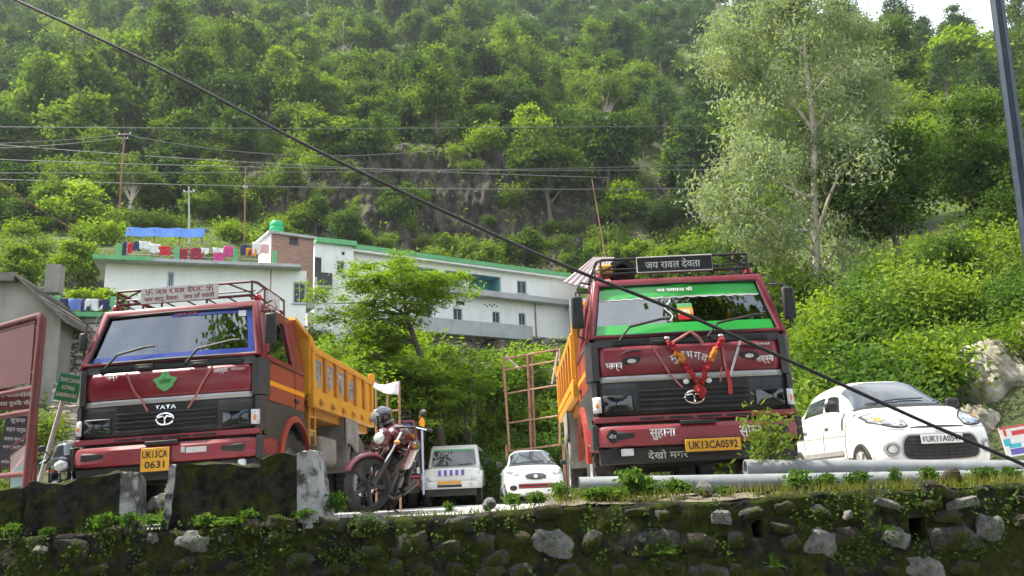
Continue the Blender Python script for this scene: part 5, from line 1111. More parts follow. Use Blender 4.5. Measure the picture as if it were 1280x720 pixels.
# ------------------------------------------------------------------ motorcycles
def motorcycle(label, loc, yaw, lean, steer, tank, fend, mats, windscreen=False, scale=1.0):
    t = thing('motorcycle', label, 'motorcycle', loc, (0,lean,yaw)); t.scale = (scale,)*3
    ax0 = Vector((0,-.42,.78)); axd = Vector((0,-.42,-1)).normalized(); SR = Matrix.Rotation(steer, 3, axd)
    def S(m): m.v = [tuple(ax0 + SR @ (Vector(v)-ax0)) for v in m.v]; return m
    B = lambda n, m, mat, p=t, **k: m.build(n, mat, p, **k)
    def whl(y, r, steerit):
        m = MB(); m.lathe([(r*.80,-.045),(r*.9,-.055),(r*.97,-.04),(r,-.0),(r*.97,.04),(r*.9,.055),(r*.80,.045)], (0,y,r), (1,0,0), 36, close=True); 
        if steerit: S(m)
        ty = B('wheel', m, 'rubber', smooth=50)
        m = MB(); m.lathe([(r*.81,-.03),(r*.81,.03),(r*.76,.03),(r*.76,-.03)], (0,y,r), (1,0,0), 36, close=True); m.cyl((-.06,y,r),(.06,y,r),.05,n=16)
        for i in range(5):
            th = i*2*math.pi/5; p = Vector((0,y+math.cos(th)*r*.77,r+math.sin(th)*r*.77)); m.beam((0,y,r),p,.035,.05,up=(1,0,0))
        if steerit: S(m)
        B('rim', m, 'charcoal', ty, smooth=30)
        m = MB(); m.lathe([(.13,.05),(.13,.055),(.08,.055),(.08,.05)], (0,y,r), (-1,0,0), 28, close=True)
        if steerit: S(m)
        B('brake_disc', m, 'chrome', ty)
    r = .305; fyy = -.70; whl(fyy, r, True); whl(.62, r, False)
    m = MB()
    for s in (-1,1):
        m.tube([(s*.085,fyy,r),(s*.085,fyy+.18,r+.32)],.027,10); 
    B('fork_slider', S(m), 'charcoal'); m = MB()
    for s in (-1,1): m.tube([(s*.085,fyy+.15,r+.29),(s*.085,fyy+.33,r+.66)],.019,10)
    m.box(-.12,.12,fyy+.25,fyy+.36,r+.5,r+.54); B('fork_tube', S(m), 'chrome')
    m = MB(); m.grid(lambda u, v: (.0+(.065*(v*2-1)), fyy-(r+.045-.02*abs(v*2-1)**2)*math.cos(.35+u*1.75)*1.0, r+(r+.045-.03*abs(v*2-1)**2)*math.sin(.35+u*1.75)), 14, 6); B('front_fender', S(m), fend, sol=.008)
    # cowl, lamp, bars
    m = MB(); m.loft([[(a*c*.135, -.52-b_, .86+d*c2) for a, d in ((-1,-.06),(-.6,-.14),(.6,-.14),(1,-.06),(.8,.08),(0,.13),(-.8,.08))] for b_, c, c2 in ((0,1.0,1.0),(.08,.95,.9),(.13,.6,.6))]); cw = B('headlamp_cowl', S(m), mats[0], sub=1)
    m = MB(); m.ell((0,-.625,.835),(.09,.05,.07),16,8); B('headlamp', S(m), 'lamp_glass', cw)
    if windscreen:
        m = MB(); m.grid(lambda u, v: ((u*2-1)*(.17-.05*v), -.60+.14*v+.05*(u*2-1)**2, .93+.22*v), 8, 6); B('windscreen', S(m), 'car_glass', cw, sol=.006)
    m = MB(); m.tube([(-.38,-.22,.97),(-.30,-.30,1.0),(-.12,-.42,.99),(.12,-.42,.99),(.30,-.30,1.0),(.38,-.22,.97)],.014,8); hb = B('handlebar', S(m), 'black')
    for s in (-1,1):
        m = MB(); m.tube([(s*.27,-.32,1.0),(s*.40,-.2,.965)],.021,8); B('grip', S(m), 'rubber', hb)
        m = MB(); m.tube([(s*.25,-.33,1.0),(s*.33,-.33,1.12)],.008,6); m.ell((s*.36,-.33,1.15),(.065,.02,.045),12,8); B('mirror', S(m), 'black', hb)
        m = MB(); m.tube([(s*.30,-.36,.985),(s*.42,-.30,.96)],.007,6); B('lever', S(m), 'chrome', hb)
        m = MB(); m.ell((s*.19,-.52,.80),(.05,.03,.025),10,6); B('indicator', S(m), 'amber', cw)
    # tank, shrouds, seat, tail
    m = MB(); m.loft([[(w_*math.cos(a), y, zc+hh*math.sin(a)) for a in np.linspace(0,2*math.pi,13)[:-1]] for y,w_,zc,hh in ((-.46,.06,.87,.06),(-.40,.16,.88,.14),(-.25,.21,.90,.17),(-.05,.19,.88,.15),(.12,.11,.84,.09),(.18,.05,.82,.04))]); B('fuel_tank', m, tank, sub=1)
    for s in (-1,1):
        m = MB(); m.grid(lambda u, v: (s*(.20+.05*math.sin(math.pi*u)), -.60+.54*u+.06*v, .56+.10*u+(.32-.10*u)*v), 6, 4); B('tank_shroud', m, tank, sol=.012)
        m = MB(); m.grid(lambda u, v: (s*(.12+.02*math.sin(math.pi*u)), .12+.36*u, .60+.08*u+(.16-.06*u)*v), 5, 3); B('side_panel', m, tank, sol=.01)
        m = MB(); m.tube([(s*.14,.1,.33),(s*.24,.08,.32)],.016,8); B('footpeg', m, 'rubber')
        m = MB(); m.tube([(s*.11,.62,r),(s*.11,.46,.68)],.02,8); m.lathe([(.035,0),(.035,.22)],(s*.11,.58,r+.08),(0,-.3,1),10); B('shock_absorber', m, 'charcoal')
    m = MB(); m.loft([[(-w_,y,zz-.05),(w_,y,zz-.05),(w_*.95,y,zz),(0,y,zz+.02),(-w_*.95,y,zz)] for y,w_,zz in ((.1,.09,.83),(.25,.13,.81),(.5,.12,.84),(.72,.10,.90),(.82,.06,.92))]); B('seat', m, 'black', smooth=40)
    m = MB(); m.loft([[(-w_,y,zz-.06),(w_,y,zz-.06),(w_,y,zz),(-w_,y,zz)] for y,w_,zz in ((.45,.1,.80),(.75,.10,.87),(.95,.05,.92))]); B('tail_cowl', m, tank, bevel=.02)
    m = MB(); m.ell((0,.97,.87),(.06,.03,.04),10,6); B('tail_lamp', m, 'lamp_red')
    m = MB(); m.grid(lambda u, v: (.07*(v*2-1), .62+(r+.05)*math.cos(.2+u*1.7), r+(r+.05)*math.sin(.2+u*1.7)), 12, 4); B('rear_fender', m, 'black', sol=.008)
    m = MB(); m.box(-.11,.11,-.20,.20,.26,.50); m.cyl((-.15,.08,.38),(.15,.08,.38),.12,n=20); m.obox((0,-.2,.58),(.17,.22,.26),Matrix.Rotation(.35,3,'X')); en = B('engine', m, 'charcoal', bevel=.025)
    for k in range(6): m = MB(); m.obox((0,-.26+.012*k,.51+.032*k),(.22,.26,.01),Matrix.Rotation(.35,3,'X')); B('cooling_fin', m, 'dirty_metal', en)
    m = MB(); m.tube([(0,-.40,.74),(0,-.33,.45),(0,-.22,.25),(0,.1,.24),(0,.3,.33)],.024,8); m.tube([(0,-.40,.76),(0,.1,.74),(0,.5,.74)],.024,8); m.tube([(0,.28,.33),(0,.3,.7)],.022,8); m.tube([(0,.28,.34),(.1,.62,r)],.02,8); m.tube([(0,.28,.34),(-.1,.62,r)],.02,8); B('frame', m, 'black')
    m = MB(); m.tube([(.06,-.33,.5),(.10,-.40,.40),(.12,-.3,.24),(.13,.1,.20),(.15,.35,.26)],.02,8); m.tube([(.15,.35,.26),(.17,.80,.42)],[.035,.05],12); B('exhaust', m, 'charcoal')
    m = MB(); m.tube([(-.08,.1,.25),(-.22,.16,.03),(-.26,.14,.015)],.011,6); B('side_stand', m, 'black'); m = MB(); m.tube([(.06,.2,.25),(.14,.32,.06),(.2,.36,.05)],.012,6); B('centre_stand', m, 'black')
    return t, SR, ax0
bikep = at(462,631,10.55)
tb, SR, ax0 = motorcycle('dark red motorcycle leaning on its stand beside the left truck', (-1.86,11.1,.02), R_(-3), R_(22), R_(44), 'bike_red', 'bike_fender', ('bike_red',), scale=1.09)
p = at(66,603,9.7)
motorcycle('black motorcycle with dark windscreen parked behind the red sign frame', (p.x-.12,10.6,-.02), R_(12), R_(-6), R_(10), 'bike_red' if False else 'helmet_black', 'helmet_black', ('helmet_black',), True, .88)
# helmet hung on the handlebar mirror
bpy.context.view_layer.update(); hp = tb.matrix_world @ (ax0 + SR @ (Vector((-.36,-.33,1.15))-ax0)) + Vector((-.03,0,.0)); print('HELMET', [round(v,2) for v in hp])
t = thing('helmet', 'black and silver full-face helmet perched on the motorcycle handlebar', 'helmet', hp, (R_(8),R_(-22),R_(52)))
m = MB(); m.ell((0,0,0),(.125,.155,.135),22,14); m.v = [(x*(1-.12*(z < -.05)), y-.02*(z < 0), max(z,-.11)) for x,y,z in m.v]; m.build('shell','helmet_silver',t)
m = MB(); m.grid(lambda u, v: (.132*math.sin((u-.5)*2.5), -.163*math.cos((u-.5)*2.5), -.03+.10*v), 14, 5); m.build('visor','helmet_black',t,sol=.006)
m = MB(); m.grid(lambda u, v: (.127*math.sin((u-.5)*2.6), -(.19-.015*v)*math.cos((u-.5)*2.6)+.01, -.13+.095*v), 14, 4); m.build('chin_bar','helmet_black',t,sol=.02)
m = MB(); m.grid(lambda u, v: (.128*math.sin((u-.5)*2.0)*(1-.4*v), -.02-.145*math.cos((u-.5)*1.6)*(1-v*.7)+.1*v, .082+.058*math.sin(v*1.5)), 10, 5); m.build('crown_stripe','helmet_black',t,sol=.004)

# ------------------------------------------------------------------ signs at left
pr_, pl_ = Vector((-5.03,8.75,0)), Vector((-7.5,10.4,0)); fs = Facade((pl_.x,pl_.y),(pr_.x,pr_.y)); L_ = fs.l
t = thing('pipe_hoarding', 'red steel pipe frame holding a blank red sheet at the left edge', 'sign frame')
def sz(px, py): return fs.uz(px,py)
ztop = sz(48,395)[1]
m = MB(); m.tube([fs.P(L_,-.1),fs.P(L_,ztop-.05),fs.P(L_-.05,ztop)],.045,10); m.tube([fs.P(L_-.03,ztop),fs.P(0,ztop)],.035,10); m.tube([fs.P(0,-.1),fs.P(0,ztop)],.045,10); m.build('outer_frame','frame_red',t)
for py in (484,513,591):
    z = sz(46,py)[1]; m = MB(); m.tube([fs.P(L_,z),fs.P(0,z)],.03,8); m.build('cross_rail','frame_red',t)
zs1 = sz(42,405)[1]; zs0 = sz(42,478)[1]
fbox(fs, .08, L_-.12, zs0, zs1, -.012, .012).build('sheet','sign_red',t,smooth=0)
m = MB(); m.tube([fs.P(L_-.115,zs0-.02),fs.P(L_-.115,zs1+.02),fs.P(.08,zs1+.02)],.018,6); m.build('sheet_rim','frame_red',t)
for k in range(10): u = L_-.25-k*.32; m = MB(); m.cyl(fs.P(u,zs1+.02),fs.P(u,ztop),.014,n=6); m.build('stud','frame_red',t)
for py in (410,465): z = sz(46,py)[1]; m = MB(); m.cyl(fs.P(L_-.11,z),fs.P(L_,z),.014,n=6); m.build('stud','frame_red',t)
def board(label, px0,py0,px1,py1, Y, mat, lines, tilt=0, yaw=.5, lm='dull_white', name='sign_board'):
    a, c = at(px0,py1,Y), at(px1,py0,Y); w_, h_ = c.x-a.x, c.z-a.z
    t = thing(name, label, 'sign', ((a.x+c.x)/2,Y,a.z), (0,tilt,0)); rot = yaw
    t.rotation_euler = (0,tilt,rot)
    MB().box(-w_/2,w_/2,-.01,.01,0,h_).build('panel',mat,t,smooth=0,bevel=.004)
    for s, zc, ww, hh in lines: text(s, (0,-.0115,zc*h_), X, Z_, ww*w_, hh*h_, lm, t)
    for s in (-1,1): m = MB(); m.cyl((s*w_*.35,.03,h_*.5),(s*w_*.35,.03,-a.z-.05),.02,n=8); m.build('leg','frame_red',t)
    return t
board('red board with white Hindi lettering below the blank sheet', -14,484,46,514, 9.5, 'sign_red', [('थाना कोतवाली',.72,.8,.26),('यातायात पुलिस चौकी',.3,.86,.3)], R_(-4), R_(35))
board('dark board with five white Hindi lines inside the red frame', -3,518,31,585, 10.2, 'sign_dark', [('सूचना',.88,.6,.10),('वाहन पार्क',.70,.8,.10),('करना मना है',.54,.8,.10),('पार्किंग',.38,.8,.09),('आदेशानुसार',.1,.7,.09)], R_(5), R_(25))
t = thing('leaning_sheet', 'framed teal and pink sheet leaning low in the red frame', 'sheet', (0,0,0))
a = [at(13,570,9.35),at(40,549,9.0),at(40,612,9.0),at(13,626,9.35)]; mid = [a[0].lerp(a[3],.38),a[1].lerp(a[2],.38)]
m = MB(); m.poly([mid[0],mid[1],a[2],a[3]]); m.build('teal_panel','sheet_teal',t,smooth=0,sol=.012); m = MB(); m.poly([a[0],a[1],mid[1],mid[0]]); m.build('pink_panel','sheet_pink',t,smooth=0,sol=.012)
m = MB(); m.tube(a+[a[0]],.014,6); m.tube([at(44,535,8.95),at(43,605,8.95)],.02,6); m.tube([at(13,560,9.35),at(44,535,8.95)],.014,6); m.build('rim','frame_red',t)
# green sign on post
t = thing('green_sign', 'green white-lettered traffic sign on a thin grey post', 'sign', (at(84,480,11).x-.30,11,0), (0,R_(9),R_(28)))
zc = at(85,481,11).z; MB().box(-.14,.14,-.012,.012,zc-.18,zc+.18).build('panel','sign_green',t,smooth=0,bevel=.004)
for s,dz,ww,hh in (('TRAFFIC CHOWKI',.10,.24,.055),('KOTWALI',0,.15,.055),('KARNPRAYAG',-.10,.24,.055)): text(s,(0,-.0135,zc+dz),X,Z_,ww,hh,'white_paint',t)
m = MB(); m.cyl((-.06,.035,-.1),(-.02,.035,zc+.1),.03,n=8); m.build('post','pole_grey',t)
# flex banner at right edge
a = at(1259,572,10.5); t = thing('flex_banner', 'small red, white and teal printed banner at the right edge', 'banner', (a.x,10.5,a.z), (0,R_(-7),R_(-8)))
for nm, z0, z1, x0, x1, mt in (('white_panel',0,.36,0,.62,'white_paint'),):
    MB().box(x0,x1,-.008,.008,z0,z1).build(nm,mt,t,smooth=0)
for nm, z0, z1, x0, x1, mt in (('red_print',.245,.30,.13,.5,'flex_red'),('red_edge',.335,.358,.0,.62,'flex_red'),('teal_print',.13,.215,.01,.09,'flex_teal'),('teal_print',.10,.15,.06,.2,'flex_teal'),('violet_print',.02,.09,.06,.62,'flex_violet'),('red_print',.25,.33,.04,.07,'flex_red')):
    MB().box(x0,x1,-.0105,-.0085,z0,z1).build(nm,mt,t,smooth=0)
for x in (.02,.6): m = MB(); m.cyl((x,.03,-.6),(x,.03,.36),.015,n=6); m.build('stake','rust',t)
# rusty hoarding frame
t = thing('hoarding_frame', 'rusty empty hoarding frame standing before the green bank', 'frame')
c4 = [at(629,449,26), at(700,436,24.5), at(700,556,24.5), at(637,564,26)]
m = MB(); m.tube(c4+[c4[0]],.04,8); m.build('outer_frame','rust',t)
for k in (.12,.38,.70):
    m = MB(); m.tube([c4[0].lerp(c4[3],k), c4[1].lerp(c4[2],k)],.025,6); m.build('cross_bar','rust',t)
for k in (.45,.52): 
    m = MB(); a = c4[0].lerp(c4[1],k); b_ = c4[3].lerp(c4[2],k); m.tube([a,b_+Vector((0,.05,0)), Vector((b_.x,b_.y+.1,-.4))],.05 if k < .5 else .03,8); m.build('post','pole_brown',t)
m = MB(); m.tube([at(632,445,25.9),at(650,462,25.6)],.04,6); m.build('loose_bar','sheet_pink',t); m = MB(); m.tube([at(697,440,24.4),at(690,480,24.3)],.035,6); m.build('loose_bar','sheet_pink',t)
for px,Yp in ((629,26),(700,24.5)):
    p = at(px,560,Yp); m = MB(); m.cyl((p.x+.1,p.y,-.5),(p.x+.1,p.y,p.z+.1),.04); m.build('leg','rust',t)

# ------------------------------------------------------------------ poles and wires
def pole(name, label, a, b_, Y, r, mat, arms=(), Y2=None, ground=True):
    p0, p1 = at(*a,Y), at(*b_,Y2 or Y); t = thing(name, label, 'pole', p0); p1 = p1-p0
    m = MB(); m.cyl((0,0,-1.2 if ground else -3),p1,r,r*.7,n=10); m.build('shaft',mat,t)
    for k, w_ in arms:
        q = p1*k; m = MB(); m.box(q.x-w_/2,q.x+w_/2,q.y-.05,q.y+.05,q.z-.04,q.z+.04); ar = m.build('cross_arm','pole_grey',t,smooth=0)
        for s in (-1,1): m = MB(); m.lathe([(0,0),(.05,.02),(.06,.08),(.03,.14),(0,.16)],(q.x+s*w_*.45,q.y,q.z+.04),(0,0,1),8); m.build('insulator','dull_white',ar)
    return p0+p1
W1 = pole('utility_pole', 'tall rusty brown utility pole above the blue tarp', (147,292), (156,166), 75, .11, 'pole_brown', ((.985,1.2),(.94,.7)))
W2 = pole('utility_pole', 'thin reddish pole left of the brick tower', (306,298), (307,208), 66, .07, 'pole_brown', ((.7,.3),))
pole('cross_pole', 'short grey pole with a cross bar beside the blue tarp', (238,290), (236,233), 64, .07, 'pole_grey', ((.88,.9),))
W3 = pole('leaning_pole', 'leaning rusty pole behind the right truck roof rack', (757,312), (740,224), 72, .07, 'pole_brown')
pole('tree_stake', 'pale bare stake on the right hillside', (872,100), (870,72), 190, .25, 'bark_pale')
p0, p1 = at(1290,330,8.2), at(1238,-60,8.2); t = thing('lamp_post', 'dark blue-grey steel post rising at the right edge of the picture', 'post', (p0.x,8.2,0))
m = MB(); d = (p1-p0); d.normalize(); k = p0.z/d.z; m.cyl((-d.x*k,0,0),(d.x*3.4,0,3.4*d.z+p0.z+.0),.082,.066,n=8); m.build('shaft','lamp_post',t,smooth=30); m = MB(); m.box(-.35,.1,-.18,.18,-.02,.03); m.build('base_plate','lamp_post',t)
def wire(label, pts, r, mat='thin_wire', sag=0, n=24, name='overhead_wire', group='thin wires strung across the hillside'):
    P = []
    a, b_ = Vector(pts[0]), Vector(pts[-1])
    for i in range(n+1):
        k = i/n; p = a.lerp(b_,k); p.z -= sag*4*k*(1-k); P.append(p)
    m = MB(); m.tube(P, r, 6); return tag(m.build(name,mat), label, 'wire', group)
# thick cable sagging right across the view
ca = [(-60,-36),(20,0),(200,85),(400,190),(600,285),(715,336),(850,390),(1000,457),(1150,525),(1280,581),(1340,612)]
dep = [6.6,6.5,6.4,6.3,6.2,6.1,6.1,6.0,6.0,6.0,6.0]
m = MB(); cp = [at(a[0],a[1],d) for a, d in zip(ca,dep)]
sm = []
for i in range(len(cp)-1):
    p0 = cp[max(i-1,0)]; p1 = cp[i]; p2 = cp[i+1]; p3 = cp[min(i+2,len(cp)-1)]
    for k in range(8):
        u = k/8; sm.append(.5*((2*p1)+(p2-p0)*u+(2*p0-5*p1+4*p2-p3)*u*u+(-p0+3*p1-3*p2+p3)*u**3))
sm.append(cp[-1]); m.tube(sm, .0135, 8); tag(m.build('overhead_cable','cable'), 'thick black cable sagging diagonally across the whole view', 'cable')
for i,(a,b_,ya,yb,sg,lb) in enumerate([((-60,158),(1300,148),75,85,.6,'topmost thin wire crossing at the brown pole top'),((-60,176),(760,222),76,72,.5,'second thin wire from the brown pole toward the leaning pole'),((-60,181),(156,168),70,75,.2,'short wire dropping left from the brown pole top'),((-60,197),(900,212),74,74,.5,'thin wire crossing below the brown pole top'),((-60,216),(1300,190),72,90,.8,'middle wire running past the eucalyptus'),((-60,222),(860,236),71,72,.4,'lowest wire running above the brick tower'),((-60,186),(156,172),72,75,.3,'slack wire left of the brown pole'),((156,168),(560,186),75,78,1.4,'sagging wire right of the brown pole top'),((1040,215),(1300,160),60,50,.3,'thin wire right of the eucalyptus rising to the edge')]):
    wire(lb, (at(*a,ya),at(*b_,yb)), .032, sag=sg)
for i,(a,b_,lb) in enumerate([((-20,215),(110,300),'first guy wire slanting down at the left edge'),((-20,222),(96,288),'second guy wire slanting down at the left edge')]): wire(lb,(at(*a,60),at(*b_,66)),.025,'pole_brown')
# ------------------------------------------------------------------ vegetation
rng = np.random.default_rng(11)
def leafquads(C, L_, Wd, up=.5, out=None, outw=.4, droop=0.0, rs=rng):
    n = len(C); N_ = rs.normal(size=(n,3)); N_ /= np.linalg.norm(N_,axis=1,keepdims=True); N_[:,2] += up
    if out is not None: N_ += out*outw
    N_ /= np.linalg.norm(N_,axis=1,keepdims=True)
    T = rs.normal(size=(n,3)); T[:,2] -= droop; T -= N_*(T*N_).sum(1,keepdims=True); T /= np.linalg.norm(T,axis=1,keepdims=True)
    Bv = np.cross(N_,T); s = rs.uniform(.65,1.3,size=(n,1)); a = T*L_*.5*s; b_ = Bv*Wd*.5*s
    return np.stack([C+a, C+b_-a*.1, C-a, C-b_-a*.1], 1)
def crownpts(n, rx, ry, rz, zc, lobes=5, rs=rng, hollow=.55, irr=.35):
    """clump centres filling an uneven crown"""
    lc = rs.normal(size=(lobes,3)); lc /= np.linalg.norm(lc,axis=1,keepdims=True); lc *= rs.uniform(.25,.6,size=(lobes,1)); lr = rs.uniform(.38,.62,size=lobes) if lobes < 8 else rs.uniform(.2,.5,size=lobes)
    P = []
    while len(P) < n:
        k = rs.integers(lobes); d = rs.normal(size=3); d /= np.linalg.norm(d); r = lr[k]*(hollow+(1-hollow)*rs.random()**.5)
        p = lc[k]+d*r
        if p[2] < -.75: continue
        P.append(p)
    P = np.array(P); P *= 1+irr*(rs.random((n,1))-.5); return P*np.array([rx,ry,rz])+np.array([0,0,zc])
def foliage(C, per, spread, L_, Wd, mat, up=.5, center=None, flat=.6, droop=0, outw=.45, rs=rng):
    n = len(C); cen = center if center is not None else C.mean(0)
    rep = np.repeat(np.arange(n), per); G = rs.normal(size=(n*per,3))*np.array([1,1,flat])*spread*rs.uniform(.6,1.35,size=(n,1))[rep]
    Pp = C[rep]+G; o = Pp-cen; o /= np.linalg.norm(o,axis=1,keepdims=True)+1e-6
    lv = np.clip(rs.random(n)[rep]*.7 + rs.random(n*per)*.3, 0, 1)
    return leafquads(Pp, L_, Wd, up, o, outw, droop, rs), lv
def limbs(m, base, top, r, C, nl, rs, bend=.3, sub_=2):
    base, top = Vector(base), Vector(top); mid = base.lerp(top,.5)+Vector((rs.normal()*bend,rs.normal()*bend,0))
    tr = []
    for i in range(9):
        u = i/8; tr.append(base.lerp(mid,u).lerp(mid.lerp(top,u),u))
    m.tube(tr, [r*(1-.75*i/8)*(1.35 if i == 0 else 1) for i in range(9)], 8)
    ids = rs.choice(len(C), min(nl,len(C)), replace=False)
    for j in ids:
        c = Vector(C[j]); k = min(max((c.z-base.z)/max((top.z-base.z),.1)*.62, .28), .9)+rs.uniform(-.06,.06); i = int(max(1,min(7,k*8))); a = tr[i]; rr = r*(1-.75*i/8)*.5
        q = a.lerp(c,.5)+Vector((rs.normal()*.1*bend,rs.normal()*.1*bend,.12*(c-a).length)); m.tube([a,a.lerp(q,.6),q,c],[rr,rr*.8,rr*.55,rr*.2],5)
def make_tree(name, label, cat, H_, rx, rz, zc, ncl, per, spread, L_, Wd, mat, bark='bark', tr=.22, lobes=5, up=.5, flat=.6, droop=0, nl=14, seed=1, hollow=.55, group=None):
    rs = np.random.default_rng(seed); C = crownpts(ncl, rx, rx, rz, zc, lobes, rs, hollow)
    t = thing(name, label, cat, group=group); m = MB(); limbs(m, (0,0,-.6), (rs.normal()*.3,rs.normal()*.3,zc+rz*.5), tr, C, nl, rs); m.build('trunk',bark,t,smooth=50)
    V, lv = foliage(C, per, spread, L_, Wd, mat, up, np.array([0,0,zc-rz*.5]), flat, droop, rs=rs); mobj('crown', qmesh('crown', V, 4, mat, lv), t); return t
def make_pine(seed, H_=11):
    rs = np.random.default_rng(seed); t = thing('pine_tree','x','tree'); m = MB(); m.tube([(0,0,-.6),(.1,0,H_*.5),(0,.1,H_)],[.24,.16,.04],7)
    C = []
    for i in range(46):
        k = rs.uniform(.32,1)**.85; z = H_*k; r = (1.02-k)*H_*.30+.35; th = rs.uniform(0,6.28); d = rs.uniform(.5,1)
        p = np.array([math.cos(th)*r*d, math.sin(th)*r*d, z+.25*r*d]); C.append(p); m.tube([(0,0,z-.3),(p[0]*.6,p[1]*.6,p[2]-.2),tuple(p)],[.06,.04,.015],4)
    m.build('trunk','bark',t,smooth=50); V, lv = foliage(np.array(C), 62, .48, .55, .13, 'leaf_pine', .25, np.array([0,0,H_*.5]), .55, rs=rs); mobj('crown', qmesh('crown',V,4,'leaf_pine',lv), t); return t
def make_shrub(name, label, seed, r, h, ncl, per, L_, mat, lobes=4, stems=6, spread=None, group=None, up=.5, droop=0, elong=.45):
    rs = np.random.default_rng(seed); C = crownpts(ncl, r, r, h*.55, h*.52, lobes, rs, .4); C[:,2] = np.abs(C[:,2])+.05
    t = thing(name, label, 'bush', group=group); m = MB()
    for j in rs.choice(len(C), min(stems,len(C)), replace=False):
        c = Vector(C[j]); m.tube([(0,0,-.2),(c.x*.35,c.y*.35,c.z*.55),c],[.035*h/2,.022*h/2,.006],5)
    m.build('stem','bark',t); V, lv = foliage(C, per, spread or r*.26, L_, L_*elong, mat, up, np.array([0,0,0.]), .7, droop, rs=rs); mobj('foliage', qmesh('foliage',V,4,mat,lv), t); return t

leafmat('leaf_wood', (.014,.036,.010), (.085,.15,.026), .33)
# --- hillside prototypes
protoB = [make_tree('broadleaf_tree','x','tree',9,3.9,3.7,4.7,95,70,.5,.42,.28,m_,seed=20+i,lobes=8+i%4,tr=.2) for i, m_ in enumerate(['leaf_broad','leaf_broad','leaf_deep','leaf_deep','leaf_bright'])]
protoB += [make_tree('broadleaf_tree','x','tree',12,2.3,5.0,6.6,90,60,.5,.36,.22,'leaf_broad',seed=26,lobes=9,tr=.2), make_tree('broadleaf_tree','x','tree',11,4.4,3.6,7.0,60,60,.62,.36,.24,'leaf_shrub',bark='bark_pale',seed=27,lobes=12,tr=.24,nl=26,hollow=.2), make_tree('broadleaf_tree','x','tree',8,4.6,2.4,4.4,80,64,.46,.34,.2,'leaf_deep',seed=28,lobes=11,tr=.2,flat=.35,up=.9)]
protoP = [make_pine(40+i) for i in range(2)]
protoS = [make_shrub('hillside_shrub','x',50+i,2.0,2.6,36,46,.34,m_,lobes=5,stems=4) for i, m_ in enumerate(['leaf_shrub','leaf_broad','leaf_bright'])]
def region(px):
    return ('near the left picture edge','above the brown utility pole','above the laundry terrace','above the water tank','above the feathery tree','above the teal loggias','left of the leaning pole','above the right roof rack','around the eucalyptus','right of the eucalyptus','beside the lamp post')[int(np.searchsorted([90,220,330,420,560,680,760,900,1060,1180], px))]
INV = CR.transposed()
def proj(p):
    c = INV @ (Vector(p)-Vector((0,0,EYE))); return 640+F_PX*c.x/-c.z, 360-F_PX*c.y/-c.z
used = {}
def put(proto, loc, rz, s, label, group, key):
    if key not in used:
        used[key] = 1; proto.location = loc; proto.rotation_euler.z = rz; proto.scale = s if hasattr(s,'__len__') else (s,)*3; proto['label'] = label; proto['group'] = group; return proto
    return dup(proto, loc, rz, s, label, group)
KB = ['bushy mid green tree','many-lobed mid green tree','dark green leafy tree','dense dark green tree','bright yellow-green tree','tall narrow green tree','airy pale-trunked tree','low spreading dark tree']
rs = np.random.default_rng(77)
cnt = {'b':0,'p':0,'s':0}; FAR = []
pts = []; y = 96.0
while y < 290:
    step = 5.9 + (y-96)*.022
    n = int(1.5*y/step)
    for i in range(n):
        x = -(.78*y)+ (i+.5)*step*1.02 + rs.normal()*step*.35; yy = y+rs.normal()*step*.35; pts.append((x,yy))
    y += step*1.02
for x, y in pts:
    z = h1(x,y); px, py = proj((x,y,z+4)); 
    if not (-70 < px < 1350 and -90 < py < 420): continue
    u = x/y; den = float(vnoise(np.array([x/22]),np.array([y/22]),31)[0])
    right = px > 800
    if right and den < .30 and y < 230: continue
    if not right and den < .08: continue
    if y < 104 and not right and 250 < px < 800: 
        if rs.random() < .45: continue
    sc_ = rs.uniform(.85,1.5)
    if right and rs.random() < .5: sc_ *= .72
    reg = ('high up ' if py < 60 else 'halfway up ' if py < 140 else 'low down ')+region(px); ridge = py < 80 and px > 1040
    if (ridge and rs.random() < .65) or (right and rs.random() < .30):
        if cnt['p'] > 230: continue
        i = int(rs.integers(2)); cnt['p'] += 1
        put(protoP[i], (x,y,z-.3), rs.uniform(0,6.28), (sc_*.95,sc_*.95,sc_*rs.uniform(.8,1.0)), 'dark narrow-crowned pine on the hillside, '+reg, 'pines on the hillside, '+reg, 'p%d'%i)
    else:
        if cnt['b'] > 295: FAR.append((x,y,z,sc_)); continue
        i = int(rs.choice(8, p=[.18,.15,.13,.11,.10,.12,.11,.10])); cnt['b'] += 1
        put(protoB[i], (x,y,z-.4), rs.uniform(0,6.28), (sc_*rs.uniform(.72,1.3),sc_*rs.uniform(.72,1.3),sc_*rs.uniform(.7,1.45)), KB[i]+' on the hillside, '+reg, KB[i]+'s on the hillside, '+reg, 'b%d'%i)
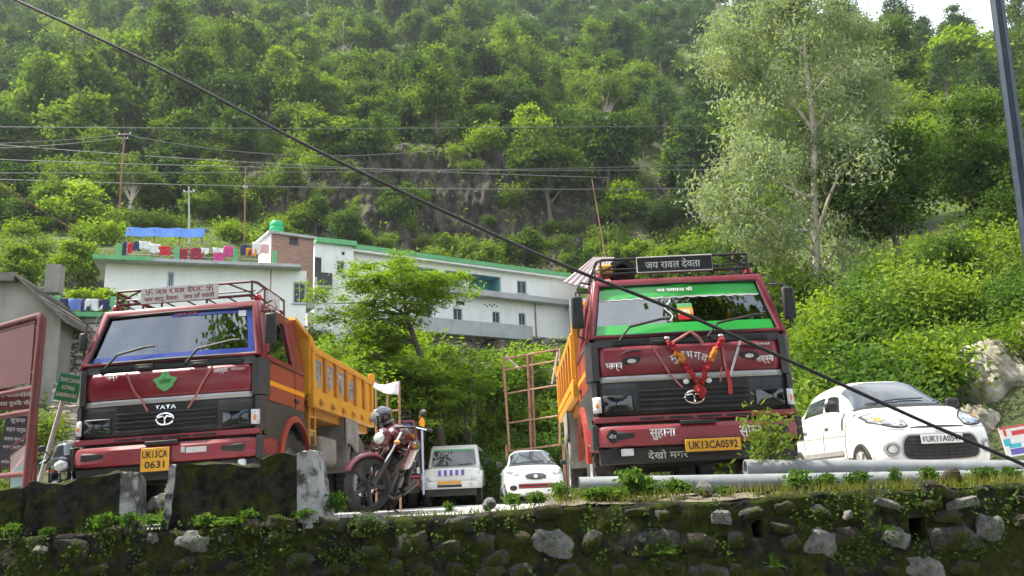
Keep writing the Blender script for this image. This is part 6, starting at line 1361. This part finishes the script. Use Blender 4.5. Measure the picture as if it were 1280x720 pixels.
# the rest of the wood, higher up, reads as one mass
VV, LL, TM = [], [], MB()
for x, y, z, s in FAR:
    C = crownpts(34, 3.7*s*rs.uniform(.7,1.2), 3.7*s*rs.uniform(.7,1.2), 3.5*s*rs.uniform(.7,1.5), 5.2*s, 8, rs); V, lv = foliage(C, 30, .62*s, .72, .5, 'x', .5, np.array([0,0,3.]), .6, rs=rs)
    VV.append(V.reshape(-1,3)+np.array([x,y,z-.4])); LL.append(lv*.55+rs.random()*.45); TM.tube([(x,y,z-.6),(x,y,z+4*s)],[.2*s,.1*s],5)
for k in range(900):
    y = rs.uniform(99,215); x = rs.uniform(-.72,.72)*y; u = x/y
    if u > .15 and rs.random() < .5: continue
    z = h1(x,y); s = rs.uniform(.35,.75); C = crownpts(14, 3.4*s, 3.4*s, 2.6*s, 1.7*s, 4, rs, .3); V, lv = foliage(C, 24, .7*s, .55, .36, 'x', .6, np.array([0,0,0.]), .6, rs=rs)
    VV.append(V.reshape(-1,3)+np.array([x,y,z])); LL.append(lv*.5+rs.random()*.5)
if VV:
    o = mobj('upper_wood', qmesh('upper_wood', np.concatenate(VV), 4, 'leaf_wood', np.concatenate(LL))); tag(o,'dense green wood covering the upper hillside','wood',kind='stuff')
    o2 = TM.build('stems','bark',o)
# shrubs on ledges, terraces and the slopes around the houses
def scatter(n, fx, fy, s0, s1, cond, lab, grp):
    k = 0; tries = 0
    while k < n and tries < n*30:
        tries += 1; px = rs.uniform(*fx); y = rs.uniform(*fy); p = at(px,400,y); x = p.x
        if not cond(x,y,px): continue
        i = int(rs.integers(3)); s = rs.uniform(s0,s1); z = h1(x,y); k += 1
        put(protoS[i], (x,y,z-.15), rs.uniform(0,6.28), (s*rs.uniform(.9,1.3),s*rs.uniform(.9,1.3),s*rs.uniform(.75,1.1)), ('pale ','dark ','bright ')[i]+lab, ('pale ','dark ','bright ')[i]+grp, 's%d'%i)
scatter(46,(-40,420),(59.5,88),.45,.95,lambda x,y,px: True,'leafy bush on the terraces behind the laundry','bushes behind the laundry')
scatter(40,(420,760),(77,92),.35,.75,lambda x,y,px: y > 76+ .3*max(0,x+3),'low bush along the ledge behind the long building','bushes behind the long building')
scatter(80,(230,820),(88,100),.4,1.1,lambda x,y,px: True,'hanging bush on the rock face','bushes on the rock face')
scatter(30,(500,730),(29.5,52),.35,.7,lambda x,y,px: True,'bush on the bank below the long building','bushes on the bank below the long building')
scatter(22,(330,540),(31,55),.4,.9,lambda x,y,px: True,'bush on the bank behind the left truck','bushes on the bank behind the left truck')
scatter(40,(740,1000),(30,96),.5,1.1,lambda x,y,px: True,'bush on the slope behind the right truck','bushes behind the right truck')
scatter(60,(850,1300),(60,130),.6,1.3,lambda x,y,px: True,'bush on the slope beyond the eucalyptus','bushes beyond the eucalyptus')
for j in range(12):
    px = rs.uniform(230,820); yb = rs.uniform(80.5,90); p = at(px,300,yb); i = int(rs.integers(4)); s_ = rs.uniform(.38,.72)
    dup(protoB[i], (p.x,yb,h1(p.x,yb)-.3), rs.uniform(0,6.28), (s_*1.1,s_*1.1,s_), KB[i]+' at the foot of the rock face', KB[i]+'s at the foot of the rock face')
for j in range(64):
    px = rs.uniform(-50,320) if j < 44 else rs.uniform(770,1000); yb = rs.uniform(70,98) if not 105 < px < 330 else rs.uniform(78,98); p = at(px,250,yb); i = int(rs.integers(8)); s_ = rs.uniform(.45,.9); lf = px < 400
    dup(protoB[i], (p.x,yb,h1(p.x,yb)-.3), rs.uniform(0,6.28), (s_*1.15,s_*1.15,s_), KB[i]+(' on the terraced slope, ' if lf else ' on the grassy slope, ')+region(px), KB[i]+('s around the utility poles' if lf else 's above the right rack'))
# nearer right bank: finer leaves
protoR = [make_shrub('bank_bush','x',70+i,1.7,2.5,60,74,.17,m_,lobes=6,stems=7,spread=.36) for i, m_ in enumerate(['leaf_bright','leaf_shrub','leaf_near'])]
BK = lambda px: ('beside the right truck mirror','behind the hatchback roof','behind the hatchback bonnet','near the lamp post','above the printed banner')[int(np.searchsorted([1045,1120,1190,1250],px))]
k = 0
for (px, Yb, s) in [(1015,17.5,.8),(1040,20,1.1),(1075,19,1.0),(1110,20,1.15),(1150,19.5,.95),(1185,20.5,.8),(1030,24,1.2),(1065,25,1.25),(1100,24,1.1),(1140,25,1.15),(1180,24.5,.95),(1220,24,.9),(1255,23,.8),(1290,22,.8),(1005,22,1.0),(1200,28,1.0),(1245,28,1.1),(1290,27,1.0),(1160,30,1.0),(1110,31,1.0),(1060,31,1.1),(1015,30,1.0),(985,27,1.0),(1000,36,1.4),(960,40,1.3),(930,44,1.4),(1210,21,.55),(1300,19,.7),(1330,24,1.2)]:
    p = at(px,400,Yb); i = int(rs.choice(3, p=[.38,.26,.36])); z = h1(p.x,Yb); k += 1
    put(protoR[i], (p.x,Yb,z-.2), rs.uniform(0,6.28), (s,s,s*rs.uniform(.85,1.1)), ('sunlit yellow-green','pale green','fresh green')[i]+' leafy bush on the '+('lower' if Yb < 22.5 else 'upper')+' bank '+BK(px), ('sunlit','pale','fresh')[i]+' bushes on the '+('lower' if Yb < 22.5 else 'upper')+' bank '+BK(px), 'r%d'%i)
dk = make_tree('dark_tree','dark spreading tree above the sunlit bushes at right','tree',9,3.8,2.8,4.6,120,130,.42,.2,.13,'leaf_deep',seed=91,lobes=7); dk.location = (17.6,37,h1(17.6,37)-.3)
for i,(px,Yb,s,lb) in enumerate([(1230,42,1.0,'second dark tree further right behind the lamp post'),(1110,48,1.0,'dark tree just right of the eucalyptus stem'),(1290,36,.9,'dark tree cut by the right edge of the picture'),(940,60,.8,'dark tree left of the eucalyptus above the rack'),(1055,27,.42,'small dark tree among sunlit bushes nearest the right truck'),(1190,27,.45,'small dark tree among sunlit bushes above the hatchback'),(1130,26.5,.36,'lowest small dark tree behind the hatchback roof'),(1250,30,.5,'small dark tree above the pale rock')]):
    p = at(px,300,Yb); dup(dk,(p.x,Yb,h1(p.x,Yb)-.3),rs.uniform(0,6),s,lb)
# --- eucalyptus
def eucalyptus():
    r2 = np.random.default_rng(5); b0 = at(1026,425,38); zb = h1(b0.x,38); t = thing('eucalyptus_tree','tall pale eucalyptus rising behind the right truck','tree',(b0.x,38,zb))
    m = MB(); O_ = Vector((b0.x,38,zb)); T = lambda px,py,dy=0: at(px,py,38+dy)-O_
    tr = [T(1027,440),T(1024,395),T(1021,350),T(1019,290),T(1018,225),T(1018,165),T(1012,120),T(1006,70),T(1002,25),T(1000,-15)]
    tr[0].z = -.4; m.tube(tr,[.27,.23,.21,.19,.17,.15,.12,.09,.06,.03],9)
    C = []
    def limb(pts, r):
        P = [T(*q) for q in pts]; m.tube(P,[r*(1-.8*i/(len(P)-1)) for i in range(len(P))],6); return P
    LB = [limb([(1018,165),(1000,140,.5),(975,118,.8),(950,92,1),(930,72,1.2),(905,55,1.4)],.10), limb([(1018,160),(1040,140,-.6),(1065,125,-.8),(1085,100,-1)],.07), limb([(1019,290),(1000,250,1),(985,215,1.4),(965,180,1.8),(950,150,2)],.11), limb([(1020,320),(1000,300,-1),(975,285,-1.5),(945,262,-1.8),(915,240,-2)],.09), limb([(1019,300),(1035,250,-1),(1050,215,-1.4),(1070,180,-1.6)],.1), limb([(1021,345),(1045,310,1),(1062,280,1.4),(1080,250,1.6)],.08), limb([(1022,370),(1000,345,1.5),(985,330,2),(960,318,2.3)],.07), limb([(1012,120),(1035,95,1),(1055,75,1.5),(1070,50,1.6)],.06), limb([(1006,70),(985,50,-1),(965,30,-1.2),(955,10,-1.3)],.05), limb([(1022,380),(1045,355,-1.2),(1070,340,-1.8)],.06), limb([(1019,250),(985,235,-1.2),(950,215,-1.6),(925,205,-1.8)],.07)]
    for P in LB:
        for i in range(2,len(P)):
            for k in range(6): C.append(np.array(P[i])*1.0 + r2.normal(size=3)*np.array([.75,.8,.6]))
    for p in tr[3:]:
        for k in range(8): C.append(np.array(p)+r2.normal(size=3)*np.array([1.0,1.0,.7]))
    for px,py in [(905,60),(895,70),(920,50),(960,20),(985,5),(1010,0),(1040,25),(1060,35),(1085,95),(1095,120),(1090,150),(930,130),(945,150),(925,180),(905,245),(915,260),(935,290),(950,300),(1075,235),(1090,260),(1085,290),(1065,320),(1000,-10),(1020,-20),(975,-8)]:
        for k in range(4): C.append(np.array(T(px,py,r2.uniform(-1.6,1.6)))+r2.normal(size=3)*.45)
    C = np.array(C); m.build('trunk','bark_pale',t,smooth=50)
    V, lv = foliage(C, 150, .44, .27, .085, 'leaf_euc', .15, np.array([0,0,8.]), .8, droop=1.1, rs=r2); mobj('crown', qmesh('crown',V,4,'leaf_euc',lv), t)
eucalyptus()
# --- feathery tree before the long building
def feather_tree():
    r2 = np.random.default_rng(8); Yt = 27.0; b0 = at(556,590,Yt); zb = h1(b0.x,Yt); t = thing('feathery_tree','leaning feathery-leaved tree in front of the long white building','tree',(b0.x,Yt,zb)); O_ = Vector((b0.x,Yt,zb))
    T = lambda px,py,dy=0: at(px,py,Yt+dy)-O_; m = MB()
    tr = [T(560,600),T(548,520),T(535,470),T(520,430),T(508,395),T(505,365),T(500,340)]; tr[0].z = -.3; m.tube(tr,[.15,.13,.11,.09,.07,.05,.02],8); C = []
    tips = [(410,362),(425,345),(440,352),(400,380),(420,398),(450,375),(470,345),(455,400),(440,420),(480,370),(500,332),(515,345),(530,360),(548,350),(560,352),(575,362),(545,375),(520,385),(495,400),(475,415),(455,440),(430,440),(410,420),(490,430),(510,360),(535,345),(395,400),(445,335),(470,455),(440,465),(420,470),(465,480),(500,455),(480,500),(455,500),(510,330),(585,345),(560,372),(400,440),(395,470),(415,500),(440,520),(470,530),(500,510),(520,480),(540,455),(545,500),(530,530),(500,545),(450,550),(560,470),(575,500),(560,540),(480,570),(520,565)]
    for i,(px,py) in enumerate(tips):
        d = r2.uniform(-1.6,1.6); e = T(px,py,d); a = tr[2+min(4,max(0,int((470-py)/32)))] if py < 470 else tr[2]; q = a.lerp(e,.5)+Vector((0,0,.25)); m.tube([a,q,e],[.035,.022,.006],5)
        for k in range(5): C.append((np.array(e)*(1-.13*k)+np.array(a)*.13*k + r2.normal(size=3)*np.array([.22,.35,.13])))
    m.build('trunk','bark_dark',t,smooth=50); C = np.array(C)
    V, lv = foliage(C, 96, .27, .20, .06, 'leaf_feather', 1.3, np.array([-2,0,3.]), .28, rs=r2); mobj('crown', qmesh('crown',V,4,'leaf_feather',lv), t)
feather_tree()
# young trees and thicket at the back of the lot
protoY = make_tree('young_tree','slender young tree behind the parked jeep','tree',5,1.5,1.5,3.2,48,70,.3,.2,.08,'leaf_feather',seed=31,tr=.07,lobes=6,up=.9,flat=.4,bark='bark_dark'); p = at(577,560,28.5); protoY.location = (p.x,28.5,h1(p.x,28.5)-.2)
for px,Yb,s,lb in [(515,27.5,.95,'slender young tree right of the motorcycle helmet'),(545,30,1.1,'young tree between truck bed and jeep'),(610,31,.9,'young tree above the jeep roof'),(440,24.5,.95,'young tree behind the tipper bed rim'),(480,29,1.15,'young tree behind the white banner'),(655,33,.9,'young tree seen through the rusty frame'),(405,27,.9,'young tree at the base of the annex behind the cab')]:
    p = at(px,500,Yb); dup(protoY,(p.x,Yb,h1(p.x,Yb)-.2),rs.uniform(0,6),s,lb)
protoK = [make_shrub('thicket_bush','x',80+i,1.2,1.7,46,70,.14,m_,lobes=5,stems=6,spread=.27) for i, m_ in enumerate(['leaf_near','leaf_shrub'])]
for j,(px,Yb,s) in enumerate([(600,27,.9),(618,28,1.1),(635,28.5,1.0),(650,28,.9),(668,28.5,1.0),(690,28,1.1),(705,27.5,1.0),(540,28,1.0),(520,28.5,1.1),(500,28,1.0),(575,29.5,1.0),(610,32,1.2),(640,33,1.2),(670,32,1.2),(700,33,1.3),(560,33,1.2),(590,36,1.3),(480,31,1.2),(455,27,1.2),(430,29,1.3),(720,30,1.2),(740,33,1.3),(420,24,.9),(615,26.6,.55),(680,26.5,.6),(20,20,.8),(-20,20,1.2),(10,14,.5),(128,26,.5),(62,23,.5)]):
    p = at(px,500,Yb); i = j % 2; z = h1(p.x,Yb); lf = px < 200
    put(protoK[i], (p.x,Yb,z-.12), rs.uniform(0,6.28), s, ('fresh','pale')[i]+(' green bush on the left bank behind the red frame' if lf else ' green bush at the back edge of the parking lot'), ('fresh','pale')[i]+(' bushes on the left bank' if lf else ' bushes behind the parked cars'), 'k%d'%i)
# banana-like big bright tree at the left edge and hedge by terrace
for px,Yb,s,lb in [(30,52,.55,'bright tree left of the blue tarp'),(95,56,.6,'bright tree on the terrace above the old grey house'),(140,46,.45,'round tree behind the low laundry balcony'),(110,42,.5,'bright round tree between old house and laundry')]:
    p = at(px,350,Yb); dup(protoB[4],(p.x,Yb,h1(p.x,Yb)-.3),rs.uniform(0,6),s*.9,lb,'bright trees around the left houses')
# hillside ground cover
def cover(n, fy, L_, mat, ulo, uhi, mask=None):
    yy = rs.uniform(fy[0]**2, fy[1]**2, n)**.5; uu = rs.uniform(ulo,uhi,n); xx = uu*yy; zz = H(xx,yy); f = fbm(xx/4,yy/4,40)+.5; k = rs.random(n) < np.clip(f*1.6-.25,0,1)
    if mask is not None: k &= mask(xx,yy)
    C = np.stack([xx,yy,zz],1)[k]; n = len(C); per = 3; rep = np.repeat(np.arange(n),per); P = C[rep]+np.abs(rs.normal(size=(n*per,3)))*np.array([L_,L_,L_*.8])*np.where(rs.random((n*per,3)) < .5,[1,1,1],[-1,-1,1])
    return leafquads(P,L_,L_*.45,.5,rs=rs), np.clip(f[k][rep]*.8+rs.random(n*per)*.3,0,1)
V, lv = cover(60000,(84,270),.62,'x',-.72,.72); o = mobj('undergrowth', qmesh('undergrowth',V,4,'leaf_shrub',lv)); tag(o,'tangled green undergrowth covering the hillside','undergrowth',kind='stuff')
V, lv = cover(46000,(27,84),.26,'x',-.72,.72, lambda x,y: ~((y > 52)&(y < 70)&(x > -8)&(x < 8)) & ~((y > 45)&(y < 80)&(x > -27)&(x < 10)&(y < 62+.9*np.maximum(x+8,-6))&(y > 50+.8*np.maximum(x+12,-4)))); o = mobj('bank_undergrowth', qmesh('bank_undergrowth',V,4,'leaf_shrub',lv)); tag(o,'low green growth on the bank between lot and houses','undergrowth',kind='stuff')
# --- rock outcrop at right
def rock(label, p, r, seed):
    m = MB(); m.ell((0,0,0),(1,1,1),40,28); V = []
    for v in m.v:
        v = Vector(v); n_ = mnoise.fractal(v*1.2+Vector((seed,0,0)),.9,2.2,5); rg_ = abs(mnoise.noise(Vector((v.x*5,v.y*5,v.z*1.2))+Vector((seed,3,0)))); v = v*(1+.32*n_-.18*rg_); V.append((v.x*r[0],v.y*r[1],v.z*r[2]))
    m.v = V; tag(m.build('rock_outcrop','rock_pale',None,smooth=25,loc=p), label, 'rock')
p = at(1262,470,18.5); rock('pale sunlit rock face at the right edge behind the car', (p.x+.15,19.5,p.z-.1), (.95,.9,1.1), 3); p = at(1232,520,17.5); rock('smaller pale rock low behind the white hatchback', (p.x+.2,18.3,p.z-.2), (.5,.5,.5), 9); p = at(1300,430,19); rock('pale rock partly cut by the right edge', (p.x+.2,19.4,p.z-.2), (.6,.8,.9), 14)
# --- roadside trees behind camera; first mirrored in windscreens, later ones added to block skylight
shade = make_tree('roadside_tree','tall roadside tree behind the viewer reflected in the left windscreen','tree',16,4.6,3.4,12.0,170,130,.5,.24,.15,'leaf_broad',seed=61,lobes=9,tr=.32,hollow=.2); shade.location = (-7.2,-4.6,-1.5); shade.scale = (1.3,1.3,1.55)
for x,y,s,lb in [(10.2,-4.8,1.45,'tall roadside tree behind the viewer reflected in the right windscreen'),(-16.0,-5.0,1.25,'leftmost roadside tree behind the viewer'),(11.5,-5.6,1.2,'rightmost roadside tree behind the viewer'),(-1.0,-11.5,1.35,'roadside tree far behind the viewer'),(-1.4,-3.4,.72,'low added roadside tree right behind the viewer'),(1.9,-3.8,.62,'small added roadside tree behind the viewer'),(-11.3,-4.0,.85,'low added roadside tree behind the viewer to the left'),(8.0,-3.6,.8,'low added roadside tree behind the viewer to the right'),(-5.0,-8.0,.9,'added roadside tree in the second row behind the viewer'),(-22,-7,1.2,'added roadside tree far to the left behind the viewer'),(17.5,-6.5,1.2,'added roadside tree far to the right behind the viewer')]: dup(shade,(x,y,-1.5),rs.uniform(0,6),s,lb)
# --- plants on and before the wall
np_ = make_shrub('leafy_shrub','leafy young shrub growing before the right truck bumper',101,.34,.86,44,16,.095,'leaf_shrub',lobes=7,stems=14,spread=.085,droop=.5,elong=.30); p = at(964,592,7.98); np_.location = (p.x,7.98,.12); np_.scale = (.85,.75,.86)
pw = make_shrub('weed_plant','x',110,.16,.20,24,16,.055,'leaf_near',lobes=4,stems=5,spread=.04,elong=.5)
wp = [(760,628,7.25,1.2),(790,620,7.3,1.3),(815,625,7.25,1.2),(845,618,7.35,1.0),(742,632,7.2,1.0),(700,636,7.3,.9),(670,638,7.3,.8),(640,640,7.35,.7),(560,642,7.3,.7),(420,655,7.1,1.2),(412,640,7.5,1.0),(1000,612,7.3,1.0),(1035,608,7.3,1.1),(1075,606,7.35,1.0),(1120,604,7.3,.9),(1160,600,7.4,.9),(1230,594,7.4,1.1),(1262,590,7.4,1.2),(1060,580,8.4,1.3),(1085,578,8.5,1.2),(905,618,7.3,.8),(190,655,6.98,1.3),(160,660,6.98,1.1),(215,640,7.25,1.0),(130,665,6.97,1.0),(255,655,6.98,1.0),(285,652,6.95,1.2),(310,656,6.97,1.0),(345,660,6.95,.9),(60,668,6.98,.8),(15,668,6.98,1.2),(380,662,6.95,.9),(730,610,7.9,1.0)]
for j,(px,py,Yb,s) in enumerate(wp):
    p = at(px,py,Yb); side_ = 'at the foot of the parapet blocks' if px < 400 else ('on the open wall top' if px < 725 else 'along the pipes below the right truck' if px < 1000 else 'along the pipes below the white hatchback' if px < 1200 else 'along the pipes near the printed banner')
    zb_ = max(walltop(p.x), .06 if p.x > .4 and Yb > 7.2 else -.05)-.02; put(pw, (p.x,Yb,zb_), rs.uniform(0,6), tuple(s*(.5 if px < 400 else .6)*rs.uniform(.6,1.5) for _ in range(3)), 'small leafy weed '+side_, 'weeds '+side_, 'w')
# grass on the bank, weeds and moss tufts on the wall face
def tufts(C, h_, w_, rs, lean=.45):
    n = len(C); d = rs.normal(size=(n,3))*lean; d[:,2] = 1; hh = h_*rs.uniform(.4,1.3,size=(n,1)); tip = C+d*hh; s = rs.normal(size=(n,3)); s[:,2] = 0; s /= np.linalg.norm(s,axis=1,keepdims=True)+1e-6; mid = C+d*hh*.55
    return np.stack([C-s*w_*.5, C+s*w_*.5, mid+s*w_*.4, tip],1)
n = 9000; xx = rs.uniform(.3,6.5,n); yy = rs.uniform(7.0,7.55,n); f = fbm(xx*1.3,yy*1.3,60)+.5; k = rs.random(n) < np.clip(f*2-.6,0,1); C = np.stack([xx,yy,np.array([max(walltop(a),-.06+.205*math.sin(math.pi*(.2+.6*(b_-6.95)/2.0)))-.01 for a,b_ in zip(xx,yy)])],1)[k]
o = mobj('bank_grass', qmesh('bank_grass', tufts(C,.085,.008,rs), 4, 'grass_dry', rs.random(len(C)))); tag(o,'short yellowing grass along the pipes on the wall top','grass',kind='stuff')
n = 5200; xx = rs.uniform(-5.5,1.0,n); yy = rs.uniform(6.98,7.9,n); f = fbm(xx*1.7,yy*1.7,66)+.5; k = rs.random(n) < np.clip(f*2.2-.9,0,1); C = np.stack([xx,yy,np.array([max(walltop(a) if b_ < 7.5 else -9, lotz(a,b_))-.01 for a,b_ in zip(xx,yy)])],1)[k]
o = mobj('wall_top_grass', qmesh('wall_top_grass', tufts(C,.07,.008,rs), 4, 'leaf_near', rs.random(len(C)))); tag(o,'sparse grass along the left and middle wall top','grass',kind='stuff')
# creeping weeds on the wall face
n = 620; xx = rs.uniform(-5,5,n); f = fbm(xx*1.1,xx*0+3,70)+.5; zz = np.array([walltop(a) for a in xx]) - rs.random(n)**1.5*.55; k = rs.random(n) < np.clip(f*2.4-.85,0,1); C = np.stack([xx,np.full(n,6.90),zz],1)[k]; rep = np.repeat(np.arange(len(C)),9); P = C[rep]+rs.normal(size=(len(rep),3))*np.array([.035,.012,.035])
o = mobj('wall_creeper', qmesh('wall_creeper', leafquads(P,.032,.02,.4,np.tile([0,-1,.3],(len(P),1)),.8,rs=rs), 4, 'leaf_deep', rs.random(len(P)))); tag(o,'small creeping weeds rooted in the wall joints','weeds',kind='stuff')
for px,py,lb in [(965,706,'strappy grass clump low on the wall face'),(300,690,'blade-like grass clump on the wall under the blocks'),(830,690,'dry grass clump hanging on the wall face'),(1100,662,'small fern on the wall near the drain hole')]:
    p = at(px,py,6.9); C = np.tile(np.array([[0,0,0.]]),(22,1)); d = rs.normal(size=(22,3)); d[:,1] = -abs(d[:,1]); d[:,2] = abs(d[:,2])*.8+.2; d /= np.linalg.norm(d,axis=1,keepdims=True); s = np.cross(d,[0,1,0]); s /= np.linalg.norm(s,axis=1,keepdims=True); l = rs.uniform(.07,.16,(22,1))
    V = np.stack([C-s*.004,C+s*.004,C+d*l*.6+s*.006-np.array([0,0,.01]),C+d*l-np.array([0,0,.04])],1); o = mobj('grass_clump', qmesh('grass_clump',V,4,'leaf_near',rs.random(22)),loc=p); tag(o,lb,'grass clump')
# remove prototypes that were never used
for o in [o for o in list(bpy.data.objects) if o.get('label') == 'x']:
    for c in list(o.children): bpy.data.objects.remove(c)
    bpy.data.objects.remove(o)
# ------------------------------------------------------------------ haze
m, t_, b_, ln = nodes('haze'); t_.nodes.remove(b_); pv = t_.nodes.new('ShaderNodeVolumePrincipled'); pv.inputs['Color'].default_value = (.80,.90,1,1); pv.inputs['Density'].default_value = .00022; pv.inputs['Anisotropy'].default_value = .3
ln(pv.outputs[0], t_.nodes['Material Output'].inputs['Volume'])
hz = MB().box(-560,560,-405,440,-2.7,330).build('haze','haze',smooth=0); hz['kind'] = 'stuff'; hz['label'] = 'thin pale haze in the valley air'
